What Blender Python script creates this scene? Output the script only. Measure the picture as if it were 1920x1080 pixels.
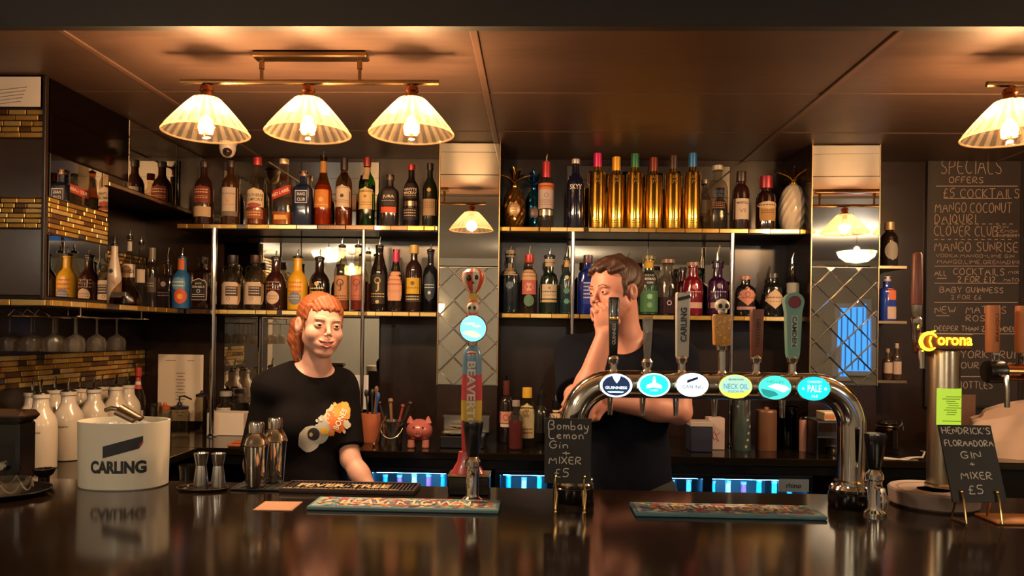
import bpy, bmesh, math, random
import numpy as np
from mathutils import Vector, Matrix
random.seed(7)
PI = math.pi
S = bpy.context.scene
for _o in list(bpy.data.objects): bpy.data.objects.remove(_o)
COL = S.collection

# ------------------------------------------------------------------ camera
F = 1400.0; CX = 960.0; CY = 540.0; HOR = 625.0; CAMZ = 1.5
YAW = 45/1400.0; ROLL = 0.0136
_r0 = Vector((math.cos(YAW), math.sin(YAW), 0)); _d = Vector((-math.sin(YAW), math.cos(YAW), 0)); _u0 = Vector((0, 0, 1))
_r = _r0*math.cos(ROLL) + _u0*math.sin(ROLL); _u = -_r0*math.sin(ROLL) + _u0*math.cos(ROLL)
cam_data = bpy.data.cameras.new('camera'); cam = bpy.data.objects.new('camera', cam_data); COL.objects.link(cam)
cam_data.sensor_width = 36; cam_data.lens = 36*F/1920; cam_data.shift_y = (HOR-CY)/1920; cam_data.clip_start = 0.02
m = Matrix.Identity(4)
for i in range(3):
    m[i][0] = _r[i]; m[i][1] = _u[i]; m[i][2] = -_d[i]
m[0][3], m[1][3], m[2][3] = 0, 0, CAMZ
cam.matrix_world = m
S.camera = cam
C0 = Vector((0, 0, CAMZ))
def ray(px, py): return _d + _r*((px-CX)/F) + _u*((HOR-py)/F)
def P(px, py, Y):            # point where the pixel's ray meets the plane y = Y
    r = ray(px, py); return C0 + r*(Y/r.y)
def PZ(px, py, Z):           # ... the horizontal plane z = Z
    r = ray(px, py); return C0 + r*((Z-CAMZ)/r.z)
def PXp(px, py, X):
    r = ray(px, py); return C0 + r*(X/r.x)
def XZ(px, Z, Y):            # x of a pixel column at height Z on plane Y
    a = (Z-CAMZ)/Y; py = HOR - a*F
    for _ in range(3):
        p = P(px, py, Y); py -= (Z-p.z)*F/Y
    return P(px, py, Y).x

# ------------------------------------------------------------------ world, exposure
w = bpy.data.worlds.new('world'); S.world = w; w.use_nodes = True
w.node_tree.nodes['Background'].inputs[0].default_value = (0.10, 0.12, 0.16, 1)
w.node_tree.nodes['Background'].inputs[1].default_value = 0.25
S.view_settings.view_transform = 'Standard'; S.view_settings.look = 'None'
S.view_settings.exposure = 0.12; S.view_settings.gamma = 1.0; S.view_settings.use_curve_mapping = False
S.cycles.use_denoising = True
S.cycles.max_bounces = 8; S.cycles.transparent_max_bounces = 24; S.cycles.glossy_bounces = 6
S.cycles.sample_clamp_indirect = 4.0; S.cycles.caustics_reflective = False; S.cycles.caustics_refractive = False
LAMP_W = 36.0            # power of one bulb above the bar
ROOM_W = 80.0           # power of one ceiling light in the room

# ------------------------------------------------------------------ materials
def lin(c):
    if isinstance(c, str):
        c = c.lstrip('#'); c = [int(c[i:i+2], 16)/255 for i in (0, 2, 4)]
        c = [x/12.92 if x <= .04045 else ((x+.055)/1.055)**2.4 for x in c]
    return (c[0], c[1], c[2], 1)
_M = {}
def mat(name, col='#808080', rough=.5, metal=0, emit=None, es=0, coat=0, noise=0, nscale=40, bump=0, bscale=80, spec=.5, sss=0, stretch=None, rotz=0):
    if name in _M: return _M[name]
    m = bpy.data.materials.new(name); m.use_nodes = True; nt = m.node_tree; b = nt.nodes['Principled BSDF']
    c = lin(col); b.inputs['Base Color'].default_value = c; b.inputs['Roughness'].default_value = rough
    b.inputs['Metallic'].default_value = metal; b.inputs['Coat Weight'].default_value = coat
    b.inputs['Specular IOR Level'].default_value = spec; b.inputs['Coat Roughness'].default_value = .06
    if sss:
        b.inputs['Subsurface Weight'].default_value = sss; b.inputs['Subsurface Radius'].default_value = (.02, .008, .004)
        b.inputs['Subsurface Scale'].default_value = .5
    if emit: b.inputs['Emission Color'].default_value = lin(emit); b.inputs['Emission Strength'].default_value = es
    tc = nt.nodes.new('ShaderNodeTexCoord')
    def tex(scale, detail=4):
        mp = nt.nodes.new('ShaderNodeMapping'); nt.links.new(tc.outputs['Object'], mp.inputs[0])
        mp.inputs['Rotation'].default_value = (0, 0, rotz)
        if stretch: mp.inputs['Scale'].default_value = stretch
        t = nt.nodes.new('ShaderNodeTexNoise'); t.inputs['Scale'].default_value = scale; t.inputs['Detail'].default_value = detail
        nt.links.new(mp.outputs[0], t.inputs['Vector']); return t
    if noise:
        t = tex(nscale); mx = nt.nodes.new('ShaderNodeMix'); mx.data_type = 'RGBA'
        mx.inputs[6].default_value = tuple(x*(1-noise) for x in c[:3])+(1,); mx.inputs[7].default_value = tuple(min(1, x*(1+noise)) for x in c[:3])+(1,)
        nt.links.new(t.outputs['Fac'], mx.inputs[0]); nt.links.new(mx.outputs[2], b.inputs['Base Color'])
    if bump:
        t = tex(bscale); bp = nt.nodes.new('ShaderNodeBump'); bp.inputs['Strength'].default_value = bump; bp.inputs['Distance'].default_value = .002
        nt.links.new(t.outputs['Fac'], bp.inputs['Height']); nt.links.new(bp.outputs[0], b.inputs['Normal'])
    _M[name] = m; return m
def glass(name, tint='#ffffff', rough=.02, ior=1.5, haze=0, hcol='#ffffff'):
    """thin clear or tinted glass: tinted see-through with a fresnel shine"""
    if name in _M: return _M[name]
    m = bpy.data.materials.new(name); m.use_nodes = True; nt = m.node_tree
    for n in list(nt.nodes): nt.nodes.remove(n)
    out = nt.nodes.new('ShaderNodeOutputMaterial'); mx = nt.nodes.new('ShaderNodeMixShader'); fr = nt.nodes.new('ShaderNodeFresnel')
    ge = nt.nodes.new('ShaderNodeNewGeometry'); mr_ = nt.nodes.new('ShaderNodeMapRange'); mr_.inputs[3].default_value = ior; mr_.inputs[4].default_value = 1/ior
    nt.links.new(ge.outputs['Backfacing'], mr_.inputs[0]); nt.links.new(mr_.outputs[0], fr.inputs[0]); tr = nt.nodes.new('ShaderNodeBsdfTransparent'); tr.inputs[0].default_value = lin(tint)
    gl = nt.nodes.new('ShaderNodeBsdfGlossy'); gl.inputs['Roughness'].default_value = rough
    nz = nt.nodes.new('ShaderNodeTexNoise'); nz.inputs['Scale'].default_value = 30; bp = nt.nodes.new('ShaderNodeBump'); bp.inputs['Strength'].default_value = .15
    bp.inputs['Distance'].default_value = .002; nt.links.new(nz.outputs['Fac'], bp.inputs['Height']); nt.links.new(bp.outputs[0], gl.inputs['Normal'])
    a = tr
    if haze:
        df = nt.nodes.new('ShaderNodeBsdfTranslucent'); df.inputs[0].default_value = lin(hcol); dd = nt.nodes.new('ShaderNodeBsdfDiffuse'); dd.inputs[0].default_value = lin(hcol)
        h1 = nt.nodes.new('ShaderNodeMixShader'); h1.inputs[0].default_value = .15; nt.links.new(df.outputs[0], h1.inputs[1]); nt.links.new(dd.outputs[0], h1.inputs[2])
        h2 = nt.nodes.new('ShaderNodeMixShader'); h2.inputs[0].default_value = haze; nt.links.new(tr.outputs[0], h2.inputs[1]); nt.links.new(h1.outputs[0], h2.inputs[2]); a = h2
    nt.links.new(fr.outputs[0], mx.inputs[0]); nt.links.new(a.outputs[0], mx.inputs[1]); nt.links.new(gl.outputs[0], mx.inputs[2]); nt.links.new(mx.outputs[0], out.inputs[0])
    _M[name] = m; return m
def emis(name, col, strength, noise=None):
    """a lit surface"""
    if name in _M: return _M[name]
    return mat(name, '#101010', .4, emit=col, es=strength)
BLACKG = lambda: mat('black_gloss', '#0b0908', .16, noise=.4, nscale=12)
CHROME = lambda: mat('chrome', '#d6d4d0', .09, 1)
STEEL = lambda: mat('brushed_steel', '#b9b4ac', .26, 1, bump=.05, bscale=300)
MIRROR = lambda: mat('mirror_silver', '#d9d8d4', .015, 1)
GOLD = lambda: mat('polished_gold', '#e2b048', .16, 1, bump=.05, bscale=60)
BLACKP = lambda: mat('black_plastic', '#0a0a0b', .35)
WHITEP = lambda: mat('white_print', '#e8e4da', .6)

# ------------------------------------------------------------------ mesh helpers
class MB:
    def __init__(s): s.v = []; s.f = []; s.m = []
    def add(s, vs, fs, mi=0):
        o = len(s.v); s.v += [tuple(v) for v in vs]; s.f += [tuple(i+o for i in f) for f in fs]; s.m += [mi]*len(fs); return s
    def box(s, c, d, mi=0, rot=None, taper=1.0):
        x, y, z = d[0]/2, d[1]/2, d[2]/2
        vs = [Vector((sx*x*(taper if sz > 0 else 1), sy*y*(taper if sz > 0 else 1), sz*z)) for sz in (-1, 1) for sy in (-1, 1) for sx in (-1, 1)]
        if rot is not None: vs = [rot @ v for v in vs]
        vs = [v+Vector(c) for v in vs]
        return s.add(vs, [(0, 2, 3, 1), (4, 5, 7, 6), (0, 1, 5, 4), (2, 6, 7, 3), (0, 4, 6, 2), (1, 3, 7, 5)], mi)
    def bbox(s, c, d, b=.004, mi=0, rot=None):
        """box with chamfered edges"""
        bm = bmesh.new(); bmesh.ops.create_cube(bm, size=1)
        for v in bm.verts: v.co = Vector((v.co.x*d[0], v.co.y*d[1], v.co.z*d[2]))
        bmesh.ops.bevel(bm, geom=list(bm.edges), offset=min(b, min(d)*.45), segments=1, affect='EDGES')
        vs = [v.co.copy() for v in bm.verts]; bm.verts.index_update(); fs = [[v.index for v in f.verts] for f in bm.faces]; bm.free()
        if rot is not None: vs = [rot @ v for v in vs]
        return s.add([v+Vector(c) for v in vs], fs, mi)
    def lathe(s, prof, seg=24, c=(0, 0, 0), ex=2.0, dep=1.0, rot=None, mi=0, phase=0.0):
        """profile [(r,z)] turned about z; ex>2 makes the section squarish; dep flattens y"""
        n = len(prof); vs = []
        for (r, z) in prof:
            for k in range(seg):
                a = 2*PI*k/seg+phase; ca, sa = math.cos(a), math.sin(a)
                q = (abs(ca)**ex+abs(sa)**ex)**(-1/ex)
                v = Vector((r*q*ca, r*q*sa*dep, z))
                if rot is not None: v = rot @ v
                vs.append(v+Vector(c))
        fs = []
        for i in range(n-1):
            if prof[i] == prof[i+1]: continue
            for k in range(seg):
                a, b = i*seg+k, i*seg+(k+1) % seg
                fs.append((a, b, b+seg, a+seg))
        if prof[0][0] > 1e-6: fs.append(tuple(reversed(range(seg))))
        if prof[-1][0] > 1e-6: fs.append(tuple((n-1)*seg+k for k in range(seg)))
        return s.add(vs, fs, mi)
    def tube(s, pts, r, seg=10, mi=0, cap=True):
        pts = [Vector(p) for p in pts]; n = len(pts)
        rs = r if isinstance(r, (list, tuple)) else [r]*n
        t0 = (pts[1]-pts[0]).normalized(); up = Vector((0, 0, 1)) if abs(t0.z) < .9 else Vector((0, 1, 0))
        x = t0.cross(up).normalized(); vs = []
        for i, p in enumerate(pts):
            t = (pts[min(i+1, n-1)]-pts[max(i-1, 0)]).normalized()
            x = (x-t*x.dot(t)).normalized(); y = t.cross(x)
            for k in range(seg):
                a = 2*PI*k/seg; vs.append(p+(x*math.cos(a)+y*math.sin(a))*rs[i])
        fs = [(i*seg+k, i*seg+(k+1) % seg, (i+1)*seg+(k+1) % seg, (i+1)*seg+k) for i in range(n-1) for k in range(seg)]
        if cap: fs += [tuple(reversed(range(seg))), tuple((n-1)*seg+k for k in range(seg))]
        return s.add(vs, fs, mi)
    def ball(s, c, r, seg=16, mi=0, rot=None):
        if not isinstance(r, (tuple, list)): r = (r, r, r)
        nz = max(6, seg//2); vs = []; prof = [(math.sin(PI*i/nz), -math.cos(PI*i/nz)) for i in range(nz+1)]
        for (a, z) in prof:
            for k in range(seg):
                v = Vector((a*math.cos(2*PI*k/seg)*r[0], a*math.sin(2*PI*k/seg)*r[1], z*r[2]))
                if rot is not None: v = rot @ v
                vs.append(v+Vector(c))
        return s.add(vs, [(i*seg+k, i*seg+(k+1) % seg, (i+1)*seg+(k+1) % seg, (i+1)*seg+k) for i in range(nz) for k in range(seg)], mi)
    def prism(s, poly, fn0, fn1, mi=0):
        """closed 2D polygon swept between two mappings (front fn0, back fn1)"""
        n = len(poly); vs = [fn0(*p) for p in poly]+[fn1(*p) for p in poly]
        fs = [tuple(range(n)), tuple(reversed(range(n, 2*n)))]+[(k, k+n, (k+1) % n+n, (k+1) % n) for k in range(n)]
        return s.add(vs, fs, mi)
    def build(s, name, mats, parent=None, loc=None, rot=None, smooth=27):
        me = bpy.data.meshes.new(name); me.from_pydata(s.v, [], s.f); me.update()
        if smooth:
            bm = bmesh.new(); bm.from_mesh(me); bmesh.ops.remove_doubles(bm, verts=bm.verts, dist=1e-6)
            bmesh.ops.recalc_face_normals(bm, faces=bm.faces); bm.to_mesh(me); bm.free()
            me.polygons.foreach_set('use_smooth', [True]*len(me.polygons)); me.set_sharp_from_angle(angle=math.radians(smooth))
        if not isinstance(mats, (list, tuple)): mats = [mats]
        for mm in mats: me.materials.append(mm)
        if len(mats) > 1 and len(me.polygons) == len(s.m): me.polygons.foreach_set('material_index', s.m)
        o = bpy.data.objects.new(name, me); COL.objects.link(o)
        if parent is not None: o.parent = parent
        if loc is not None: o.location = loc
        if rot is not None: o.rotation_euler = rot
        return o
def tag(o, label=None, cat=None, group=None, kind=None):
    if label: o['label'] = label
    if cat: o['category'] = cat
    if group: o['group'] = group
    if kind: o['kind'] = kind
    return o
def thing(name, label, cat, loc=(0, 0, 0), rz=0, group=None):
    o = bpy.data.objects.new(name, None); COL.objects.link(o); o.location = loc; o.rotation_euler = (0, 0, rz); o.empty_display_size = .05
    return tag(o, label, cat, group)
def struct(o): o['kind'] = 'structure'; return o
def sbox(name, lo, hi, mt, parent=None, b=0):
    c = [(a+b_)/2 for a, b_ in zip(lo, hi)]; d = [abs(b_-a) for a, b_ in zip(lo, hi)]
    mb = MB(); (mb.bbox(c, d, b) if b else mb.box(c, d)); return mb.build(name, mt, parent)
def link_copy(o, parent, loc):
    c = o.copy(); COL.objects.link(c); c.parent = parent; c.location = loc; return c

# ------------------------------------------------------------------ lettering
_T = {}
def text2d(s, off=0.0, shear=0.0):
    """outline text as a flat mesh, cap height 1, centred"""
    k = (s, off, shear)
    if k in _T: return _T[k]
    cu = bpy.data.curves.new('t', 'FONT'); cu.body = s; cu.size = 1; cu.offset = off; cu.shear = shear; cu.resolution_u = 3; cu.align_x = 'CENTER'; cu.fill_mode = 'FRONT'
    o = bpy.data.objects.new('t', cu); COL.objects.link(o); bpy.context.view_layer.update()
    me = bpy.data.meshes.new_from_object(o.evaluated_get(bpy.context.evaluated_depsgraph_get()))
    bm = bmesh.new(); bm.from_mesh(me); bmesh.ops.triangulate(bm, faces=bm.faces); bmesh.ops.remove_doubles(bm, verts=bm.verts, dist=1e-5)
    bm.verts.index_update(); vs = [(v.co.x, v.co.y) for v in bm.verts]; fs = [tuple(v.index for v in f.verts) for f in bm.faces]; bm.free()
    bpy.data.objects.remove(o); bpy.data.curves.remove(cu); bpy.data.meshes.remove(me)
    if vs:
        x0 = min(v[0] for v in vs); x1 = max(v[0] for v in vs); y0 = min(v[1] for v in vs); y1 = max(v[1] for v in vs); h = max(y1-y0, 1e-6)
        vs = [((v[0]-(x0+x1)/2)/h, (v[1]-(y0+y1)/2)/h) for v in vs]
        _T[k] = (vs, fs, (x1-x0)/h)
    else: _T[k] = (vs, fs, 1)
    return _T[k]
def put_text(mb, s, fn, h, w=None, c=(0, 0), off=0.012, mi=0, vert=0, shear=0.0):
    """write s with cap height h (and width w if given), centre c, mapped through fn(u,v); vert=1 reads downward, -1 upward"""
    vs, fs, asp = text2d(s, off, shear); kx = h if w is None else w/asp
    out = []
    for (x, y) in vs:
        a, b = x*kx, y*h
        if vert == 1: a, b = b, -a
        elif vert == -1: a, b = -b, a
        out.append(fn(a+c[0], b+c[1]))
    return mb.add(out, fs, mi)
_G = {'A': '0,0 .35,1 .7,0|.14,.4 .56,.4', 'B': '0,0 0,1 .4,1 .55,.85 .5,.6 .1,.54 .5,.5 .62,.25 .45,.02 0,0', 'C': '.6,.85 .4,1 .15,.9 0,.5 .12,.12 .38,0 .6,.12',
 'D': '0,0 0,1 .35,.95 .62,.55 .4,.08 0,0', 'E': '.5,1 0,1 0,0 .52,0|0,.52 .42,.52', 'F': '.5,1 0,1 0,0|0,.52 .42,.52', 'G': '.6,.85 .35,1 .1,.85 0,.45 .15,.05 .45,0 .6,.2 .6,.45 .38,.45',
 'H': '0,0 0,1|.55,0 .55,1|0,.5 .55,.5', 'I': '.12,0 .12,1', 'J': '.4,1 .4,.2 .25,0 .05,.12', 'K': '0,0 0,1|.5,1 0,.45 .55,0', 'L': '0,1 0,0 .48,0', 'M': '0,0 .08,1 .38,.35 .68,1 .76,0',
 'N': '0,0 0,1 .55,0 .55,1', 'O': '.32,1 .08,.8 0,.45 .12,.08 .36,0 .6,.2 .65,.6 .5,.93 .32,1', 'P': '0,0 0,1 .42,1 .56,.78 .42,.5 0,.48', 'Q': '.32,1 .05,.75 .05,.25 .32,0 .6,.25 .6,.75 .32,1|.4,.25 .68,-.08',
 'R': '0,0 0,1 .42,1 .55,.77 .4,.52 0,.48 .58,0', 'S': '.55,.88 .3,1 .06,.85 .1,.6 .48,.42 .52,.15 .28,0 .02,.12', 'T': '0,1 .62,1|.3,1 .3,0', 'U': '0,1 .02,.25 .25,0 .5,.2 .54,1', 'V': '0,1 .3,0 .6,1',
 'W': '0,1 .18,0 .4,.65 .6,0 .8,1', 'X': '0,0 .55,1|0,1 .55,0', 'Y': '0,1 .3,.5 .58,1|.3,.5 .28,0', 'Z': '0,1 .55,1 0,0 .58,0', '5': '.5,1 .08,1 .05,.58 .35,.62 .52,.35 .35,.03 0,.08',
 '2': '.02,.8 .25,1 .5,.8 .4,.5 0,0 .55,.02', '1': '.08,.8 .22,1 .22,0', '6': '.45,1 .1,.6 .02,.2 .25,0 .48,.2 .35,.45 .05,.3', '£': '.5,.85 .35,1 .18,.85 .2,.3 0,0 .55,.03|.02,.48 .4,.48', '+': '.05,.5 .6,.5|.32,.22 .32,.78',
 '-': '.05,.5 .4,.5', '.': '.05,0 .1,.05', ',': '.1,.08 .02,-.15', "'": '.1,1 .06,.8', ':': '.05,.1 .1,.15|.05,.6 .1,.65', 'a': '.42,.5 .2,.55 .02,.3 .12,.03 .34,.1 .42,.5 .44,0', 'b': '.02,1 .03,0|.03,.3 .25,.5 .45,.3 .35,.02 .03,.05',
 'e': '.05,.28 .42,.32 .3,.52 .1,.45 .03,.2 .18,0 .44,.08', 'i': '.08,.5 .08,0|.1,.75 .12,.8', 'm': '.02,.5 .04,0|.04,.35 .2,.5 .28,.35 .28,0|.28,.35 .45,.5 .55,.35 .55,0', 'n': '.02,.5 .04,0|.04,.32 .22,.52 .38,.35 .4,0',
 'o': '.22,.52 .03,.35 .08,.05 .28,0 .44,.2 .38,.45 .22,.52', 'y': '.02,.5 .1,.15 .3,.12|.42,.52 .36,-.2 .15,-.4 .02,-.28', 'f': '.4,.95 .2,.9 .16,0|.02,.5 .34,.5', 'r': '.03,.5 .05,0|.05,.3 .2,.5 .36,.45'}
def chalk(mb, s, fn, x, y, h, w=None, t=.0022, jit=.03, mi=0):
    """hand-chalked strokes, left end x, base line y, in the mapping's own units"""
    rn = random.Random(s); pen = 0; strokes = []
    for ch in s:
        if ch == ' ': pen += .42; continue
        g = _G.get(ch) or _G.get(ch.upper())
        if not g: pen += .4; continue
        mxx = 0; up = rn.uniform(-jit, jit)
        for pl in g.split('|'):
            pts = [tuple(float(q) for q in p.split(',')) for p in pl.split()]
            mxx = max([mxx]+[p[0] for p in pts])
            strokes.append([(pen+p[0]+rn.uniform(-jit, jit)*.6, p[1]+up+rn.uniform(-jit, jit)) for p in pts])
        pen += mxx+.2
    k = h if w is None else w/max(pen-.2, .1)
    for st in strokes: stroke(mb, [(x+p[0]*k, y+p[1]*h) for p in st], fn, t, mi)
def stroke(mb, pts, fn, t, mi=0):
    # smooth the polyline a little then lay a flat ribbon
    if len(pts) > 2:
        q = [pts[0]]
        for i in range(len(pts)-1):
            a, b = pts[i], pts[i+1]; q += [(a[0]*.72+b[0]*.28, a[1]*.72+b[1]*.28), (a[0]*.28+b[0]*.72, a[1]*.28+b[1]*.72)]
        pts = q+[pts[-1]]
    n = len(pts); vs = []
    for i in range(n):
        a, b = pts[max(i-1, 0)], pts[min(i+1, n-1)]; dx, dy = b[0]-a[0], b[1]-a[1]; l = math.hypot(dx, dy) or 1
        nx, ny = -dy/l*t/2, dx/l*t/2; vs += [fn(pts[i][0]+nx, pts[i][1]+ny), fn(pts[i][0]-nx, pts[i][1]-ny)]
    mb.add(vs, [(2*i, 2*i+1, 2*i+3, 2*i+2) for i in range(n-1)], mi)
# ------------------------------------------------------------------ the room
ZT, ZM, ZK, ZB = 1.980, 1.592, 1.017, 1.085      # top shelf, middle shelf, back counter, bar top
YW, YS, YP, YK, YB = 3.62, 3.35, 3.30, 3.00, 2.01  # back wall, shelf fronts, mirror pillars, counter front, bar's back edge
ZC = 2.345                                         # soffit over the bar
XL, XLU = -1.93, -1.65                             # left wall, face of the hung mirror unit
mwall = mat('wall_lacquer_haze_tint', '#231712', .24, noise=.35, nscale=6)  # black wall; the warm lens haze is put into its colour as brown
mroom = mat('wall_room_paint', '#b0a898', .7, noise=.12, nscale=3)
mceil = mat('soffit_brown_board', '#42322a', .42, noise=.35, nscale=5, stretch=(1, 12, 1), bump=.1, bscale=30)
mjoint = mat('board_joint', '#120b08', .7)
struct(sbox('floor', (-4, -3.6, -.1), (4.6, 3.7, 0), mat('floor_dark_tile', '#2c2824', .35, noise=.2, nscale=8)))
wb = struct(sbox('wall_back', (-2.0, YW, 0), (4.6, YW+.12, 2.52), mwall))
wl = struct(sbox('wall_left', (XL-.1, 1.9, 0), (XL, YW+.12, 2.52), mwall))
struct(sbox('wall_left_return', (-4.1, 1.8, 0), (XL, 1.9, 2.52), mroom))
struct(sbox('wall_left_room', (-4.1, -3.6, 0), (-4, 1.9, 2.52), mroom))
struct(sbox('wall_right', (4.5, -3.6, 0), (4.6, YW+.12, 2.52), mroom))
wf = struct(sbox('wall_front', (-4.1, -3.7, 0), (4.6, -3.6, 2.52), mroom))
struct(sbox('ceiling', (-4.1, -3.7, 2.52), (4.6, YW+.12, 2.6), mat('ceiling_room', '#b3a48f', .7, noise=.1, nscale=3)))
# lowered soffit over the bar, one board at a time, dark joints between
sof = struct(sbox('ceiling_soffit', (-4, 2.06, ZC+.012), (4.5, YW, 2.52), mat('soffit_black', '#0d0a09', .5)))
seams = [-4.0, -2.54, -1.36, -.186, .99, 2.17, 3.35, 4.5]
for i in range(len(seams)-1):
    for (y0, y1) in ((2.06, 2.62), (2.62, 3.12), (3.12, YW)):
        d = random.uniform(-.0012, .0012)
        mb = MB(); mb.bbox(((seams[i]+seams[i+1])/2, (y0+y1)/2, ZC+.006+d), (seams[i+1]-seams[i]-.006, y1-y0-.006, .012), .003)
        mb.build('ceiling_board', mceil, sof)
for x in seams[1:-1]:
    mb = MB(); mb.bbox((x, (2.06+YW)/2, ZC-.002), (.022, YW-2.07, .006), .002); mb.build('ceiling_batten', mat('batten_brown', '#503c32', .4, noise=.2, nscale=8), sof)
# black fascia at the soffit's room edge
struct(sbox('trim_1', (-4, 2.03, ZC-.01), (4.5, 2.06, 2.52), mat('fascia_black', '#060505', .6)))

# ---------------------------------------------------------------- mirror panels on the back wall
def mirror_panel(name, x0, x1, z0, z1, y, label, n=1):
    t = thing(name, label, 'mirror', ((x0+x1)/2, y, z0))
    w = x1-x0
    sbox('backing', (-w/2, .004, 0), (w/2, .008, z1-z0), BLACKP(), t)
    for k in range(n):
        a, b = -w/2+w*k/n, -w/2+w*(k+1)/n
        mb = MB(); mb.bbox(((a+b)/2, .001, (z1-z0)/2), (b-a-.003, .005, z1-z0-.003), .0015); mb.build('mirror_pane', MIRROR(), t)
    return t
mirror_panel('wall_mirror', P(421, 350, YW).x, P(712, 350, YW).x, ZT+.003, 2.325, YW-.01, 'wide wall mirror behind the whisky bottles on the upper shelf', 2)
mirror_panel('wall_mirror', P(421, 500, YW).x, P(712, 500, YW).x, ZM+.003, ZT-.026, YW-.01, 'wall mirror behind the rum bottles on the middle shelf', 2)
mirror_panel('wall_mirror', P(421, 700, YW).x, P(712, 700, YW).x, ZK+.003, ZM-.026, YW-.01, 'low wall mirror above the back counter behind the red-haired person', 2)
mirror_panel('wall_mirror', P(1062, 350, YW).x, P(1368, 350, YW).x, ZT+.003, 2.315, YW-.01, 'wall mirror behind the gold vodka bottles', 2)
mirror_panel('wall_mirror', P(1062, 500, YW).x, P(1368, 500, YW).x, ZM+.003, ZT-.026, YW-.01, 'wall mirror behind the gin bottles on the middle shelf', 2)

# ---------------------------------------------------------------- mirrored pillars between the shelf bays
def pillar(n, px0, px1, lab, yaw=0.0):
    x0, x1 = P(px0, 500, YP).x, P(px1, 500, YP).x; w = x1-x0; cx = (x0+x1)/2
    t = thing('mirrored_pillar', lab, 'pillar', (cx, YP, ZK+.0005))
    H = ZC-ZK-.002
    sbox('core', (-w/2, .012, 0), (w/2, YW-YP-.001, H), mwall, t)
    zs = P(px0, 500, YP).z-ZK; zl = P(px0, 722, YP).z-ZK
    mu = MB(); mu.bbox((0, .006, (zs+H)/2), (w-.002, .010, H-zs-.003), .003); mu.build('mirror_pane', MIRROR(), t, rot=(0, 0, yaw))
    # lower pane: small bevelled diamond tiles, each set a hair differently
    sbox('tile_backing', (-w/2, .008, zl), (w/2, .0125, zs), mat('mirror_tile_grout', '#8a8378', .3, .8), t)
    s = .125; rn = random.Random(n)
    def clip(poly):
        for ax, lim, sg in ((0, -w/2+.002, 1), (0, w/2-.002, -1), (1, zl+.002, 1), (1, zs-.002, -1)):
            out = []
            for i in range(len(poly)):
                a, b = poly[i], poly[(i+1) % len(poly)]; da, db = sg*(a[ax]-lim), sg*(b[ax]-lim)
                if da >= 0: out.append(a)
                if da*db < 0:
                    q = da/(da-db); out.append((a[0]+(b[0]-a[0])*q, a[1]+(b[1]-a[1])*q))
            poly = out
            if not poly: return []
        return poly
    for i in range(-2, 3):
        for j in range(0, int((zs-zl)/(s/2))+2):
            cxx = i*s+(s/2 if j % 2 else 0); cz = zl+j*s/2; g = s/2-.0012
            po = clip([(cxx-g, cz), (cxx, cz-g), (cxx+g, cz), (cxx, cz+g)])
            if len(po) < 3: continue
            ar = abs(sum(po[k][0]*po[(k+1) % len(po)][1]-po[(k+1) % len(po)][0]*po[k][1] for k in range(len(po))))/2
            if ar < 2e-4: continue
            mx = sum(p[0] for p in po)/len(po); mz = sum(p[1] for p in po)/len(po); tx, tz = rn.uniform(-.005, .005), rn.uniform(-.005, .005)
            mb = MB(); fr = lambda x, z: (x, .0035+(x-mx)*(tx+yaw)+(z-mz)*tz, z)
            inn = [(mx+(p[0]-mx)*.93, mz+(p[1]-mz)*.93) for p in po]; k = len(po)
            mb.add([fr(*p) for p in inn]+[(p[0], .0062, p[1]) for p in po]+[(p[0], .009, p[1]) for p in po],
                   [tuple(range(k))]+[(q, (q+1) % k, (q+1) % k+k, q+k) for q in range(k)]+[(q+k, (q+1) % k+k, (q+1) % k+2*k, q+2*k) for q in range(k)])
            mb.build('diamond_tile', MIRROR(), t, smooth=0)
    for s_ in (-1, 1): sbox('edge_trim', (s_*w/2-.002, .0, zl), (s_*w/2+.002, .012, H), mat('trim_bronze', '#a58a66', .3, 1), t)
    return t
pillar(1, 822, 935, 'mirrored pillar with diamond tiles between the whisky shelves and the pineapple bottles', .0)
pillar(2, 1521, 1648, 'mirrored pillar with diamond tiles beside the white pineapple bottle', -.034)

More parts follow.
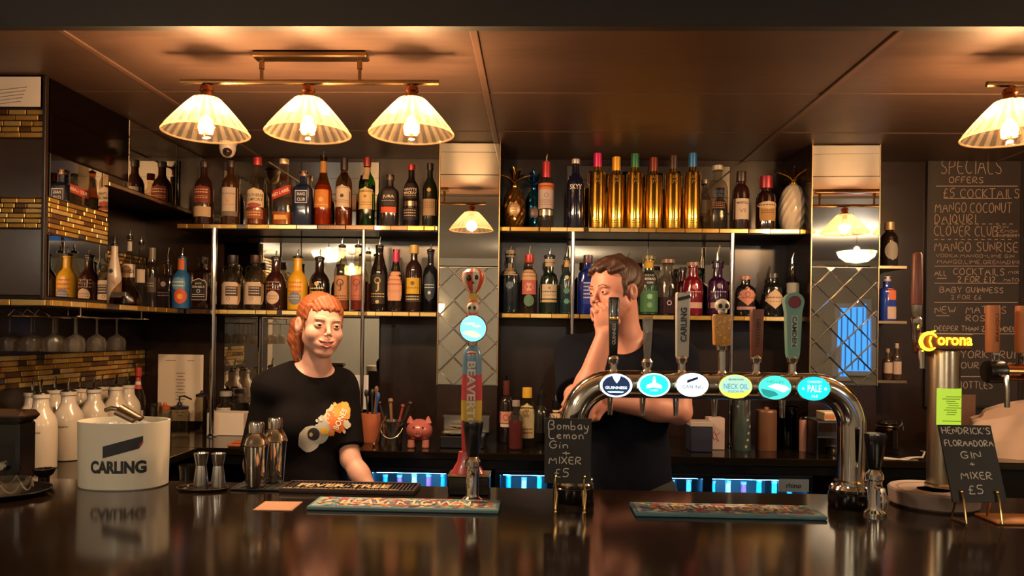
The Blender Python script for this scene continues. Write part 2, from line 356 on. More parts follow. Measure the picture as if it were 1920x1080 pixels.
# ---------------------------------------------------------------- gold mosaic bricks
GB = [mat('gold_brick_a', '#c39a4c', .28, .75, noise=.3, nscale=60, bump=.2, bscale=120), mat('gold_brick_b', '#a87f38', .3, .75, noise=.3, nscale=60, bump=.2, bscale=120),
      mat('gold_brick_c', '#d8b874', .25, .75, noise=.2, nscale=60), mat('gold_brick_d', '#5b4026', .3, .6, noise=.3, nscale=60), mat('gold_brick_e', '#8f8270', .12, .9)]
_bm = {}
def brick_mesh(l, h, d, mi):
    k = (round(l, 3), round(h, 3), mi)
    if k not in _bm:
        mb = MB(); mb.bbox((0, 0, 0), (l, d, h), .0015); o = mb.build('brick', GB[mi]); _bm[k] = o.data; bpy.data.objects.remove(o)
    return _bm[k]
def gold_bricks(parent, name, p0, p1, z0, z1, rows, lens, rnd, face=(0, -1), proud=.006):
    """courses of bricks from p0 to p1 (xy), each brick its own object"""
    L = math.hypot(p1[0]-p0[0], p1[1]-p0[1]); ang = math.atan2(p1[1]-p0[1], p1[0]-p0[0]); h = (z1-z0)/rows
    for r in range(rows):
        s = -rnd.choice(lens)*rnd.random()*.8
        while s < L:
            l = rnd.choice(lens); a, b = max(s, 0), min(s+l, L); s += l
            if b-a < .006: continue
            mi = rnd.choices(range(5), (5, 4, 3, 2, 1))[0]
            q = round((b-a)/.004)*.004; o = bpy.data.objects.new(name, brick_mesh(max(q-.003, .004), h-.003, proud, mi)); COL.objects.link(o)
            o.parent = parent; c = (a+b)/2; dz = rnd.uniform(-.001, .001)
            o.location = (p0[0]+math.cos(ang)*c+face[0]*dz, p0[1]+math.sin(ang)*c+face[1]*dz, z0+(r+.5)*h); o.rotation_euler = (0, 0, ang)
rb = random.Random(3)
grout = mat('mosaic_grout', '#241408', .7)
# low band on the left wall behind the white bottles
band = struct(sbox('trim_2', (XL, 2.35, 1.268), (XL+.004, YW-.002, 1.395), grout))
gold_bricks(band, 'brick', (XL+.006, YW-.004), (XL+.006, 2.35), 1.27, 1.394, 6, (.05, .07, .09, .11), rb, (1, 0))

# ---------------------------------------------------------------- hung mirror unit in the left corner
Y0, Y1 = 2.47, 2.82
mu = thing('mirror_cabinet', 'hung corner unit clad in mirror panes and gold brick bands above the glass rack', 'cabinet', (XL, Y0, ZM+.001))
ox, oy, oz = XL, Y0, ZM+.001
L3 = lambda x, y, z: (x-ox, y-oy, z-oz)
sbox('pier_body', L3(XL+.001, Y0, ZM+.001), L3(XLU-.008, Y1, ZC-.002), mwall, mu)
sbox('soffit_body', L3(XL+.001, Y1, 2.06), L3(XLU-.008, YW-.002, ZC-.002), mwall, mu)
def pane(nm, a, b, mt, bv=.0015): sbox(nm, L3(*a), L3(*b), mt, mu, bv)
pane('mirror_pane', (XLU-.008, Y0+.004, 1.942), (XLU, Y1-.002, 2.088), MIRROR())
pane('mirror_pane', (XLU-.008, Y0+.004, 1.605), (XLU, Y1-.002, 1.815), MIRROR())
pane('dark_pane', (XLU-.008, Y0+.004, 2.092), (XLU, 2.955, ZC-.004), mat('mirror_painted_reflection', '#2a1c15', .08, .9))  # mirror pane too; the dark surroundings it reflects are put into its colour
pane('mirror_pane', (XLU-.008, 2.96, 2.064), (XLU, YS-.002, ZC-.004), MIRROR())
pane('mirror_pane', (XLU-.008, YS+.002, 2.064), (XLU, YW-.004, ZC-.004), MIRROR())
pane('band_backing', (XLU-.008, Y0, 1.815), (XLU-.005, Y1, 1.942), grout)
pane('lower_edge_strip', (XLU-.01, Y1, 2.046), (XLU+.004, YW-.004, 2.062), mat('edge_silver', '#b9a890', .2, 1, noise=.3, nscale=40))
gold_bricks(mu, 'brick', (XLU-.003-ox, Y1-oy), (XLU-.003-ox, 0), 1.818-oz, 1.94-oz, 7, (.05, .07, .09, .11), rb, (1, 0))
# face towards the bar
xl = XL-.30
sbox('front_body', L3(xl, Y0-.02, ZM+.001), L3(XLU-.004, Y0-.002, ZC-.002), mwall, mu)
pane('mirror_pane', (xl, Y0-.026, 1.932), (XLU-.006, Y0-.02, 2.128), MIRROR())
pane('mirror_pane', (xl, Y0-.026, 1.605), (XLU-.006, Y0-.02, 1.826), MIRROR())
gold_bricks(mu, 'brick', (xl-ox, -.023), (XLU-.006-ox, -.023), 2.132-oz, 2.228-oz, 5, (.04, .06, .08), rb)
gold_bricks(mu, 'brick', (xl-ox, -.023), (XLU-.006-ox, -.023), 1.83-oz, 1.93-oz, 6, (.04, .06, .08), rb)
pane('corner_trim', (XLU-.008, Y0-.028, ZM+.001), (XLU+.003, Y0-.018, ZC-.004), mat('trim_dark', '#1a1411', .3))
ps = thing('paper_notice', 'white printed notice pinned at the top of the mirror unit', 'poster', (XLU-.16, Y0-.028, 2.235))
sbox('sheet', (-.14, -.001, 0), (.145, .0, .1), mat('paper_white', '#cfc4b4', .8), ps)
mb = MB()
for k in range(5): mb.box((.03+.005*k, -.0015, .012+.012*k), (.10, .0006, .0016), rot=Matrix.Rotation(-.12, 3, 'Y'))
mb.build('print', mat('print_grey', '#6d6058', .8), ps)
# back of the recess behind the pier
struct(sbox('trim_3', (XL, Y1+.01, 1.70), (XL+.004, YW-.002, 1.85), grout))
gold_bricks(bpy.data.objects['trim_3'], 'brick', (XL+.006, YW-.004), (XL+.006, Y1+.01), 1.702, 1.848, 8, (.06, .08, .11), rb, (1, 0))

# ---------------------------------------------------------------- shelves
mshelf = mat('shelf_black', '#15100d', .2, noise=.3, nscale=10)
def shelf(x0, x1, z, lab, extra=None):
    t = thing('bar_shelf', lab, 'shelf', ((x0+x1)/2, YS, z-.024)); w = x1-x0
    sbox('board', (-w/2, .006, 0), (w/2, YW-YS-.002, .024), mshelf, t)
    sbox('edge_backing', (-w/2, .002, .001), (w/2, .006, .023), grout, t)
    s = -w/2; rn = random.Random(int(z*100+x0*10))
    while s < w/2-.01:
        l = min(rn.choice((.05, .075, .095, .13)), w/2-s); mi = rn.choices((0, 2, 1, 3, 4), (5, 5, 3, 1.5, 1))[0]
        if rn.random() < .12: s += .02
        l = min(l, w/2-s)
        if l < .01: break
        o = bpy.data.objects.new('edge_tile', brick_mesh(round(l/.004)*.004-.002, .019, .008, mi)); COL.objects.link(o); o.parent = t; o.location = (s+l/2, .0, .012); s += l
    return t
XA, XBq = P(332, 420, YS).x, P(821, 420, YS).x
XC_, XD = P(936, 420, YS).x, P(1520, 420, YS).x
shelf(XA, XBq, ZT, 'upper shelf with gold tile edge carrying the whisky bottles')
shelf(XC_, XD, ZT, 'upper shelf with gold tile edge carrying the gold vodka bottles')
shelf(XL+.336, P(820, 580, YS).x, ZM, 'middle shelf with gold tile edge carrying the rum bottles')
shelf(P(932, 580, YS).x, P(1520, 590, YS).x, ZM, 'middle shelf with gold tile edge carrying the gin bottles')
# arm of the middle shelf along the left wall
t = thing('bar_shelf', 'short shelf with gold tile edge under the hung mirror unit', 'shelf', (XL, 2.42, ZM-.024))
bw = XLU+.05-XL
sbox('board', (.002, 0, 0), (bw-.008, YW-2.42-.003, .0239), mshelf, t)
for (p0, p1, fc) in (((bw-.004, .0), (bw-.004, YS-2.42+.0), (1, 0)), ((0.002, -.004), (bw, -.004), (0, -1))):
    gold_bricks(t, 'edge_tile', p0, p1, .001, .023, 1, (.06, .09, .12), rb, fc)

# ---------------------------------------------------------------- chrome posts
def post(px, r, lab):
    x = P(px, 600, YS-.012).x
    t = thing('shelf_post', lab, 'post', (x, YS-.016-r, ZK+.0005))
    mb = MB(); mb.lathe([(r, 0), (r, ZT-.026-ZK)], 16); mb.build('tube', CHROME(), t)
    mb = MB(); mb.lathe([(r*1.9, 0), (r*1.9, .004), (r*1.2, .01), (r*1.0, .012)], 16); mb.build('flange', CHROME(), t)
    mb = MB(); mb.lathe([(r*1.25, 0), (r*1.25, .012)], 16, (0, 0, ZM-.0185-ZK)); mb.build('shelf_collar', CHROME(), t)
post(403, .0125, 'chrome post carrying the shelves beside the square black-label bottle')
post(681, .0085, 'chrome post carrying the shelves behind the red-haired person')
post(1072, .0095, 'chrome post carrying the shelves beside the cobalt blue bottle')
post(1370, .0095, 'chrome post carrying the shelves beside the pink diamond label bottle')

# ---------------------------------------------------------------- back counter and coolers
mtop = mat('granite_black', '#151009', .13, noise=.6, nscale=220)
t = thing('back_counter', 'black granite worktop along the mirrored back wall', 'counter', (0.4, YK, ZK-.03))
sbox('worktop', (XL+.005-.4, 0, 0), (3.2, YW-YK-.003, .03), mtop, t, .003)
sbox('apron', (XL+.005-.4, .03, -.04), (3.2, .045, 0), mat('apron_black', '#0c0a0a', .3), t)
t = thing('side_counter', 'black worktop under the gold mosaic carrying the white stoneware bottles', 'counter', (XL, 2.2, ZK-.03))
sbox('worktop', (.005, 0, 0), (.56, YK-2.2-.003, .03), mtop, t, .003)
sbox('cupboard', (.005, .02, -(ZK-.03)), (.52, YK-2.2-.003, 0), mat('apron_black', '#0c0a0a', .3), t)
def cooler(px0, px1, lab, seed, sign=False):
    x0, x1 = P(px0, 895, YK+.03).x, P(px1, 895, YK+.03).x; w = x1-x0+.05; cx = (x0+x1)/2
    t = thing('bottle_cooler', lab, 'fridge', (cx, YK+.03, 0), 0, 'bottle coolers under the back counter'); H = ZK-.072
    mk = mat('cooler_black', '#0a0a0c', .3); mi = mat('cooler_liner', '#c8d4dc', .3, .5)
    D = YW-YK-.05
    for nm, lo, hi, mm in (('side_panel', (-w/2, 0, 0), (-w/2+.02, D, H), mk), ('side_panel', (w/2-.02, 0, 0), (w/2, D, H), mk), ('back_panel', (-w/2+.02, D-.02, .1), (w/2-.02, D, H), mi),
                           ('top_panel', (-w/2+.02, .0, H-.02), (w/2-.02, D-.02, H), mk), ('base', (-w/2+.02, 0, 0), (w/2-.02, D-.02, .1), mk)):
        sbox(nm, lo, hi, mm, t)
    sbox('led_strip', (-w/2+.03, .04, H-.028), (w/2-.03, .06, H-.0205), emis('led_blue', '#6ccaff', 130), t)
    for zz in (.36, .62): sbox('wire_shelf', (-w/2+.021, .05, zz), (w/2-.021, D-.03, zz+.006), CHROME(), t)
    d = sbox('glass_door', (-w/2+.004, -.012, .1), (w/2-.004, -.006, H-.004), glass('door_glass', '#e6f2ff'), t)
    sbox('door_handle', (-w/2+.01, -.03, .4), (-w/2+.025, -.012, .75), STEEL(), d)
    if sign:
        sg = sbox('door_sign', (w/2-.14, -.015, H-.062), (w/2-.02, -.0125, H-.012), mat('sign_steel', '#8a98a4', .3, .6), d)
        mb = MB(); put_text(mb, 'rhino', lambda u, v: (w/2-.08+u, -.0157, H-.037+v), .02); mb.build('lettering', BLACKP(), d)
    rn = random.Random(seed); n = max(2, int(w/.062)); k = 0
    cols = ['#2f8fb8', '#d8e6ea', '#3fb0a0', '#b84a6a', '#7fc8e8', '#e8f0e0']; cn = dict(zip(cols, ('deep blue', 'white', 'teal', 'pink', 'sky blue', 'cream')))
    for i in range(n):
        x = cx-w/2+.05+(w-.1)*i/max(1, n-1); hh = rn.uniform(.255, .27); r = .025
        c = rn.choice(cols)
        bt = thing('cooler_bottle', 'chilled %s bottle in the %s' % (cn[c], lab.replace('blue-lit bottle ', '')), 'bottle', (x, YK+.03+.12, .6262), 0, 'chilled bottles in the coolers')
        mb = MB(); mb.lathe([(r, 0), (r, .13), (r*.8, .17), (r*.45, .2), (r*.42, hh)], 12); mb.build('body', mat('cool_'+c[1:], c, .15, coat=.5), bt)
        mb = MB(); mb.lathe([(r*.52, hh+.0002), (r*.52, hh+.012)], 12); mb.build('cap', mat('cool_cap', '#c8d0d8', .3, .8), bt)
        mb = MB(); mb.lathe([(r*1.01, .03), (r*1.01, .11)], 12); mb.build('paper_label', mat('cool_lab_'+c[1:], rn.choice(cols), .5), bt)
cooler(700, 836, 'blue-lit bottle cooler under the piggy bank', 1)
cooler(940, 1024, 'narrow blue-lit bottle cooler beside the pillar', 2)
cooler(1258, 1315, 'narrow blue-lit bottle cooler behind the dark-haired person', 3)
cooler(1338, 1512, 'wide blue-lit bottle cooler with a small steel sign', 4, True)

# ---------------------------------------------------------------- the bar itself
t = thing('bar_counter', 'long glossy black bar top reflecting the lamps', 'counter', (0.2, 1.2, 0))
sbox('bar_top', (-2.1, 0, ZB-.04), (2.6, YB-1.2, ZB), mat('bar_granite', '#1a110b', .12, noise=.5, nscale=160), t, .006)
sbox('bar_front', (-2.05, .12, 0), (2.55, .16, ZB-.04), mat('bar_front_wood', '#2a1a12', .4, noise=.3, nscale=8), t)
sbox('work_shelf', (-2.05, .45, .75), (2.55, YB-1.2-.05, .78), STEEL(), t)

# ---------------------------------------------------------------- room behind the camera (seen in the mirrors)
def window(n, x0, x1, z0, z1):
    t = struct(thing('window_%d' % n, None, None, ((x0+x1)/2, -3.6, z0))); w = x1-x0; h = z1-z0
    sbox('pane', (-w/2, .002, 0), (w/2, .01, h), emis('window_daylight', '#3f8fe8', 2.2), t)
    fm = mat('window_frame', '#c8ccd0', .5)
    for k in range(5): sbox('blind_fold', (-w/2+w*(k+.8)/5.2-.012, .011, .01), (-w/2+w*(k+.8)/5.2+.004, .016, h-.01), mat('blind_blue', '#7fa8d8', .7), t)
    for lo, hi in (((-w/2-.06, 0, -.06), (w/2+.06, .05, 0)), ((-w/2-.06, 0, h), (w/2+.06, .05, h+.06)), ((-w/2-.06, 0, 0), (-w/2, .05, h)), ((w/2, 0, 0), (w/2+.06, .05, h))):
        sbox('frame_bar', lo, hi, fm, t)
window(1, 3.55, 3.95, 1.0, 1.95)
def stained():
    """leaded glass in cream, amber and green panes"""
    if 'stained_bowl' in _M: return _M['stained_bowl']
    m = glass('stained_bowl', '#ffffff', .1, haze=.33, hcol='#fff0d0'); nt = m.node_tree
    vo = nt.nodes.new('ShaderNodeTexVoronoi'); vo.inputs['Scale'].default_value = 16; tc = nt.nodes.new('ShaderNodeTexCoord'); nt.links.new(tc.outputs['Object'], vo.inputs['Vector'])
    cr = nt.nodes.new('ShaderNodeValToRGB'); cr.color_ramp.interpolation = 'CONSTANT'; e = cr.color_ramp.elements
    e[0].color = (.95, .85, .6, 1); e[1].position = .45; e[1].color = (.9, .7, .15, 1)
    for q, c in ((.62, (.25, .4, .15, 1)), (.75, (1, .95, .8, 1))): n = e.new(q); n.color = c
    sp = nt.nodes.new('ShaderNodeSeparateColor'); nt.links.new(vo.outputs['Color'], sp.inputs[0]); nt.links.new(sp.outputs[0], cr.inputs[0])
    for n in nt.nodes:
        if n.bl_idname in ('ShaderNodeBsdfTranslucent', 'ShaderNodeBsdfDiffuse'): nt.links.new(cr.outputs[0], n.inputs[0])
    return m
def ceiling_light(x, y, lab):
    t = thing('ceiling_light', lab, 'lamp', (x, y, 2.52), 0, 'ceiling lights of the room')
    mb = MB(); mb.lathe([(.05, 0), (.05, -.02), (.02, -.03)], 16); mb.build('rose', CHROME(), t)
    mb = MB(); mb.tube([(0, 0, -.03), (0, 0, -.14)], .006); mb.build('stem', CHROME(), t)
    mb = MB(); mb.lathe([(.0, -.30), (.1, -.285), (.16, -.24), (.18, -.19), (.175, -.188), (.15, -.235), (.095, -.275), (0, -.29)], 24)
    mb.build('glass_bowl', stained(), t)
    mb = MB(); mb.ball((0, 0, -.165), .026); mb.build('bulb', emis('room_bulb', '#ffd9a0', 14), t)
    l = bpy.data.lights.new('bulb_light', 'POINT'); l.energy = ROOM_W; l.color = (1, .86, .70); l.shadow_soft_size = .035
    lo = bpy.data.objects.new('bulb_light', l); COL.objects.link(lo); lo.parent = t; lo.location = (0, 0, -.235)
for (x, y, nm) in ((-2.2, -.6, ''), (2.8, -.8, ''), (.2, -2.2, ''), (-2.4, -2.4, '')):
    ceiling_light(x, y, 'glass bowl ceiling light in the room facing the bar')
t = thing('wall_sconce', 'frosted glass wall light on the far wall facing the bar', 'lamp', (-1.3, -3.6, 1.68))
sbox('back_plate', (-.05, .0, 0), (.05, .015, .16), mat('trim_bronze', '#a58a66', .3, 1), t, .003)
mb = MB(); mb.lathe([(.02, 0), (.07, .03), (.09, .12), (.085, .14)], 24, (0, .1, 0)); mb.build('glass_shade', emis('sconce_glow', '#ffe2b0', 5), t)
mb = MB(); mb.tube([(0, .015, .02), (0, .1, .005)], .008, 8); mb.build('arm', mat('trim_bronze', '#a58a66', .3, 1), t)
# ------------------------------------------------------------------ rail lamps over the bar
mcopper = mat('aged_copper', '#8a5535', .3, 1)
mshade = glass('ribbed_shade_glass', '#fff0dc', .08, 1.45, haze=.05, hcol='#ffe6c4')
mshade2 = glass('ribbed_shade_ridge', '#f4dcb8', .10, 1.5, haze=.12, hcol='#ffe0b4')
mbulb = glass('bulb_glass', '#fff2dc', .02, 1.3)
LY = 2.25
def shade_mesh():
    n = 96; prof = [(.034, .104), (.040, .100), (.062, .078), (.092, .044), (.118, .012), (.1255, .002), (.1265, -.003)]
    mb = MB(); vs = []
    for (r, z) in prof:
        for k in range(n):
            a = 2*PI*k/n; q = r+(.0018 if k % 2 else -.0004)*(1 if .036 < r < .122 else 0); vs.append((q*math.cos(a), q*math.sin(a), z))
    fs = [(i*n+k, i*n+(k+1) % n, (i+1)*n+(k+1) % n, (i+1)*n+k) for i in range(len(prof)-1) for k in range(n)]
    mb.add(vs, fs); mb.m = [(k//2) % 2 for i in range(len(prof)-1) for k in range(n)]; return mb
def rail_lamp(pxs, py_rail, px0, px1, labs, group, plate):
    zr = P(pxs[0], py_rail, LY).z if False else 2.255
    xs = [XZ(p, 2.16, LY) for p in pxs]; x0, x1 = XZ(px0, zr, LY), XZ(px1, zr, LY)
    cx = (x0+x1)/2
    t = thing('lamp_rail', labs, 'lamp', (cx, LY, ZC))
    mb = MB(); mb.tube([(x0-cx, 0, zr-ZC), (x1-cx, 0, zr-ZC)], .0085, 12); mb.build('rail', mat('rail_bronze', '#8f7350', .25, 1), t)
    p0, p1 = plate; mb = MB(); mb.bbox(((p0+p1)/2-cx, 0, -.011), (p1-p0, .05, .018), .004); mb.build('ceiling_plate', mat('rail_bronze', '#8f7350', .25, 1), t)
    for q in (p0+.025, p1-.025):
        mb = MB(); mb.lathe([(.008, -.02), (.008, -.05), (.0055, -.05), (.0055, zr-ZC)], 12, (q-cx, 0, 0)); mb.build('stem', mat('rail_bronze', '#8f7350', .25, 1), t)
    for x in xs:
        zt = 2.103-ZC; X = x-cx
        hd = MB(); hd.lathe([(.006, zr-ZC-.004), (.006, zt+.142), (.018, zt+.138), (.021, zt+.125), (.016, zt+.12), (.018, zt+.112), (.018, zt+.105), (.036, zt+.103), (.036, zt+.098), (.014, zt+.096), (.014, zt+.075), (0, zt+.075)], 20, (X, 0, 0))
        h = hd.build('lamp_holder', mcopper, t)
        for s_ in (-1, 0, 1):
            a = s_*2.1+.3; mb = MB(); mb.tube([(X+.034*math.cos(a), .034*math.sin(a), zt+.1), (X+.043*math.cos(a), .043*math.sin(a), zt+.1)], .0022, 8); mb.ball((X+.044*math.cos(a), .044*math.sin(a), zt+.1), .0038, 10); mb.build('thumb_screw', mcopper, h)
        sh = shade_mesh(); s = sh.build('shade', [mshade, mshade2], t, loc=(X, 0, zt), smooth=0)
        rm = MB(); rm.tube([(.1265*math.cos(a), .1265*math.sin(a), -.003) for a in [2*PI*k/64 for k in range(65)]], .003, 8, cap=False); rm.build('rim', mshade2, s)
        bl = MB(); bl.lathe([(.012, .078), (.014, .066), (.026, .045), (.0325, .02), (.030, -.002), (.018, -.018), (0, -.022)], 20); b = bl.build('bulb', mbulb, t, loc=(X, 0, zt))
        fl = MB()
        for k in range(6):
            a = 2*PI*k/6; fl.tube([(.006*math.cos(a), .006*math.sin(a), .05), (.0095*math.cos(a+.5), .0095*math.sin(a+.5), .025), (.007*math.cos(a+1), .007*math.sin(a+1), .0)], .0017, 6)
        fl.ball((0, 0, .024), (.0075, .0075, .024), 10)
        fl.build('filament', emis('filament_glow', '#ffc070', 60), b)
        l = bpy.data.lights.new('bulb_light', 'POINT'); l.energy = LAMP_W; l.color = (1, .72, .49); l.shadow_soft_size = .028
        lo = bpy.data.objects.new('bulb_light', l); COL.objects.link(lo); lo.parent = t; lo.location = (X, 0, zt+.022)
    return t
xa, xb_ = XZ(476, 2.325, LY), XZ(690, 2.325, LY)
rail_lamp((387, 578, 772), 153, 339, 823, 'bronze lamp rail with three ribbed glass shades above the white ice bucket', None, (xa, xb_))
d3 = (772-387)/2*LY/F
xq = XZ(1893, 2.16, LY)
def px_of(x): return 960+((x/LY)-math.tan(-YAW))/(1)*F
R2 = rail_lamp((1893, 2085, 2278), 153, 1850, 2330, 'bronze lamp rail with ribbed glass shades in front of the chalkboard wall', None, (xq+.13, xq+.48))

# white dome camera under the soffit
c = P(427, 275, 3.32)
t = thing('dome_camera', 'small white dome security camera under the soffit', 'camera', (c.x, 3.32, ZC-.002))
mb = MB(); mb.lathe([(.04, 0), (.04, -.008), (.037, -.012)], 24); mb.build('base', mat('white_plastic', '#cfc6ba', .4), t)
mb = MB(); mb.lathe([(.036, -.010), (.036, -.03), (.030, -.052), (.018, -.066), (0, -.071)], 24); mb.build('shell', mat('white_plastic', '#cfc6ba', .4), t)
mb = MB(); mb.ball((.006, -.018, -.046), .0215, 16); e = mb.build('lens_ball', mat('lens_dark', '#3a2a26', .2), t)
mb = MB(); mb.ball((.006, -.036, -.05), .006, 12); mb.build('lens', mat('lens_black', '#050505', .05), e)
# ------------------------------------------------------------------ bottles
SHAPES = {  # (r/R, z/H)
 'std': [(.86, 0), (.97, .008), (1, .025), (1, .56), (.96, .62), (.78, .69), (.48, .755), (.38, .79), (.35, .96), (.41, .962), (.41, 1)],
 'tall': [(.86, 0), (.97, .008), (1, .025), (1, .60), (.97, .65), (.82, .71), (.5, .77), (.40, .81), (.37, .96), (.43, .962), (.43, 1)],
 'square': [(.9, 0), (.98, .008), (1, .02), (1, .66), (.95, .70), (.7, .74), (.42, .77), (.38, .80), (.38, .96), (.44, .962), (.44, 1)],
 'longneck': [(.86, 0), (.97, .008), (1, .02), (1, .44), (.98, .5), (.85, .58), (.62, .66), (.45, .74), (.38, .82), (.34, .97), (.4, .972), (.4, 1)],
 'jug': [(.88, 0), (.97, .008), (1, .03), (1, .52), (.95, .62), (.75, .71), (.45, .77), (.36, .80), (.36, .93), (.46, .935), (.46, 1)],
 'sailor': [(.88, 0), (.97, .008), (1, .02), (1, .6), (.93, .65), (.7, .75), (.48, .86), (.42, .92), (.46, .94), (.46, 1)],
 'squat': [(.86, 0), (.97, .01), (1, .03), (1, .60), (.95, .68), (.72, .75), (.48, .79), (.46, .82), (.46, .94), (.54, .945), (.54, 1)],
 'cylinder': [(.9, 0), (.98, .006), (1, .016), (1, .735), (.95, .752), (.48, .765), (.44, .775), (.44, .93), (.48, 1)],
 'gin': [(.88, 0), (.97, .008), (1, .02), (1, .62), (.93, .68), (.7, .735), (.43, .77), (.40, .80), (.40, .96), (.5, .962), (.5, 1)],
 'dmf': [(.88, 0), (.97, .008), (1, .025), (1, .52), (.95, .60), (.75, .68), (.5, .735), (.44, .77), (.41, .97), (.47, .972), (.47, 1)],
 'stone': [(.9, 0), (.98, .008), (1, .02), (1, .55), (.97, .62), (.85, .70), (.62, .78), (.5, .83), (.46, .94), (.54, .95), (.54, 1)],
 'malibu': [(.88, 0), (.97, .008), (1, .03), (1, .36), (.93, .5), (.75, .66), (.55, .8), (.46, .88), (.46, 1)],
 'absolut': [(.88, 0), (.97, .008), (1, .03), (1, .60), (.95, .68), (.78, .745), (.52, .775), (.42, .80), (.42, .90), (.48, .905), (.48, 1)],
 'apoth': [(.88, 0), (.98, .01), (1, .03), (1, .58), (.9, .66), (.62, .71), (.5, .73), (.48, .76), (.48, .9), (.6, .91), (.6, 1)],
}
def prof_r(prof, z):
    for (a, b), (c, d) in zip(prof, prof[1:]):
        if b <= z <= d: return a+(c-a)*((z-b)/(d-b) if d > b else 0)
    return prof[-1][0]
BOT = {}
def gmat(key):
    if key in BOT: return BOT[key]
    kind, col = key.split(':')
    nm = kind+'_'+col.lstrip('#')
    if kind == 'clear': m = glass(nm, col, haze=.06, hcol=col)
    elif kind == 'dark': m = mat(nm, col, .08, coat=.6, noise=.25, nscale=30)
    elif kind == 'paint': m = mat(nm, col, .35, coat=.2, noise=.12, nscale=25)
    elif kind == 'metal': m = mat(nm, col, .14, 1, noise=.15, nscale=20, bump=.06, bscale=40)
    BOT[key] = m; return m
def pmat(col): return mat('paper_'+col.lstrip('#'), col, .65, noise=.1, nscale=90)
def imat(col): return mat('ink_'+col.lstrip('#'), col, .6)
GLYPH = []
def bottle(name, label, group, px, top, w, shape, g, Z=ZT, cap=None, labels=(), ex=2.0, dep=1.0, dy=0.0, Y=None, fill=None, liq=None, loops=False, rz=0.0, H=None):
    R = w/2*((YS+.06) if Y is None else Y)/F
    Yc = (YS+.028+R+dy) if Y is None else Y
    c = P(px, top, Yc); x = XZ(px, (c.z+Z)/2, Yc)
    capb = 0
    if H is None: H = c.z-Z
    t = thing(name, label, 'bottle', (x, Yc, Z+.0004), rz, group)
    pr = SHAPES[shape]; pf = [(r*R, z*H) for r, z in pr]
    mb = MB(); seg = 28 if ex == 2 else 36
    mb.lathe(pf, seg, ex=ex, dep=dep); mb.build('glass_body', gmat(g), t)
    sc = (Yc-R)/F                                     # metres per pixel at the label
    zpix = lambda py: P(px, py, Yc-R*.9).z-Z
    if fill:
        zf = zpix(fill); lp = [(r*R*.90, max(.006, min(z*H, zf))) for r, z in pr if z*H < zf]+[(prof_r(pr, zf/H)*R*.9, zf)]
        lm = MB(); lm.lathe(lp, seg, ex=ex, dep=dep); lm.build('liquid', gmat(liq), t)
    def surf(u, z, e):
        r = prof_r(pr, min(max(z/H, 0), 1))*R; k = min(abs(u), r*.985); u = math.copysign(k, u)
        return (u, -dep*(max(r**ex-k**ex, 1e-12))**(1/ex)-e, z)
    for n, lb in enumerate(labels):
        sh, y0, y1, hw, col = lb[:5]; texts = lb[5] if len(lb) > 5 else (); uo = (lb[6] if len(lb) > 6 else 0)*R
        za, zb = zpix(y1), zpix(y0); za = max(za, .004); nr = 10; nc = 10; e = .0005+.0003*n; hwR = hw*R
        par = t
        if col:
            mb = MB(); vs = []
            for i in range(nr+1):
                v = i/nr; q = hwR
                if sh == 'arch': q = hwR*(1 if v < .72 else math.sqrt(max(0, 1-((v-.72)/.28)**2))*.75+.25*(v < .999))
                elif sh == 'oval': q = hwR*math.sqrt(max(0.0004, 1-(2*v-1)**2))
                elif sh == 'diamond': q = hwR*max(.03, 1-abs(2*v-1)**1.25)
                elif sh == 'coffin': q = hwR*(.9+.1*min(1, v*5)) if v < .9 else hwR*(1-(v-.9)*3)
                for j in range(nc+1):
                    u = uo+(2*j/nc-1)*q; z = za+(zb-za)*v+(u*.38 if sh == 'slant' else 0)
                    vs.append(surf(u, z, e))
            mb.add(vs, [(i*(nc+1)+j, i*(nc+1)+j+1, (i+1)*(nc+1)+j+1, (i+1)*(nc+1)+j) for i in range(nr) for j in range(nc)])
            par = mb.build('paper_label', mat('foil_'+col[1:], col[1:], .2, .9) if col.startswith('*') else pmat(col), t, smooth=60)
        for tx in texts:
            s, yc, hp, tc = tx[:4]; z = zpix(yc); h = hp*sc; mb = MB(); mw = (tx[4] if len(tx) > 4 else .85)*hwR*2
            if s.startswith('='):                       # small print: rows of short rules
                for q in range(int(s[1:])):
                    zz = z-q*h*1.7
                    for a in range(6): 
                        u0 = uo+(-.5+a/6)*mw; u1 = u0+mw/6*.75; mb.add([surf(u0, zz, e+.0004), surf(u1, zz, e+.0004), surf(u1, zz+h*.6, e+.0004), surf(u0, zz+h*.6, e+.0004)], [(0, 1, 2, 3)])
            elif s.startswith('#'):                     # ornament: ring or spot
                k = int(s[1:]); rr = h/2
                pts = [(rr*math.cos(2*PI*a/16)*(1 if k != 2 else .7+.3*(a % 2)), rr*math.sin(2*PI*a/16)*(1 if k != 2 else .7+.3*(a % 2))) for a in range(16)]
                if k == 3:
                    inn = [(p[0]*.72, p[1]*.72) for p in pts]; mb.add([surf(uo+p[0], z+p[1], e+.0004) for p in pts+inn], [(a, (a+1) % 16, (a+1) % 16+16, a+16) for a in range(16)])
                else: mb.add([surf(uo, z, e+.0004)]+[surf(uo+p[0], z+p[1], e+.0004) for p in pts], [(0, a+1, (a+1) % 16+1) for a in range(16)])
            else:
                asp = text2d(s, .012)[2]; put_text(mb, s, lambda u, v: surf(uo+u, z+v+(u*.38 if sh == 'slant' else 0), e+.0004), h, min(mw, asp*h*1.25))
            mb.build('lettering' if s[0] not in '=#' else 'print', imat(tc), par, smooth=0)
    if loops:
        for s_ in (-1, 1):
            mb = MB(); rr = R*.30; zc = H*.74
            mb.tube([(s_*(R*.62+rr*math.cos(a)), 0, zc+rr*1.15*math.sin(a)) for a in [2*PI*k/16 for k in range(17)]], R*.075, 8, cap=False); mb.build('neck_loop', gmat(g), t)
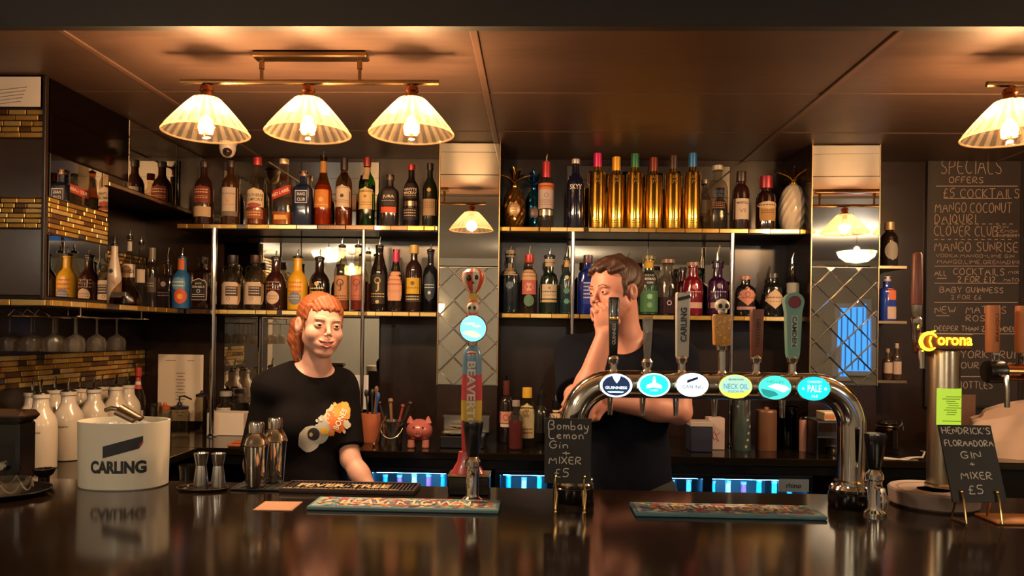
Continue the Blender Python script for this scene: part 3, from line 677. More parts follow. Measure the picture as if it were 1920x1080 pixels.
    nr_ = prof_r(pr, .985)*R
    if cap:
        k = cap[0]
        if k == 'pourer':
            mb = MB(); mb.lathe([(nr_*.95, H+.0003), (nr_*1.08, H+.002), (nr_*1.08, H+.008), (nr_*.55, H+.013)], 14); mb.build('pourer_collar', mat('pourer_black', '#120f0e', .4), t)
            hh = (cap[1] if len(cap) > 1 else 18)*sc; mb = MB(); mb.tube([(0, 0, H+.012), (.0, 0, H+hh*.55), (hh*.10, -hh*.06, H+hh)], [.0045, .0042, .003], 10); mb.build('pourer_spout', CHROME(), t)
        else:                                           # ('screw'|'cork', colour, height px)
            hc = cap[2]*sc; z0 = H-hc; q = max(prof_r(pr, z/20)*R for z in range(int(20*max(.7, z0/H)), 21)) if k != 'wide' else nr_*1.1
            q = max(nr_, prof_r(pr, max(z0/H, .8))*R)*1.06
            mb = MB(); mb.lathe([(q, z0), (q*1.02, z0+hc*.05), (q, H+.0015), (q*.9, H+.003), (0, H+.003)], 24)
            mb.build('cap', mat('cap_'+cap[1].lstrip('#'), cap[1], .35, .35 if k == 'screw' else 0), t)
            if len(cap) > 3:
                hh = cap[3]*sc; mb = MB(); mb.tube([(0, 0, H+.003), (0, 0, H+hh*.6), (hh*.08, 0, H+hh)], [.004, .0038, .0028], 8); mb.build('pourer_spout', CHROME(), t)
    return t
GT = 'spirit bottles on the upper left shelf'; GR = 'spirit bottles on the upper right shelf'; GM = 'spirit bottles on the middle left shelf'; GN = 'spirit bottles on the middle right shelf'
B = bottle
# upper left shelf
B('whisky_bottle', 'dark whisky bottle with a maroon label above a cream band', GT, 383, 305, 37, 'std', 'dark:#2a1710', cap=('screw', '#2b211d', 10), labels=[('arch', 346, 380, .86, '#6d2a20', [('=2', 356, 3, '#d8b890'), ('=2', 368, 2, '#c49a70')]), ('rect', 387, 406, .9, '#b9a183')])
B('whisky_bottle', 'whisky bottle with a tall pale grey label and grey lower band', GT, 433, 303, 34, 'tall', 'dark:#3a2210', cap=('screw', '#2a201c', 12), labels=[('rect', 351, 396, .93, '#b9ab9f', [('=1', 364, 4, '#8a7a78'), ('#1', 377, 6, '#d98a3a'), ('=1', 384, 2, '#8a7a78')]), ('rect', 396, 405, .93, '#6e6158')])
B('liqueur_bottle', 'clear liqueur bottle with red cap, quilted shoulders and white label', GT, 482, 297, 37, 'std', 'clear:#efe3d0', cap=('screw', '#9c2a2a', 14), fill=388, liq='dark:#6a2412', labels=[('arch', 352, 388, .88, '#c9b79c', [('SOUTHERN', 366, 6, '#3a2418', .95), ('COMFORT', 374, 6, '#3a2418', .95)]), ('oval', 380, 389, .7, '#9c4030'), ('rect', 393, 410, .85, '#8a4a28', [('=2', 399, 3, '#e0b070')])])
B('whisky_bottle', 'square clear whisky bottle with a slanting red label', GT, 532, 300, 38, 'square', 'clear:#eadfcc', cap=('screw', '#c9b79a', 9), ex=5, fill=397, liq='dark:#a8561a', labels=[('slant', 353, 369, .96, '#a82c20', [('RED LABEL', 361, 6, '#ecd9c0', .92)]), ('rect', 403, 412, .62, '#d2a24c')])
B('whisky_bottle', 'squat square navy blue whisky bottle with white framed lettering', GT, 570, 323, 37, 'square', 'dark:#1c2440', cap=('screw', '#7a5c48', 9), ex=6, labels=[('rect', 357, 381, .62, '#cfd2dc'), ('rect', 358.5, 379.5, .57, '#1d2542', [('HAIG', 364, 6, '#dfe2ea', .7), ('CLUB', 374, 6, '#dfe2ea', .7)])])
B('whisky_bottle', 'amber whisky bottle with long neck, orange label and pourer', GT, 606, 296, 34, 'longneck', 'clear:#c98a3a', cap=('pourer', 12), fill=345, liq='dark:#b86a18', labels=[('rect', 355, 389, .93, '#c07a34', [('#1', 374, 9, '#e0a868'), ('=1', 384, 2, '#e6c490')]), ('rect', 300, 322, .40, '#a8763c')])
B('whisky_bottle', 'whisky bottle with rounded cream label and dark neck foil', GT, 645, 298, 31, 'tall', 'clear:#c9a878', cap=('screw', '#2c1f1c', 22), fill=350, liq='dark:#7a2a12', labels=[('arch', 346, 388, .92, '#bfae98', [('#1', 367, 7, '#3a2c28', .4), ('=1', 352, 2, '#5a4a42'), ('=2', 376, 2, '#7a6a5e')])])
B('whisky_bottle', 'green whisky bottle with red neck foil and cream label', GT, 688, 297, 31, 'tall', 'clear:#5f9a4a', cap=('screw', '#7a2420', 16), fill=345, liq='dark:#2f4a18', labels=[('arch', 350, 392, .95, '#cdb583', [('JAMESON', 359, 5.5, '#3f3020', .95), ('#1', 368, 6, '#a8683a'), ('=2', 380, 2.4, '#7a6840')]), ('rect', 312, 336, .36, '#a88a6a')])
B('whisky_bottle', 'dark waisted whisky bottle with white lettering and an orange band', GT, 731, 329, 33, 'square', 'dark:#24181a', cap=('screw', '#4a3a34', 10), ex=3.2, labels=[('rect', 352, 386, .9, '#221a1c', [('JURA', 369, 7, '#d8ccc0', .8), ('=1', 377, 2.4, '#a89a90')]), ('rect', 388, 399, .86, '#c25230')])
B('whisky_bottle', 'black whisky bottle with red cap, white lettering and a silver band', GT, 771, 310, 30, 'std', 'dark:#1c1214', cap=('screw', '#a02c30', 10), labels=[('rect', 343, 372, .95, '#1d1416', [('WHYTE', 355, 5, '#d8ccc0', .85), ('MACKAY', 361.5, 5, '#d8ccc0', .85), ('=1', 367, 2, '#b8a898')]), ('rect', 377, 386, .97, '*#b8a090'), ('rect', 390, 412, .9, '#1d1416', [('=3', 395, 3, '#b8a898')])])
B('whisky_bottle', 'dark green whisky bottle with a gold stag mark and beige label', GT, 806, 308, 28, 'std', 'dark:#1a1e14', cap=('screw', '#2c2420', 12), labels=[('rect', 373, 404, .96, '#a08a74', [('=4', 380, 2, '#6a5a50')]), ('rect', 348, 366, .5, None, [('#2', 356, 9, '#c0a058')])])
# upper right shelf
def leaf_crown(t, z, r, h, n, m, parent_name='leaf', droop=1.15, lw=.013):
    for k in range(n):
        a = 2*PI*k/n+.3; lev = k % 3; ln = h*(1, .82, .6)[lev]; out = r*(.55, 1.15, 1.5)[lev]*droop; mb = MB(); vs = []; N = 7
        for i in range(N+1):
            s = i/N; rad = .006+out*s**1.5; zz = z+ln*(s-.25*s*s*(lev+1)*.5); wd = lw*(1-s)**.7*(.6+s)*1.1; th = .0012
            cx, cy = rad*math.cos(a), rad*math.sin(a); px_, py_ = -math.sin(a)*wd, math.cos(a)*wd
            vs += [(cx-px_, cy-py_, zz+.002), (cx, cy, zz-th), (cx+px_, cy+py_, zz+.002)]
        fs = [(3*i+j, 3*i+j+1, 3*i+j+4, 3*i+j+3) for i in range(N) for j in (0, 1)]; mb.add(vs, fs)
        o = mb.build(parent_name, m, t); md = o.modifiers.new('t', 'SOLIDIFY'); md.thickness = .0014
def pineapple(px, y_top, y_body, w, name, lab, mbody, mleaf, dy=0.0, medal=None, facet=True, foot=False):
    R = w/2*(YS+.06)/F; Yc = YS+.03+R+dy; x = P(px, 390, Yc).x; hb = P(px, y_body, Yc).z-ZT; ht = P(px, y_top, Yc).z-ZT
    t = thing(name, lab, 'bottle', (x, Yc, ZT+.0004), 0, GR)
    n = 28; rows = 18; mb = MB(); vs = []; rr = []
    for i in range(rows+1):
        s = i/rows; r = R*math.sqrt(max(0, 1-((s-.42)/.60)**2)) if s > .42 else R*math.sqrt(1-((.42-s)/.55)**2)
        r = max(r, R*.24); rr.append((r, s*hb))
        for k in range(n):
            a = 2*PI*(k+.5*(i % 2))/n; q = r*(1+(.055 if facet else .026)*(1 if (k+i//2) % 2 == 0 else -.4)*(0 if i in (0, rows) else 1))
            vs.append((q*math.cos(a), q*math.sin(a), s*hb))
    fs = []
    for i in range(rows):
        for k in range(n):
            a, b, c_, d = i*n+k, i*n+(k+1) % n, (i+1)*n+(k+1) % n, (i+1)*n+k
            fs += [(a, b, d), (b, c_, d)] if i % 2 == 0 else [(a, b, c_), (a, c_, d)]
    fs += [tuple(reversed(range(n))), tuple(rows*n+k for k in range(n))]
    mb.add(vs, fs); mb.build('faceted_body', mbody, t, smooth=12 if facet else 9)
    mb = MB(); mb.lathe([(R*.26, hb-.001), (R*.28, hb+.006), (R*.2, hb+.014), (R*.2, hb+.02)], 16); mb.build('collar', mleaf, t)
    leaf_crown(t, hb+.012, R*.95, ht-hb-.012, 9, mleaf)
    if medal:
        mb = MB(); mb.ball((0, -R*.80, hb*.43), (R*.60, R*.30, R*.74), 24); md_ = mb.build('medallion', medal, t)
        mb = MB()
        for q in range(3): mb.box((0, -R*1.085-.0008+abs(q-1)*.0012, hb*.43+.011-q*.011), (.030-.006*q, .0012, .003))
        mb.build('lettering', imat('#a88a60'), md_)
    if foot:
        mb = MB(); mb.lathe([(R*.72, -.0002), (R*.74, .006), (R*.70, .018), (R*.6, .02)], 28); mb.build('foot', mbody, t)
    return t
mgoldd = mat('pineapple_gold', '#c89a4a', .16, 1, noise=.2, nscale=40)
pineapple(964, 308, 352, 42, 'pineapple_bottle', 'gold faceted pineapple bottle with gold leaf crown', mat('pineapple_glass_gold', '#9a6f34', .1, .85), mgoldd, medal=mat('medal_champagne', '#c8ab86', .4, .5))
pineapple(1001, 315, 356, 36, 'pineapple_bottle', 'blue faceted pineapple bottle with blue leaf crown', mat('pineapple_glass_blue', '#1f5f7c', .1, .8), mat('leaf_blue', '#2a5f9c', .2, .9), dy=.115, medal=mat('medal_lilac', '#8a8494', .4, .4))
pineapple(1487, 312, 346, 54, 'pineapple_bottle', 'white ceramic pineapple bottle with gold leaf crown', mat('ceramic_white', '#d4c8b6', .3, coat=.5, bump=.25, bscale=90), mgoldd, facet=False, foot=True)
B('vodka_bottle', 'vodka bottle with red neck, white label and orange shoulder band', GR, 1024, 305, 30, 'cylinder', 'clear:#d8d0cc', cap=('screw', '#a8303c', 29, 15), labels=[('rect', 343, 355, .97, '#c0703a', [('=1', 350, 4, '#5a2a1a')]), ('rect', 355, 391, .96, '#b0a4a8', [('#3', 366, 9, '#8a7078'), ('=3', 376, 2.4, '#8a7078')]), ('rect', 393, 404, .85, '*#c8beb4')])
B('vodka_bottle', 'cobalt vodka bottle with white lettering and silver cap', GR, 1079, 300, 34, 'tall', 'dark:#12152e', cap=('screw', '#a8a4a4', 8), labels=[('rect', 344, 356, .8, None, [('SKYY', 350, 9.5, '#d8d4d4', .82)])])
for (px, top, cc, cn) in ((1120, 289, '#c2286a', 'pink'), (1155, 296, '#d8a030', 'yellow'), (1190, 290, '#2f6a4a', 'green'), (1225, 297, '#6e2a20', 'dark red'), (1262, 293, '#3c2a24', 'brown'), (1298, 289, '#2f6aa8', 'blue')):
    B('gold_vodka_bottle', 'mirror gold vodka bottle with %s cap' % cn, GR, px, top, 31, 'cylinder', 'metal:#ecbc52', cap=('screw', cc, 25), labels=[('rect', 325, 345, .7, None, [('AU', 332, 7, '#7a5518', .5), ('79', 341, 7, '#7a5518', .5)]), ('rect', 409, 419, .7, None, [('=3', 411, 2, '#8a6420')])])
B('vodka_bottle', 'clear round-shouldered vodka bottle with blue lettering', GR, 1345, 312, 38, 'absolut', 'clear:#e6e2dc', cap=('screw', '#b8b0a4', 8), fill=392, liq='clear:#d8cfc0', labels=[('rect', 354, 372, .75, None, [('ABSOLUT', 359, 5, '#32406a', .9), ('VODKA', 366.5, 5.5, '#32406a', .8)]), ('rect', 376, 400, .7, None, [('=4', 380, 2, '#a87860')])])
B('vodka_bottle', 'small clear bottle tucked behind the round-shouldered vodka bottle', GR, 1321, 338, 26, 'std', 'clear:#d8d2ca', dy=.125, cap=('screw', '#a89e94', 7), labels=[('rect', 375, 405, .8, '#8f8478')])
B('cognac_bottle', 'dark cognac bottle with white label and black name bar', GR, 1389, 323, 31, 'squat', 'dark:#2a1512', cap=('screw', '#332824', 18), labels=[('rect', 372, 411, .93, '#c4bab0', [('MARTELL', 380, 4.5, '#3a2a30', .72), ('VS', 395, 7, '#8a6a58', .5)])])
B('liqueur_bottle', 'dark ornate bottle with red foil top and cream crown-shaped label', GR, 1436, 332, 36, 'apoth', 'dark:#24100e', cap=('screw', '#8a2434', 22), labels=[('coffin', 378, 414, .82, '#a88352', [('=2', 395, 2.5, '#6a4a28')]), ('oval', 377, 392, .95, '#c8b494', [('=1', 385, 4, '#6a4a30')])])
# middle left shelf
Zm = ZM
B('rum_bottle', 'painted blue rum bottle with orange motif and pourer', GM, 341, 484, 36, 'dmf', 'paint:#2a5a8c', Zm, ('pourer', 20), [('oval', 519, 545, .7, '#5a8fae', [('=2', 530, 4, '#e8c890'), ]), ('oval', 541, 570, .6, '#c2502a', [('#2', 556, 12, '#e0a040')], .25), ('rect', 485, 505, .36, '#c2602a')])
B('whiskey_bottle', 'square bottle with black label and white lettering', GM, 380, 483, 35, 'square', 'dark:#1c0f0b', Zm, ('screw', '#15100f', 12), [('arch', 522, 563, .86, '#b8a8a0'), ('arch', 523.5, 562, .82, '#14100f', [("JACK", 532, 4, '#cfc4ba', .6), ("DANIEL'S", 538, 4, '#cfc4ba', .8), ('#3', 546, 7, '#cfc4ba'), ('=2', 553, 2.4, '#cfc4ba')])], ex=5)
kl = lambda: [('coffin', 529, 571, .92, '#b39a80', [('#3', 560, 7, '#6a5444')]), ('rect', 537, 555, .52, '#2a211f', [('=3', 541, 3, '#b8a490')], .25)]
B('rum_bottle', 'clear jug rum bottle with neck loops and tan label beside the chrome post', GM, 436, 480, 40, 'jug', 'clear:#ded2b8', Zm, ('screw', '#241c1a', 14), kl(), fill=537, liq='dark:#241410', loops=True)
B('rum_bottle', 'clear jug rum bottle with neck loops and tan label beside the brown bottle', GM, 479, 480, 41, 'jug', 'clear:#ded2b8', Zm, ('screw', '#3a201c', 14), kl(), fill=530, liq='dark:#241410', loops=True)
B('rum_bottle', 'brown rum bottle with a round cream label and pourer', GM, 517, 486, 38, 'dmf', 'dark:#2c1410', Zm, ('pourer', 16), [('rect', 525, 545, .8, None, [('=3', 530, 4, '#8a5a40')]), ('oval', 545, 571, .62, '#b89a80', [('=2', 556, 3, '#8a6a54')])])
B('rum_bottle', 'yellow painted rum bottle with orange print and blue disc', GM, 558, 485, 38, 'dmf', 'paint:#c8961c', Zm, ('pourer', 18), [('rect', 525, 545, .8, None, [('=3', 531, 5, '#c05a24')]), ('oval', 546, 572, .62, '#6a6a70', [('=2', 556, 3, '#a8a4a0')])])
B('rum_bottle', 'black rum bottle with gold lettering and pourer', GM, 599, 486, 38, 'dmf', 'dark:#191012', Zm, ('pourer', 18), [('rect', 523, 548, .8, None, [('#2', 532, 10, '#c0a050'), ('=2', 542, 4, '#d8bc70')])])
sl = lambda c, i: [('rect', 517, 563, .97, c, [('#3', 530, 14, i), ('J', 538, 16, i), ('=2', 556, 3, i)])]
B('rum_bottle', 'clear necked rum bottle with tan scroll label above the red hair', GM, 641, 464, 29, 'sailor', 'clear:#e2dccb', Zm, ('pourer', 18), sl('#a8764e', '#4a2a1c'), fill=516, liq='dark:#8a4a2a')
B('rum_bottle', 'clear necked rum bottle with red-brown scroll label beside the chrome post', GM, 671, 464, 27, 'sailor', 'clear:#e2dccb', Zm, ('pourer', 16), sl('#a05a44', '#7a2a24'), fill=516, liq='dark:#7a1c14')
B('rum_bottle', 'clear bottle with dark red liquid half hidden by the chrome post', GM, 690, 476, 22, 'sailor', 'clear:#d8d2c0', Zm, ('pourer', 12), (), dy=.075, fill=532, liq='dark:#5a1a14')
B('rum_bottle', 'black rum bottle with gold scroll print and tall pourer', GM, 711, 464, 32, 'sailor', 'dark:#17110f', Zm, ('pourer', 20), [('rect', 515, 570, .97, '#1a1311', [('#3', 526, 12, '#b89a50'), ('J', 538, 18, '#b89a50'), ('=2', 552, 3, '#b89a50'), ('#1', 566, 7, '#b89a50')])])
B('tequila_bottle', 'dark bottle with bright pink neck foil and peach label', GM, 742, 469, 30, 'longneck', 'dark:#1d1411', Zm, ('cork', '#b82a58', 23), [('coffin', 509, 564, .88, '#c08a6a', [('=2', 526, 5, '#a04a30'), ('=2', 545, 2, '#a06a50')])], ex=3)
B('liqueur_bottle', 'clear bottle with yellow cork and bold yellow label', GM, 776, 461, 31, 'gin', 'dark:#2a1a18', Zm, ('cork', '#c8aa5a', 15), [('rect', 521, 551, .92, '#c49a24', [('#1', 531, 8, '#6a4a14'), ('=1', 541, 4, '#8a6a1c')]), ('rect', 553, 566, .92, '#3a3022', [('=2', 557, 3, '#c8b890')])])
B('gin_bottle', 'ribbed bottle with dark teal panel beside the mirrored pillar', GM, 807, 472, 28, 'gin', 'clear:#8a8c98', Zm, ('pourer', 14), [('oval', 509, 566, .75, '#1f2e38', [('=2', 535, 3, '#c0c4c8'), ('#1', 549, 6, '#b8b8bc')])])
# left corner of the middle shelf
GL = 'spirit bottles in the left shelf corner'
B('rum_bottle', 'white opaque bottle with a sun mark and pourer', GL, 214, 462, 27, 'malibu', 'paint:#c2b6a8', Zm, ('pourer', 22), [('oval', 500, 518, .7, None, [('#2', 508, 10, '#3a3a4a')])], Y=3.15)
B('rum_bottle', 'clear rum bottle with white label and silver pourer', GL, 243, 447, 26, 'std', 'clear:#cfc8c0', Zm, ('pourer', 18), [('rect', 495, 520, .95, '#c4bab2', [('BACARDI', 509, 7, '#2a2a30', .95)]), ('rect', 452, 470, .5, '#b8b0a8')], Y=3.30)
B('vodka_bottle', 'clear bottle with paper neck band behind the decanter', GL, 264, 458, 24, 'std', 'clear:#cfc8c0', Zm, ('pourer', 16), [('rect', 505, 530, .9, '#b8a894')], Y=3.40)
B('liqueur_bottle', 'dark bottle with pewter neck band in the shelf corner', GL, 285, 466, 24, 'gin', 'dark:#2a2420', Zm, ('cork', '#7a7468', 22), [('rect', 520, 548, .9, '#4a4038', [('=2', 532, 3, '#a89a88')])], Y=3.50)
B('liqueur_bottle', 'dark square bottle with silver print and tall pourer', GL, 314, 497, 33, 'square', 'dark:#2a1e20', Zm, ('pourer', 34), [('rect', 525, 560, .85, None, [('#2', 533, 12, '#a89a94'), ('=2', 550, 3, '#8a7a74')])], ex=4, Y=3.52)
B('liqueur_bottle', 'slim amber bottle with red label in the shelf corner', GL, 196, 485, 22, 'std', 'dark:#4a2a14', Zm, ('screw', '#2a1a14', 10), [('rect', 522, 545, .9, '#a03a2a')], Y=3.26)
c = P(236, 520, 3.04)
t = thing('decanter', 'low bell-shaped glass decanter of dark liquor with a metal name band', 'decanter', (c.x, 3.04, ZM+.0004))
R = .061
mb = MB(); mb.lathe([(R*.9, 0), (R, .006), (R*1.0, .02), (R*.97, .035), (R*.8, .062), (R*.52, .085), (R*.3, .1), (R*.25, .11), (R*.25, .135), (R*.33, .137), (R*.33, .142)], 32); mb.build('glass_body', glass('decanter_glass', '#d8c4b0'), t)
mb = MB(); mb.lathe([(R*.86, .004), (R*.95, .01), (R*.94, .032)], 32); mb.build('liquid', mat('decanter_liquor', '#1a0c08', .1, coat=.5), t)
mb = MB(); mb.lathe([(R*.3, .1425), (R*.34, .15), (R*.2, .165), (0, .168)], 20); mb.build('stopper', glass('decanter_glass'), t)
mb = MB(); mb.bbox((.004, -R*.99, .045), (.062, .004, .018), .001); nb = mb.build('name_band', mat('foil_pewter', '#9a948a', .3, .8), t)
mb = MB(); put_text(mb, 'HOOG', lambda u, v: (.004+u, -R*.99-.0025, .045+v), .010); mb.build('lettering', imat('#2a2422'), nb)
# middle right shelf
B('gin_bottle', 'gin bottle with pewter neck, cream shoulder label and dark blue body', GN, 956, 480, 37, 'gin', 'dark:#1c2630', Zm, ('pourer', 18), [('rect', 493, 516, .95, '#a89478', [('=2', 503, 3, '#6a5a48')]), ('rect', 468, 481, .42, '#a8967c'), ('oval', 520, 555, .45, None, [('#2', 535, 16, '#5a7078')])])
B('gin_bottle', 'clear gin bottle with red neck and colourful floral print', GN, 992, 479, 32, 'gin', 'clear:#c8b8b4', Zm, ('screw', '#b03c38', 14, 18), [('rect', 505, 525, .95, '#b89a78', [('=2', 512, 4, '#8a5a40')]), ('rect', 525, 552, .8, '#a8564c', [('#2', 538, 18, '#c8948a')]), ('oval', 552, 575, .6, '#4a6a54')])
B('gin_bottle', 'green gin bottle with cream label and cream neck band', GN, 1030, 483, 34, 'apoth', 'dark:#14231c', Zm, ('pourer', 18), [('rect', 533, 560, .97, '#c0b098', [('#1', 540, 5, '#8a7a60'), ('=1', 548, 4, '#6a5a48'), ('=1', 554, 2, '#8a7a68')]), ('rect', 562, 567, .97, '#b8a46c'), ('rect', 485, 499, .55, '#b8a690')])
B('gin_bottle', 'slim dark teal gin bottle with gold neck label', GN, 1062, 487, 25, 'tall', 'dark:#183038', Zm, ('pourer', 26), [('rect', 488, 500, .46, '#c8a458'), ('rect', 515, 580, .75, None, [('#2', 520, 9, '#c8b890'), ('#2', 545, 14, '#4a7a70'), ('#2', 565, 12, '#4a8a78')])])
B('gin_bottle', 'cobalt blue gin bottle with white upright lettering', GN, 1102, 480, 38, 'square', 'dark:#142a8a', Zm, ('screw', '#6a4a4a', 14), [('rect', 528, 570, .55, '#1a3098', [('=5', 532, 4, '#c8ccd8')])], ex=3)
B('gin_bottle', 'gin bottle with pink label behind the dark-haired person', GN, 1178, 492, 30, 'gin', 'dark:#2a1a24', Zm, ('pourer', 18), [('rect', 520, 560, .9, '#a0505a')])
B('gin_bottle', 'green glitter gin bottle with black shoulders and white lettering', GN, 1216, 481, 36, 'apoth', 'dark:#1c4030', Zm, ('cork', '#7a6a44', 6), [('rect', 505, 535, .97, '#10171a', [('DEAD', 516, 4, '#c8ccc8', .7), ('MERMAID', 523, 4.5, '#d0d4d0', .62), ('GIN', 530, 4, '#d0d4d0', .5)]), ('rect', 488, 502, .5, '#c8a030'), ('rect', 545, 585, .9, '#3a6a44', [('#2', 556, 12, '#8ac09a'), ('#2', 572, 12, '#6aa070')])])
B('gin_bottle', 'clear gin bottle with a third of purple liquid left', GN, 1252, 488, 38, 'apoth', 'clear:#d8cec8', Zm, ('cork', '#8a6a5c', 6), [('rect', 560, 582, .9, None, [('#3', 568, 9, '#c8b8c4')])], fill=557, liq='dark:#3a1436')
B('gin_bottle', 'tall red gin bottle with pale paper strip', GN, 1299, 493, 36, 'apoth', 'dark:#6a1224', Zm, ('cork', '#8a7060', 6), [('rect', 528, 555, .9, None, [('#2', 538, 12, '#c06a74'), ('=1', 548, 3, '#d08a90')]), ('rect', 567, 578, .85, '#b89484')])
B('gin_bottle', 'slim red bottle added as a reflection of the tall red one', GN, 1280, 503, 24, 'apoth', 'dark:#5a1420', Zm, ('cork', '#7a6050', 5), (), dy=.09)  # no bottle of its own; added to imitate a thin red reflection
B('gin_bottle', 'purple gin bottle with steel pourer and cream strip', GN, 1345, 494, 37, 'apoth', 'dark:#32143c', Zm, ('pourer', 34), [('rect', 528, 555, .9, None, [('#2', 536, 12, '#a890b0'), ('=1', 548, 3, '#b8a4c0')]), ('rect', 567, 578, .95, '#a08a76')])
B('gin_bottle', 'black apothecary gin bottle with a pink diamond label', GN, 1397, 519, 38, 'squat', 'dark:#17191a', Zm, ('cork', '#a8745c', 6), [('diamond', 537, 573, .98, '#c0806a', [('#3', 552, 10, '#8a3a34'), ('=1', 559, 3, '#8a4a40')]), ('rect', 575, 581, .9, '#a87a7a')])
B('gin_bottle', 'black apothecary gin bottle with a cream diamond label', GN, 1448, 514, 38, 'squat', 'dark:#17191a', Zm, ('cork', '#2a2a2c', 8), [('diamond', 542, 579, .98, '#bfa284', [('=1', 559, 4, '#7a5a48'), ('=1', 566, 2, '#8a6a58')])])
B('gin_bottle', 'dark slim bottle with pourer beside the mirrored pillar', GN, 1485, 500, 26, 'tall', 'dark:#151516', Zm, ('pourer', 26), [('rect', 530, 550, .9, '#8a8a84')])
# niche right of the second pillar
GQ = 'bottles on the short right-hand shelves'
for (py, nm) in ((500, 'topmost'), (602, 'middle'), (712, 'lowest')):
    x0 = P(1650, py, YS).x; z = P(1660, py, YS+.08).z
    t = thing('short_shelf', 'short black shelf beside the mirrored pillar, %s of three' % nm, 'shelf', (x0+.005, YS+.04, z-.012), 0, 'short shelves')
    sbox('board', (0, 0, 0), (.13, YW-YS-.042, .012), mshelf, t); sbox('front_lip', (0, -.003, 0), (.13, 0, .012), mat('trim_bronze', '#a58a66', .3, 1), t)
    if nm == 'topmost': B('gin_bottle', 'dark bottle with a grey oval label on the short right-hand shelf', GQ, 1667, 418, 30, 'squat', 'dark:#1d1512', z, ('screw', '#a8906c', 14), [('oval', 452, 488, .8, '#8a8478')], Y=YS+.09)
    if nm == 'middle': B('gin_bottle', 'bright blue bottle with orange label on the short right-hand shelf', GQ, 1662, 520, 30, 'square', 'dark:#20388c', z, ('screw', '#c8b8b0', 8), [('rect', 540, 562, .5, '#c0603a', (), .3), ('rect', 575, 598, .6, '#b09484', (), .3)], ex=3, Y=YS+.09)
    if nm == 'lowest':
        B('mixer_bottle', 'small bottle with pale cap on the lowest short shelf', GQ, 1664, 655, 17, 'std', 'dark:#3a2a22', z, ('screw', '#a08874', 6), [('rect', 680, 700, .95, '#a89080')], Y=YS+.08)
        B('mixer_bottle', 'taller small bottle with cream cap on the lowest short shelf', GQ, 1681, 645, 17, 'std', 'dark:#3a2a22', z, ('screw', '#b89c80', 8), [('rect', 678, 702, .95, '#a89080')], Y=YS+.08)
# back counter bottles right of the first pillar
GC = 'bottles on the back counter'
B('vermouth_bottle', 'slim bottle with red neck foil and pink paper label on the back counter', GC, 949, 715, 25, 'gin', 'dark:#1e1618', ZK, ('screw', '#5a2a24', 26, 20), [('rect', 772, 794, .97, '#b8806c', [('#3', 783, 12, '#9a3a34')]), ('rect', 795, 801, .8, '#c0b0a0')], Y=3.30)
B('gin_bottle', 'clear bottle full of pink petals on the back counter', GC, 967, 752, 27, 'gin', 'clear:#d0ccc4', ZK, ('cork', '#8a8078', 10), (), Y=3.11, fill=790, liq='dark:#7a3038')
B('gin_bottle', 'flat green-clear bottle with yellow cork and zigzag label on the back counter', GC, 988, 728, 32, 'squat', 'clear:#b8b494', ZK, ('cork', '#c89a34', 18), [('arch', 756, 822, .85, '#a89a74', [('#2', 775, 18, '#8a6a40'), ('=2', 806, 4, '#8a3a34')])], Y=3.2)
B('shaker_bottle', 'bottle with brushed steel sleeve and pourer on the back counter', GC, 1014, 742, 26, 'gin', 'dark:#1a1a1e', ZK, ('pourer', 24), [('rect', 762, 812, .99, '*#8a8880')], Y=3.36)
B('rum_bottle', 'dark bottle with cream label lettered in black behind the chalk sign', GC, 1042, 752, 27, 'gin', 'dark:#15161c', ZK, ('screw', '#141418', 14, 16), [('rect', 770, 800, .9, '#b89c80', [('SH', 779, 11, '#2a1a18', .8)])], Y=3.27)
# ------------------------------------------------------------------ things on the side counter and back counter
mstone = mat('stoneware_white', '#bcae9b', .22, coat=.6, noise=.06, nscale=20)
def stone_bottle(px, py_top, py_base, lab, script=True):
    p = PZ(px, py_base, ZK) if py_base > 0 else PXp(px, 800, py_base)-Vector((0, .05, 0)); Yc = p.y+.05; z = P(px, py_top, Yc).z-ZK; R = .051
    x = XZ(px, ZK+.12, Yc); H = z
    t = thing('stoneware_bottle', lab, 'bottle', (x, Yc, ZK+.0004), 0, 'white stoneware bottles on the side counter')
    mb = MB(); mb.lathe([(r*R, q*H) for r, q in SHAPES['stone']], 32); mb.build('ceramic_body', mstone, t)
    mb = MB(); mb.lathe([(R*.5, H+.0003), (R*.46, H+.004), (R*.2, H+.008)], 16); mb.build('pourer_collar', BLACKP(), t)
    mb = MB(); mb.tube([(0, 0, H+.006), (0, 0, H+.03), (.006, -.004, H+.05)], [.005, .0045, .0035], 8); mb.build('pourer_spout', CHROME(), t)
    if script:
        mb = MB(); put_text(mb, 'Jenever', lambda u, v: ((R*1.005)*math.sin(.25+u/R), -(R*1.008)*math.cos(.25+u/R), H*.50+v), .011); mb.build('lettering', imat('#5a4a44'), t)
for (px, tp, bs, lab) in ((76, 739, 884, 'white stoneware bottle beside the black machine, foremost of its row'), (128, 734, 866, 'white stoneware bottle second in its row behind the ice bucket'),
                     (176, 730, 851, 'white stoneware bottle directly behind the steel scoop'), (217, 725, 839, 'white stoneware bottle near the end of its row'), (240, 722, 829, 'white stoneware bottle at the end of its row beside the striped bottle'),
                     (60, 736, -1.815, 'white stoneware bottle half hidden behind the foremost one'), (102, 731, -1.815, 'white stoneware bottle in the rear rank near the mosaic wall'),
                     (149, 729, -1.815, 'white stoneware bottle in the rear rank behind the ice bucket rim'), (190, 725, -1.815, 'white stoneware bottle deep in the rear rank')):
    stone_bottle(px, tp, bs, lab)
B('rum_bottle', 'clear bottle with red and white striped neck among the white bottles', GC, 259, 690, 26, 'longneck', 'clear:#d8d0c4', ZK, ('cork', '#a83a34', 16), [('rect', 708, 716, .6, '#b84038'), ('rect', 716, 722, .62, '#d0c4b8'), ('rect', 722, 730, .64, '#b84038'), ('rect', 770, 800, .95, '#c0b0a0')], Y=3.44)
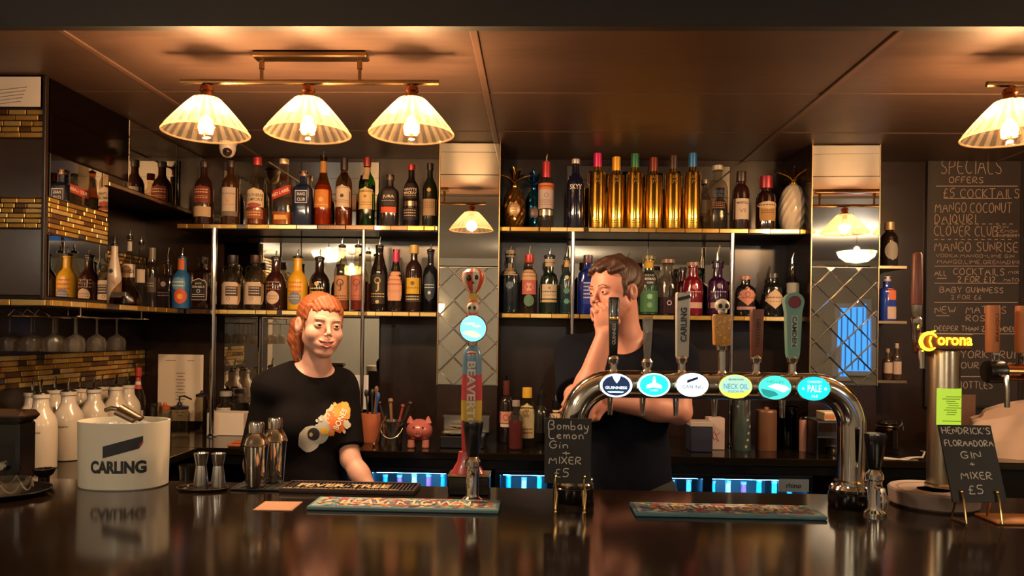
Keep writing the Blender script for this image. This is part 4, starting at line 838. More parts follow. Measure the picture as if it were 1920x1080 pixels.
B('whisky_bottle', 'slim dark bottle with pale neck band among the white bottles', GC, 229, 700, 22, 'gin', 'dark:#3a2a20', ZK, ('screw', '#a89680', 10, 26), (), Y=3.5)
# paper list on the back wall
a, b = P(297, 664, YW-.004), P(380, 790, YW-.004)
t = thing('paper_list', 'white printed list taped to the black wall', 'paper', (a.x, YW-.004, b.z))
wd, hh = b.x-a.x, a.z-b.z
sbox('sheet', (0, -.0008, 0), (wd, .0, hh), mat('paper_list_white', '#d8c6b0', .8), t)
mb = MB()
for k in range(16):
    zz = hh-.06-k*.016; ww = (.05, .035, .045, .028)[k % 4]
    mb.box((wd/2+(.0 if k > 1 else (-.05 if k == 0 else .05)), -.0012, zz if k > 1 else hh-.03), (ww, .0004, .004))
mb.build('print', mat('print_brown', '#8a7566', .8), t)
# glass jars, jug and box left on the back counter
def glass_jar(px, py, r, h, lab, Y=3.3, lid=None, name='glass_jar', tint='#e8e4da'):
    p = P(px, py, Y); t = thing(name, lab, 'jar', (p.x, Y, ZK+.0004))
    mb = MB(); mb.lathe([(r*.9, 0), (r, .004), (r, h*.85), (r*.85, h*.95), (r*.8, h), (r*.76, h), (r*.8, h*.95), (r*.93, h*.85), (r*.93, .008), (0, .008)], 24); mb.build('glass_body', glass('jar_'+tint[1:], tint), t)
    if lid:
        mb = MB(); mb.lathe([(r*.86, h+.0004), (r*.86, h+.012), (r*.3, h+.018), (r*.15, h+.03)], 20); mb.build('lid', mat('lid_'+lid[1:], lid, .35), t)
    return t
j = glass_jar(336, 800, .045, .12, 'clear glass jar with black pump top near the paper list', 3.32, '#141414')
mb = MB(); mb.tube([(0, 0, .14), (0, 0, .175), (.02, 0, .18), (.055, 0, .165)], .004, 8); mb.build('pump_spout', BLACKP(), j)
glass_jar(287, 790, .04, .15, 'tall clear mixing glass beside the white bottles', 3.30)
glass_jar(309, 790, .03, .11, 'small clear glass with orange label between jar and bottles', 3.42, '#b8502a')
glass_jar(378, 790, .032, .165, 'slim clear water bottle behind the chrome post', 3.46, '#20181a')
def wire_glass(x, y, z, lab, grp, up=True, s=1.0, name='coupe_glass', tint='#efeae2'):
    t = thing(name, lab, 'glass', (x, y, z), 0, grp); f = 1 if up else -1
    pr = [(.032*s, 0), (.032*s, .002*s), (.006*s, .006*s), (.0042*s, .02*s), (.0042*s, .07*s), (.012*s, .078*s), (.032*s, .09*s), (.039*s, .11*s), (.036*s, .145*s), (.034*s, .145*s), (.036*s, .11*s), (.029*s, .093*s), (0, .082*s)]
    k = 5
    mb = MB(); mb.lathe([(r, f*q) for r, q in pr[:k+1]], 16); mb.build('foot_stem', glass('stem_'+tint[1:], tint, haze=.06), t)
    mb = MB(); mb.lathe([(r, f*q) for r, q in pr[k:]], 20); mb.build('bowl', glass('stem_'+tint[1:], tint, haze=.06), t)
p = P(330, 818, 3.22); wire_glass(p.x-.02, 3.16, ZK+.0004, 'upright stemmed glass in front of the glass jar', None, True, .8)
p0, p1 = P(371, 777, 3.26), P(441, 816, 3.26)
t = thing('white_carton', 'plain white carton behind the chrome post', 'box', ((p0.x+p1.x)/2, 3.405, ZK+.0004)); w_ = (p1.x-p0.x); h_ = p0.z-ZK-.004
sbox('body', (-w_/2, -.055, 0), (w_/2, .055, h_), mat('carton_white', '#cfbfae', .7), t, .002)
for s_ in (-1, 1):
    mb = MB(); mb.box((0, s_*.028, h_+.0008), (w_*.98, .052, .0012)); mb.build('flap', mat('carton_white', '#cfbfae', .7), t)
B('spirit_bottle', 'clear bottle with round glass stopper beside the white carton', GC, 423, 735, 34, 'apoth', 'clear:#d8d4cc', ZK, ('cork', '#8a847a', 8), [('rect', 765, 790, .8, '#a89c90')], Y=3.52)
p = P(452, 838, 3.06)
t = thing('orange_cloth', 'folded orange cloth at the edge of the back counter', 'cloth', (p.x, 3.06, ZK+.0004))
mb = MB(); mb.bbox((0, 0, .006), (.09, .07, .012), .004); mb.bbox((.008, .004, .0165), (.075, .055, .009), .004); mb.build('folds', mat('cloth_orange', '#a85a34', .9, bump=.4, bscale=200), t)

# rack of stemmed glasses under the left shelf
rk = thing('glass_rack', 'chrome wire rack of stemmed glasses hanging under the shelf corner', 'rack', (-1.72, 2.52, ZM-.0245))
mb = MB()
for k in range(7): 
    x = -.16+.05*k
    mb.tube([(x, 0, -.03), (x, .44, -.03)], .0022, 6)
mb.tube([(-.18, .0, -.03), (.16, .0, -.03)], .0025, 6); mb.tube([(-.18, .44, -.03), (.16, .44, -.03)], .0025, 6)
mb.build('runners', CHROME(), rk)
for (x, y) in ((-.16, .02), (.14, .02), (-.16, .42), (.14, .42)):
    mb = MB(); mb.tube([(x, y, 0), (x, y, -.03)], .0025, 6); mb.build('hanger', CHROME(), rk)
for k in range(5):
    for q in range(2):
        mb = MB(); x0 = -.137+.05*k
        if q == 0 and k < 3:
            mb.tube([(x0+.05, -.02-.01*k, -.03), (x0+.08, -.03-.01*k, -.006), (x0+.11, -.02-.01*k, -.03)], .002, 6); mb.build('scroll_wire', CHROME(), rk)
n = 0
for k in range(6):
    for q in range(3):
        px = 92+k*22+q*3
        if k > 3: continue
        x = -1.72-.125+.078*k; y = 2.56+q*.13
        wire_glass(x, y, ZM-.053, 'stemmed glass hanging upside down in the wire rack', 'stemmed glasses hanging in the wire rack', False, .86)

# terracotta pot, steel bucket, piggy bank
p = P(697, 820, 3.27)
t = thing('utensil_pot', 'terracotta utensil pot beside the chrome post', 'pot', (p.x+.005, 3.24, ZK+.0004))
mb = MB(); mb.lathe([(.036, 0), (.040, .01), (.044, .09), (.045, .125), (.041, .126), (.038, .03), (0, .03)], 24); mb.build('clay_body', mat('terracotta', '#a85c3c', .7, noise=.15, nscale=20), t)
for k, (dx, dy_, hh, cc) in enumerate(((-.015, 0, .2, '#1a1614'), (.01, .012, .215, '#6a4a34'), (.018, -.01, .19, '#2a4a8a'), (-.002, .02, .2, '#20201e'))):
    mb = MB(); mb.tube([(dx*.6, dy_*.6, .035), (dx*1.6, dy_*1.3, hh)], .0045, 8); mb.ball((dx*1.65, dy_*1.3, hh+.012), (.010, .006, .018), 10); mb.build('utensil', mat('utensil_'+cc[1:], cc, .4), t)
p = P(737, 822, 3.2)
t = thing('steel_bucket', 'small steel bucket with wire handle holding bar tools', 'bucket', (p.x, 3.2, ZK+.0004))
mb = MB(); mb.lathe([(.036, 0), (.037, .003), (.047, .098), (.049, .1), (.046, .1), (.036, .006), (0, .006)], 28); mb.build('pail', STEEL(), t)
mb = MB(); mb.tube([(-.047, -.006, .09)]+[(-.05*math.cos(a), -.03-.03*math.sin(a), .09-.06*math.sin(a)) for a in [PI*k/10 for k in range(1, 10)]]+[(.047, -.006, .09)], .0018, 6); mb.build('wire_handle', CHROME(), t)
for (dx, dy_, tx, hh, cc, rr) in ((.02, .01, .05, .17, '#2a1c16', .006), (-.005, .01, -.01, .18, '#7a5a3c', .007), (.012, -.01, .03, .16, '#8a3a30', .005), (-.02, .0, -.04, .17, '#241a18', .006)):
    mb = MB(); mb.tube([(dx*.8, dy_, .02), (dx+tx*.5, dy_, hh*.6), (dx+tx, dy_, hh)], rr, 8); mb.ball((dx+tx, dy_, hh+.005), rr*1.7, 10); mb.build('bar_tool', mat('tool_'+cc[1:], cc, .4), t)
p = P(717, 820, 3.12)
t = thing('bar_spoon', 'long brass bar spoon leaning on the steel bucket', 'spoon', (p.x-.03, 3.11, ZK+.0004))
mb = MB(); mb.tube([(0, 0, .006), (.02, .012, .07), (.042, .026, .128)], .0032, 8); mb.build('shaft', mat('brass', '#c8a468', .2, 1), t)
mb = MB(); mb.ball((-.003, -.002, .008), (.007, .005, .010), 12); mb.build('spoon_bowl', mat('brass', '#c8a468', .2, 1), t)
p = P(785, 829, 3.12)
t = thing('piggy_bank', 'pink ceramic piggy bank on the back counter', 'piggy bank', (p.x, 3.13, ZK+.0004), .06)
mp = mat('pig_pink', '#b0605a', .25, coat=.6, noise=.1, nscale=12)
mb = MB(); mb.ball((0, .01, .068), (.056, .062, .048), 28); mb.build('body', mp, t)
for sx in (-.03, .03):
    for sy in (-.03, .04):
        mb = MB(); mb.lathe([(.014, 0), (.016, .004), (.014, .032)], 14, (sx, sy, 0)); mb.build('trotter', mat('pig_trotter', '#b87868', .3), t)
    mb = MB(); mb.lathe([(.015, 0), (.011, .014), (.002, .03)], 12, (sx*1.25, -.005, .1), dep=.5, rot=None); mb.build('ear', mp, t)
    mb = MB(); mb.ball((sx*.62, -.043, .085), .0042, 8); mb.build('eye', mat('pig_eye', '#1a0f0e', .2), t)
mb = MB(); mb.lathe([(.0165, 0), (.0165, .012), (.014, .014)], 20, (0, -.046, .063), rot=Matrix.Rotation(PI/2, 3, 'X')); sn = mb.build('snout', mp, t)
for sx in (-.006, .006): mb = MB(); mb.ball((sx, -.0605, .063), (.003, .001, .005), 8); mb.build('nostril', mat('pig_dark', '#5a2a28', .4), sn)
mb = MB(); mb.box((0, .01, .1162), (.03, .003, .001)); mb.build('coin_slot', mat('pig_dark', '#5a2a28', .4), t)
# steel card machine trays in front of the first pillar
p = P(862, 800, 3.18)
t = thing('hot_plate', 'black hot plate stand with two round steel trays', 'stand', (p.x, 3.15, ZK+.0004))
sbox('base', (-.075, -.05, 0), (.11, .09, .05), BLACKP(), t, .004)
for (zz, dx, r) in ((.058, -.01, .068), (.085, .01, .055)):
    mb = MB(); mb.lathe([(r*.7, zz-.006), (r, zz), (r, zz+.004), (r*.9, zz+.003), (0, zz+.002)], 32, (dx, 0, 0), dep=.75); mb.build('round_tray', mat('tray_steel', '#b8ac88', .22, 1), t)
sbox('rear_rail', (-.075, .07, .05), (.125, .085, .125), STEEL(), t, .003)
sbox('support', (-.01, -.004, .05), (.01, .03, .083), STEEL(), t)
sbox('shelf_plate', (-.075, .05, .12), (.125, .09, .126), STEEL(), t)
# right of the dark-haired person
def canister(px, py, Y, r0, r1, h, m, name, lab, cat, parts=None):
    p = P(px, py, Y); t = thing(name, lab, cat, (p.x, Y, ZK+.0004))
    mb = MB(); mb.lathe([(r0, 0), (r0*1.02, .004), (r1, h*.985), (r1*.97, h), (r1*.9, h), (r0*.9, .01), (0, .01)], 28); mb.build('vessel', m, t); return t, h
p0 = P(1306, 838, 3.22)
t = thing('card_reader', 'navy card box in front of the printed carton', 'box', (p0.x, 3.17, ZK+.0004)); sbox('body', (-.045, -.05, 0), (.045, .05, .105), mat('box_navy', '#1c2238', .5), t, .003)
sbox('lid', (-.047, -.052, .1052), (.047, .052, .125), mat('box_lid', '#a89a94', .6), t, .002)
p0 = P(1342, 838, 3.2)
t = thing('printed_carton', 'pale carton with red printed drawing on the back counter', 'box', (p0.x, 3.23, ZK+.0004)); sbox('body', (-.032, -.035, 0), (.036, .035, .135), mat('carton_pale', '#b8a29a', .7), t, .002)
mb = MB()
for q in range(9): mb.tube([(random.uniform(-.02, .02), -.0355, random.uniform(.03, .09)), (random.uniform(-.02, .02), -.0355, random.uniform(.03, .09))], .001, 4)
mb.build('print', imat('#a04a48'), t)
t, h = canister(1391, 838, 3.2, .036, .032, .21, mat('tin_teal', '#3c4a48', .4, .3, noise=.3, nscale=30), 'star_tin', 'tall teal tin with pale stars', 'tin')
mb = MB(); rs = random.Random(5)
for k in range(7):
    a = rs.uniform(-.9, .9); z = .02+.028*k; r = .037-.004*z/.21+.0006
    pts = [((.009 if q % 2 == 0 else .0038)*math.cos(PI*q/5+k), (.009 if q % 2 == 0 else .0038)*math.sin(PI*q/5+k)) for q in range(10)]
    fn = lambda u, v: (r*math.sin(a+u/r), -r*math.cos(a+u/r), z+v); mb.add([fn(0, 0)]+[fn(*q) for q in pts], [(0, i+1, (i+1) % 10+1) for i in range(10)])
mb.build('stars', imat('#a89c94'), t, smooth=0)
t, h = canister(1436, 838, 3.22, .043, .043, .165, mat('canister_copper', '#6e4a34', .45, .2, noise=.2, nscale=20), 'copper_canister', 'matt copper canister with a pale lid knob', 'canister')
mb = MB(); mb.lathe([(.043, h+.0004), (.041, h+.006), (.012, h+.008), (.010, h+.018), (0, h+.02)], 24); mb.build('lid', mat('canister_lid', '#7a563e', .4, .3), t)
t, h = canister(1476, 838, 3.30, .048, .048, .18, glass('dark_vase', '#2c3a34'), 'dark_vase', 'dark tinted glass vase beside the copper canister', 'vase')
t, h = canister(1506, 838, 3.2, .016, .018, .135, mat('candle_pink', '#a87868', .5), 'pink_tube', 'slim pink tube beside the black shelf unit', 'tube')
mb = MB(); mb.lathe([(.0185, h+.0004), (.0185, h+.01), (.006, h+.014)], 16); mb.build('cap', CHROME(), t)
p0 = P(1562, 845, 3.12); 
t = thing('till_stand', 'black shelf unit with a steel base plate and cream boxes on top', 'shelf unit', (p0.x, 3.13, ZK+.0004))
sbox('top_board', (-.085, -.06, .135), (.10, .1, .143), BLACKP(), t, .002); sbox('mid_board', (-.085, -.06, .075), (.10, .1, .081), BLACKP(), t, .002)
sbox('side_panel', (-.085, -.06, 0), (-.079, .1, .135), BLACKP(), t); sbox('side_panel', (.094, -.06, 0), (.10, .1, .135), BLACKP(), t)
sbox('top_edge', (-.085, -.062, .136), (.10, -.06, .142), STEEL(), t); sbox('mid_edge', (-.085, -.062, .0755), (.10, -.06, .0805), STEEL(), t)
mb = MB(); mb.lathe([(.04, .0), (.042, .004), (.042, .03), (.036, .034)], 28, (.015, 0, 0)); mb.build('steel_drum', mat('tray_steel', '#b8ac88', .22, 1), t)
t2 = thing('card_box', 'cream box of cards lying on the black shelf unit', 'box', (p0.x+.02, 3.13, ZK+.1438)); sbox('box_base', (-.07, -.045, 0), (.075, .045, .026), mat('box_cream', '#c8b48c', .6), t2, .002); sbox('orange_tab', (-.066, -.047, .008), (-.03, -.045, .024), mat('tab_orange', '#b86a3a', .6), t2)
sbox('box_lid', (-.071, -.046, .0262), (.076, .046, .034), mat('box_cream2', '#d6c6a4', .6), t2, .002)
# clip-top jar beyond the second pillar
p = P(1667, 840, 3.2); j = glass_jar(1663, 830, .045, .12, 'clip-top glass jar with steel wire beyond the mirrored pillar', 3.18, None, 'clip_jar', '#b8a894')
mb = MB(); mb.lathe([(.04, .121), (.043, .128), (.04, .14), (.02, .144)], 24); mb.build('glass_lid', glass('jar_b8a894'), j)
mb = MB(); mb.tube([(.044, -.01, .11), (.058, -.012, .13), (.052, -.012, .145), (.06, -.014, .10)], .0022, 6); mb.tube([(.046*math.cos(a), .046*math.sin(a), .118) for a in [2*PI*k/20 for k in range(21)]], .0018, 6); mb.build('clip_wire', CHROME(), j)

a, b = P(656, 703, 3.42), P(690, 768, 3.42)
t = thing('white_card', 'plain white card standing behind the terracotta pot', 'card', ((a.x+b.x)/2, 3.42, ZK+.0004)); w_ = b.x-a.x; z0 = b.z-ZK
sbox('card_sheet', (-w_/2, 0, z0), (w_/2, .003, a.z-ZK), mat('card_white', '#c8c2c4', .7), t); sbox('card_stand', (-.012, .003, 0), (.012, .02, z0+.03), CHROME(), t)
# ------------------------------------------------------------------ things standing on the bar
# oval ice bucket
p = PZ(232, 924, ZB); Yc = 1.945; cx = XZ(233, ZB+.09, Yc); R = 83*Yc/F*.985; H = P(233, 795, Yc-.08).z-ZB; dp = .74
t = thing('ice_bucket', 'white oval ice bucket with black lager lettering', 'ice bucket', (cx, Yc, ZB+.0004))
mb = MB(); pr = [(R*.955, 0), (R*.975, .003), (R*1.0, H*.97), (R*1.0, H), (R*.955, H), (R*.95, H*.97), (R*.93, .012), (0, .012)]
mb.lathe(pr, 64, dep=dp, ex=2.25); mb.build('shell', mat('bucket_white', '#d9d2bf', .3, coat=.3, noise=.03, nscale=6), t)
def bfn(u, v):
    r = R*(.975+.025*v/H)+.0006; k = min(abs(u), r*.999); return (u, -dp*(r**2.25-k**2.25)**(1/2.25)-.0004, v)
mb = MB(); s = Yc*.96/F; put_text(mb, 'CARLING', lambda u, v: bfn(.024+u, .060+v), .033, .132, off=.05); mb.build('lettering', imat('#15161c'), t, smooth=0)
mb = MB(); g = lambda u, v: bfn(.036+u, .105+v)
N = 12; mb.add([g(-.045+.085*i/N, -.022+.024*i/N) for i in range(N+1)]+[g(-.045+.085*i/N, .008+.024*i/N) for i in range(N+1)], [(i, i+1, i+N+2, i+N+1) for i in range(N)]); mb.build('logo_bar', imat('#15161c'), t, smooth=0)
mb = MB(); mb.add([g(.0395, .002), g(.0475, .0165), g(.0475, .034), g(.0395, .0318)], [(0, 1, 2, 3)]); mb.build('logo_tip', imat('#15161c'), t, smooth=0)
mb = MB(); mb.add([(v[0], v[1]-.0003, v[2]) for v in (g(.036, .0035), g(.0475, .0165), g(.0475, .0225), g(.041, .013))], [(0, 1, 2, 3)]); mb.build('logo_red', imat('#a02a28'), t, smooth=0)
# ice and scoop
mb = MB(); rn = random.Random(2); mb.lathe([(R*.89, .02), (R*.91, H*.80), (R*.5, H*.84), (0, H*.85)], 40, dep=dp, ex=2.25)
ic = thing('ice_heap', 'heap of ice inside the white oval bucket', 'ice', (cx, Yc, ZB+.0004)); mb.build('ice_bed', glass('ice', '#e8ecee', .2, haze=.5), ic)
for k in range(26):
    m_ = MB(); a = rn.uniform(0, 2*PI); q = rn.random()**.5*.72; m_.bbox((R*q*math.cos(a), R*dp*q*math.sin(a), H*.86+.004), (.022, .022, .02), .003, rot=Matrix.Rotation(rn.uniform(0, 3), 3, 'Z') @ Matrix.Rotation(rn.uniform(-.4, .4), 3, 'X')); m_.build('ice_cube', glass('ice', '#e8ecee', .2, haze=.5), ic)
p = P(240, 783, Yc-.01)
t = thing('ice_scoop', 'steel ice scoop resting in the white oval bucket', 'scoop', (p.x, Yc-.01, p.z+.002))
mb = MB(); n = 14; vs = []; Ls = 7
for i in range(Ls+1):
    s_ = i/Ls
    for k in range(n+1):
        a = PI*(k/n)*1.12-.19; r = .022*(1-.18*s_)
        vs.append(Vector((-.028+.056*s_+.010*math.sin(a)*s_, r*math.cos(a)*1.0, r*math.sin(a)+.0)))
rot = Matrix.Rotation(.45, 3, 'Y'); vs = [rot @ v for v in vs]
mb.add(vs, [(i*(n+1)+k, i*(n+1)+k+1, (i+1)*(n+1)+k+1, (i+1)*(n+1)+k) for i in range(Ls) for k in range(n)]+[tuple(range(n+1))])
o = mb.build('scoop_bowl', mat('scoop_steel', '#5e4e40', .34, 1), t); md = o.modifiers.new('t', 'SOLIDIFY'); md.thickness = .0015
mb = MB(); mb.tube([rot @ Vector((-.026, 0, .008)), rot @ Vector((-.05, 0, .0)), rot @ Vector((-.062, 0, -.012))], .006, 10); mb.build('handle', mat('scoop_steel', '#5e4e40', .34, 1), t)
# black machine at the left end of the bar
p = PZ(58, 890, ZB)
t = thing('coffee_machine', 'black appliance with chrome knob at the left end of the bar', 'machine', (P(58, 800, 1.96).x-.10, 1.982, ZB+.0004))
h_ = P(30, 772, 1.93).z-ZB
sbox('body', (-.12, -.05, .0), (.085, .026, h_-.028), mat('appliance_black', '#0d0b0a', .25), t, .008)
sbox('top_lid', (-.125, -.055, h_-.028), (.1, .026, h_), mat('appliance_brown', '#2a1c16', .18, coat=.5), t, .012)
mb = MB(); mb.lathe([(.013, 0), (.013, .01), (.009, .013)], 20, rot=Matrix.Rotation(PI/2, 3, 'X')); mb.build('chrome_knob', CHROME(), t, loc=(.048, -.05, .045))
# round tray with glass dish
p = PZ(15, 928, ZB); cx = p.x
t = thing('round_tray', 'round black tray at the left end of the bar', 'tray', (cx, p.y, ZB+.0004)); R = .095
mb = MB(); mb.lathe([(R*.85, 0), (R, .012), (R*.985, .013), (R*.84, .003), (0, .003)], 40); mb.build('dish', mat('tray_black', '#0c0a0a', .3), t)
mb = MB(); mb.tube([(R*.99*math.cos(a), R*.99*math.sin(a), .0135) for a in [2*PI*k/48 for k in range(49)]], .0014, 6, cap=False); mb.build('rim', mat('tray_rim', '#2a2624', .2), t)
t = thing('glass_dish', 'clear glass dish with scalloped side standing on the round tray', 'dish', (cx-.012, p.y, ZB+.004)); r = .062
mb = MB(); mb.lathe([(r*.7, 0), (r*.74, .003), (r, .032), (r*.96, .033), (r*.7, .006), (0, .006)], 36); mb.build('bowl', glass('dish_glass', '#e6ddd0', haze=.05), t)
for k in range(9):
    a = 2*PI*k/9; mb = MB(); mb.tube([(r*1.0*math.cos(a+q*.07), r*1.0*math.sin(a+q*.07), .032-.022*(1-(q/5)**2)) for q in range(-5, 6)], .0018, 6); mb.build('scallop', glass('dish_glass2', '#d8c8b0', haze=.25), t)
p = PZ(80, 903, ZB)
t = thing('fluted_dish', 'small dark fluted dish beside the ice bucket', 'dish', (p.x, p.y+.005, ZB+.0004))
mb = MB(); n = 48; vs = []
for (r, z) in ((.014, 0), (.013, .012), (.02, .018), (.0265, .034), (.0235, .034), (.015, .02)):
    for k in range(n): q = r*(1+(.09 if z > .015 else 0)*math.cos(12*2*PI*k/n)); vs.append((q*math.cos(2*PI*k/n), q*math.sin(2*PI*k/n), z))
mb.add(vs, [(i*n+k, i*n+(k+1) % n, (i+1)*n+(k+1) % n, (i+1)*n+k) for i in range(5) for k in range(n)]+[tuple(reversed(range(n))), tuple(5*n+k for k in range(n))]); mb.build('bowl', mat('dish_dark', '#1c1210', .2, .3), t)
# jiggers on their tray
t = thing('jigger_tray', 'oval black tray under the two steel jiggers', 'tray', (PZ(380, 918, ZB).x, 1.905, ZB+.0004))
mb = MB(); mb.lathe([(.062, 0), (.066, .006), (.064, .0065), (.06, .002), (0, .002)], 40, dep=.62); mb.build('dish', mat('tray_gloss', '#15100e', .12), t)
mb = MB(); mb.tube([(.0655*math.cos(a), .0655*.62*math.sin(a), .0065) for a in [2*PI*k/48 for k in range(49)]], .001, 6, cap=False); mb.build('rim', mat('trim_bronze', '#a58a66', .3, 1), t)
for (px, nm) in ((377, 'beside the ice bucket'), (409, 'beside the cocktail shakers')):
    x = XZ(px, ZB+.04, 1.905); hj = .092
    t = thing('jigger', 'steel hourglass jigger '+nm, 'jigger', (x, 1.905, ZB+.0026), 0, 'steel jiggers on the oval tray')
    mb = MB(); mb.lathe([(.0195, 0), (.02, .002), (.0135, hj*.58), (.0125, hj*.66)], 28); mb.build('lower_cup', STEEL(), t)
    mb = MB(); mb.lathe([(.0125, hj*.66), (.014, hj*.72), (.0185, hj), (.0175, hj), (.0125, hj*.73), (0, hj*.72)], 28); mb.build('upper_cup', STEEL(), t)
t = thing('bar_glass', 'small clear tumbler lying behind the steel jiggers', 'glass', (XZ(352, ZB+.02, 1.96), 1.968, ZB+.0004)); mb = MB(); mb.lathe([(.022, 0), (.026, .05), (.0245, .05), (.0205, .006), (0, .006)], 24); mb.build('tumbler', glass('tumbler', '#d8d0c4'), t)
# cocktail shakers
t = thing('rubber_mat', 'black rubber mat under the cocktail shakers', 'mat', (XZ(500, ZB, 1.93), 1.935, ZB+.0004)); sbox('slab', (-.085, -.035, 0), (.095, .06, .006), mat('rubber_black', '#100d0c', .6), t, .002)
for k in range(9): 
    o = sbox('ridge', (-.08+.02*k, -.03, .006), (-.074+.02*k, .055, .0075), mat('rubber_black', '#100d0c', .6), t)
mchr = mat('shaker_steel', '#cfc8be', .11, 1)
for (px, tp, Y, w_, nm) in ((480, 791, 1.925, 47, 'front of the pair'), (515, 783, 1.986, 43, 'rear of the pair')):
    x = XZ(px, ZB+.06, Y); Hs = P(px, tp, Y).z-ZB-.0085; r = w_/2*Y/F
    t = thing('cocktail_shaker', 'polished steel cocktail shaker, '+nm, 'shaker', (x, Y, ZB+.0083), 0, 'cocktail shakers on the rubber mat')
    mb = MB(); mb.lathe([(r*.78, 0), (r*.8, .002), (r*.98, Hs*.60), (r, Hs*.63)], 36); mb.build('beaker', mchr, t)
    mb = MB(); mb.lathe([(r*1.05, Hs*.63), (r*1.08, Hs*.645), (r*1.02, Hs*.66), (r*.93, Hs*.72), (r*.7, Hs*.80), (r*.56, Hs*.83)], 36); mb.build('strainer_top', mchr, t)
    mb = MB(); mb.lathe([(r*.60, Hs*.835), (r*.60, Hs*.97), (r*.55, Hs), (0, Hs)], 32); mb.build('cap', mchr, t)
# ribbed brown bar mat
def quadmat(c4, z, th):      # four photo corners on the bar top -> centre, width, depth
    q = [PZ(px, py, ZB) for px, py in c4]; y0 = (q[0].y+q[1].y)/2; y1 = (q[2].y+q[3].y)/2
    return q, y0, y1
q, yb, yf = quadmat(((520, 905), (775, 908), (768, 924), (497, 920)), 0, 0)
x0, x1 = q[3].x, q[2].x; w_ = x1-x0; d_ = .105; yf = 1.885
t = thing('drip_mat', 'brown ribbed bar mat with raised cream lettering', 'mat', ((x0+x1)/2+.03, yf, ZB+.0004)); w_ *= .93
sbox('base', (-w_/2, 0, 0), (w_/2, d_, .004), mat('mat_brown', '#20100c', .6), t, .001)
mr = mat('mat_rim', '#3a2a24', .4, coat=.3)
for lo, hi in (((-w_/2, 0, .004), (w_/2, .005, .012)), ((-w_/2, d_-.005, .004), (w_/2, d_, .012)), ((-w_/2, .005, .004), (-w_/2+.005, d_-.005, .012)), ((w_/2-.005, .005, .004), (w_/2, d_-.005, .012))): sbox('rim', lo, hi, mr, t, .001)
for k in range(34): sbox('rib', (-w_/2+.012+k*(w_-.03)/33, .008, .004), (-w_/2+.016+k*(w_-.03)/33, d_-.008, .009), mat('mat_brown', '#20100c', .6), t)
mb = MB(); put_text(mb, 'FEVER-TREE', lambda u, v: (-.02+u, d_*.55+v, .0095), .040, .24, off=.03); put_text(mb, 'IF 3/4 OF YOUR DRINK IS THE MIXER MIX WITH THE BEST', lambda u, v: (-.02+u, d_*.17+v, .0095), .012, .30, off=.02); mb.build('lettering', imat('#b89a70'), t, smooth=0)
# coaster
q = [PZ(a, b, ZB) for a, b in ((500, 943), (562, 945), (545, 957), (480, 954))]; cx, cy = sum(v.x for v in q)/4, sum(v.y for v in q)/4
t = thing('beer_coaster', 'square tan beer coaster on the bar', 'coaster', (cx, cy, ZB+.0004), .04); sbox('card', (-.045, -.045, 0), (.045, .045, .0016), mat('card_tan', '#a87a58', .8, noise=.1), t); sbox('printed_face', (-.041, -.041, .0016), (.041, .041, .0018), mat('card_tan2', '#b8876a', .8, noise=.25, nscale=120), t)
# teal runner mats
def runner(px0, px1, pyf, pyb, lab, s):
    f0, f1, b0 = PZ(px0, pyf, ZB), PZ(px1, pyf+.02*(px1-px0), ZB), PZ(px0+30, pyb, ZB)
    w_ = f1.x-f0.x; d_ = b0.y-f0.y; t = thing('bar_runner', lab, 'bar mat', ((f0.x+f1.x)/2, (f0.y+f1.y)/2, ZB+.0004), math.atan2(f1.y-f0.y, w_)*.5)
    sbox('rubber_base', (-w_/2, 0, 0), (w_/2, d_, .009), mat('runner_teal', '#4c6f78', .6), t, .002)
    sbox('print_panel', (-w_/2+.008, .007, .009), (w_/2-.008, d_-.007, .0096), mat('runner_pale', '#8aa0a0', .7), t)
    rn = random.Random(s); cols = ['#b04a4a', '#c8784a', '#d0a85a', '#9a4a6a', '#4a6a8a', '#d8c8a8', '#6a3a4a', '#3a8a90']
    blobs = {c: MB() for c in cols}
    for k in range(330):
        x, y = rn.uniform(-w_/2+.02, w_/2-.02), rn.uniform(.012, d_-.012); r = rn.uniform(.004, .011); m_ = blobs[rn.choice(cols)]; n = rn.choice((5, 6, 8)); a0 = rn.random()*6
        zz = .0097+.000004*k
        m_.add([(x, y, zz)]+[(x+r*math.cos(a0+2*PI*i/n)*rn.uniform(.7, 1.1), min(max(y+r*math.sin(a0+2*PI*i/n), .008), d_-.008), zz) for i in range(n)], [(0, i+1, (i+1) % n+1) for i in range(n)])
    for c, m_ in blobs.items():
        if m_.v: m_.build('print', imat(c), t, smooth=0)
    mb = MB(); put_text(mb, 'BEAVERTOWN', lambda u, v: (u, d_/2+v, .0106), d_*.50, w_*.70, off=.05); mb.build('lettering', imat('#3a2430'), t, smooth=0)
    mb = MB(); put_text(mb, 'BEAVERTOWN', lambda u, v: (u, d_/2+v, .0108), d_*.46, w_*.69, off=.02); mb.build('lettering', imat('#e0cca8'), t, smooth=0)
runner(574, 935, 957, 938, 'teal printed bar runner in front of the brown ribbed mat', 1)
runner(1192, 1552, 969, 949, 'teal printed bar runner under the chrome beer font', 2)
p0 = PZ(1826, 966, ZB)
t = thing('orange_runner', 'orange bar mat at the right end of the bar', 'bar mat', (p0.x, p0.y-.09, ZB+.0004)); sbox('slab', (0, 0, 0), (.32, .09, .006), mat('mat_orange', '#b8763c', .6, noise=.15), t, .002); sbox('border', (.008, .008, .006), (.312, .082, .0066), mat('mat_orange2', '#c88a50', .6), t)

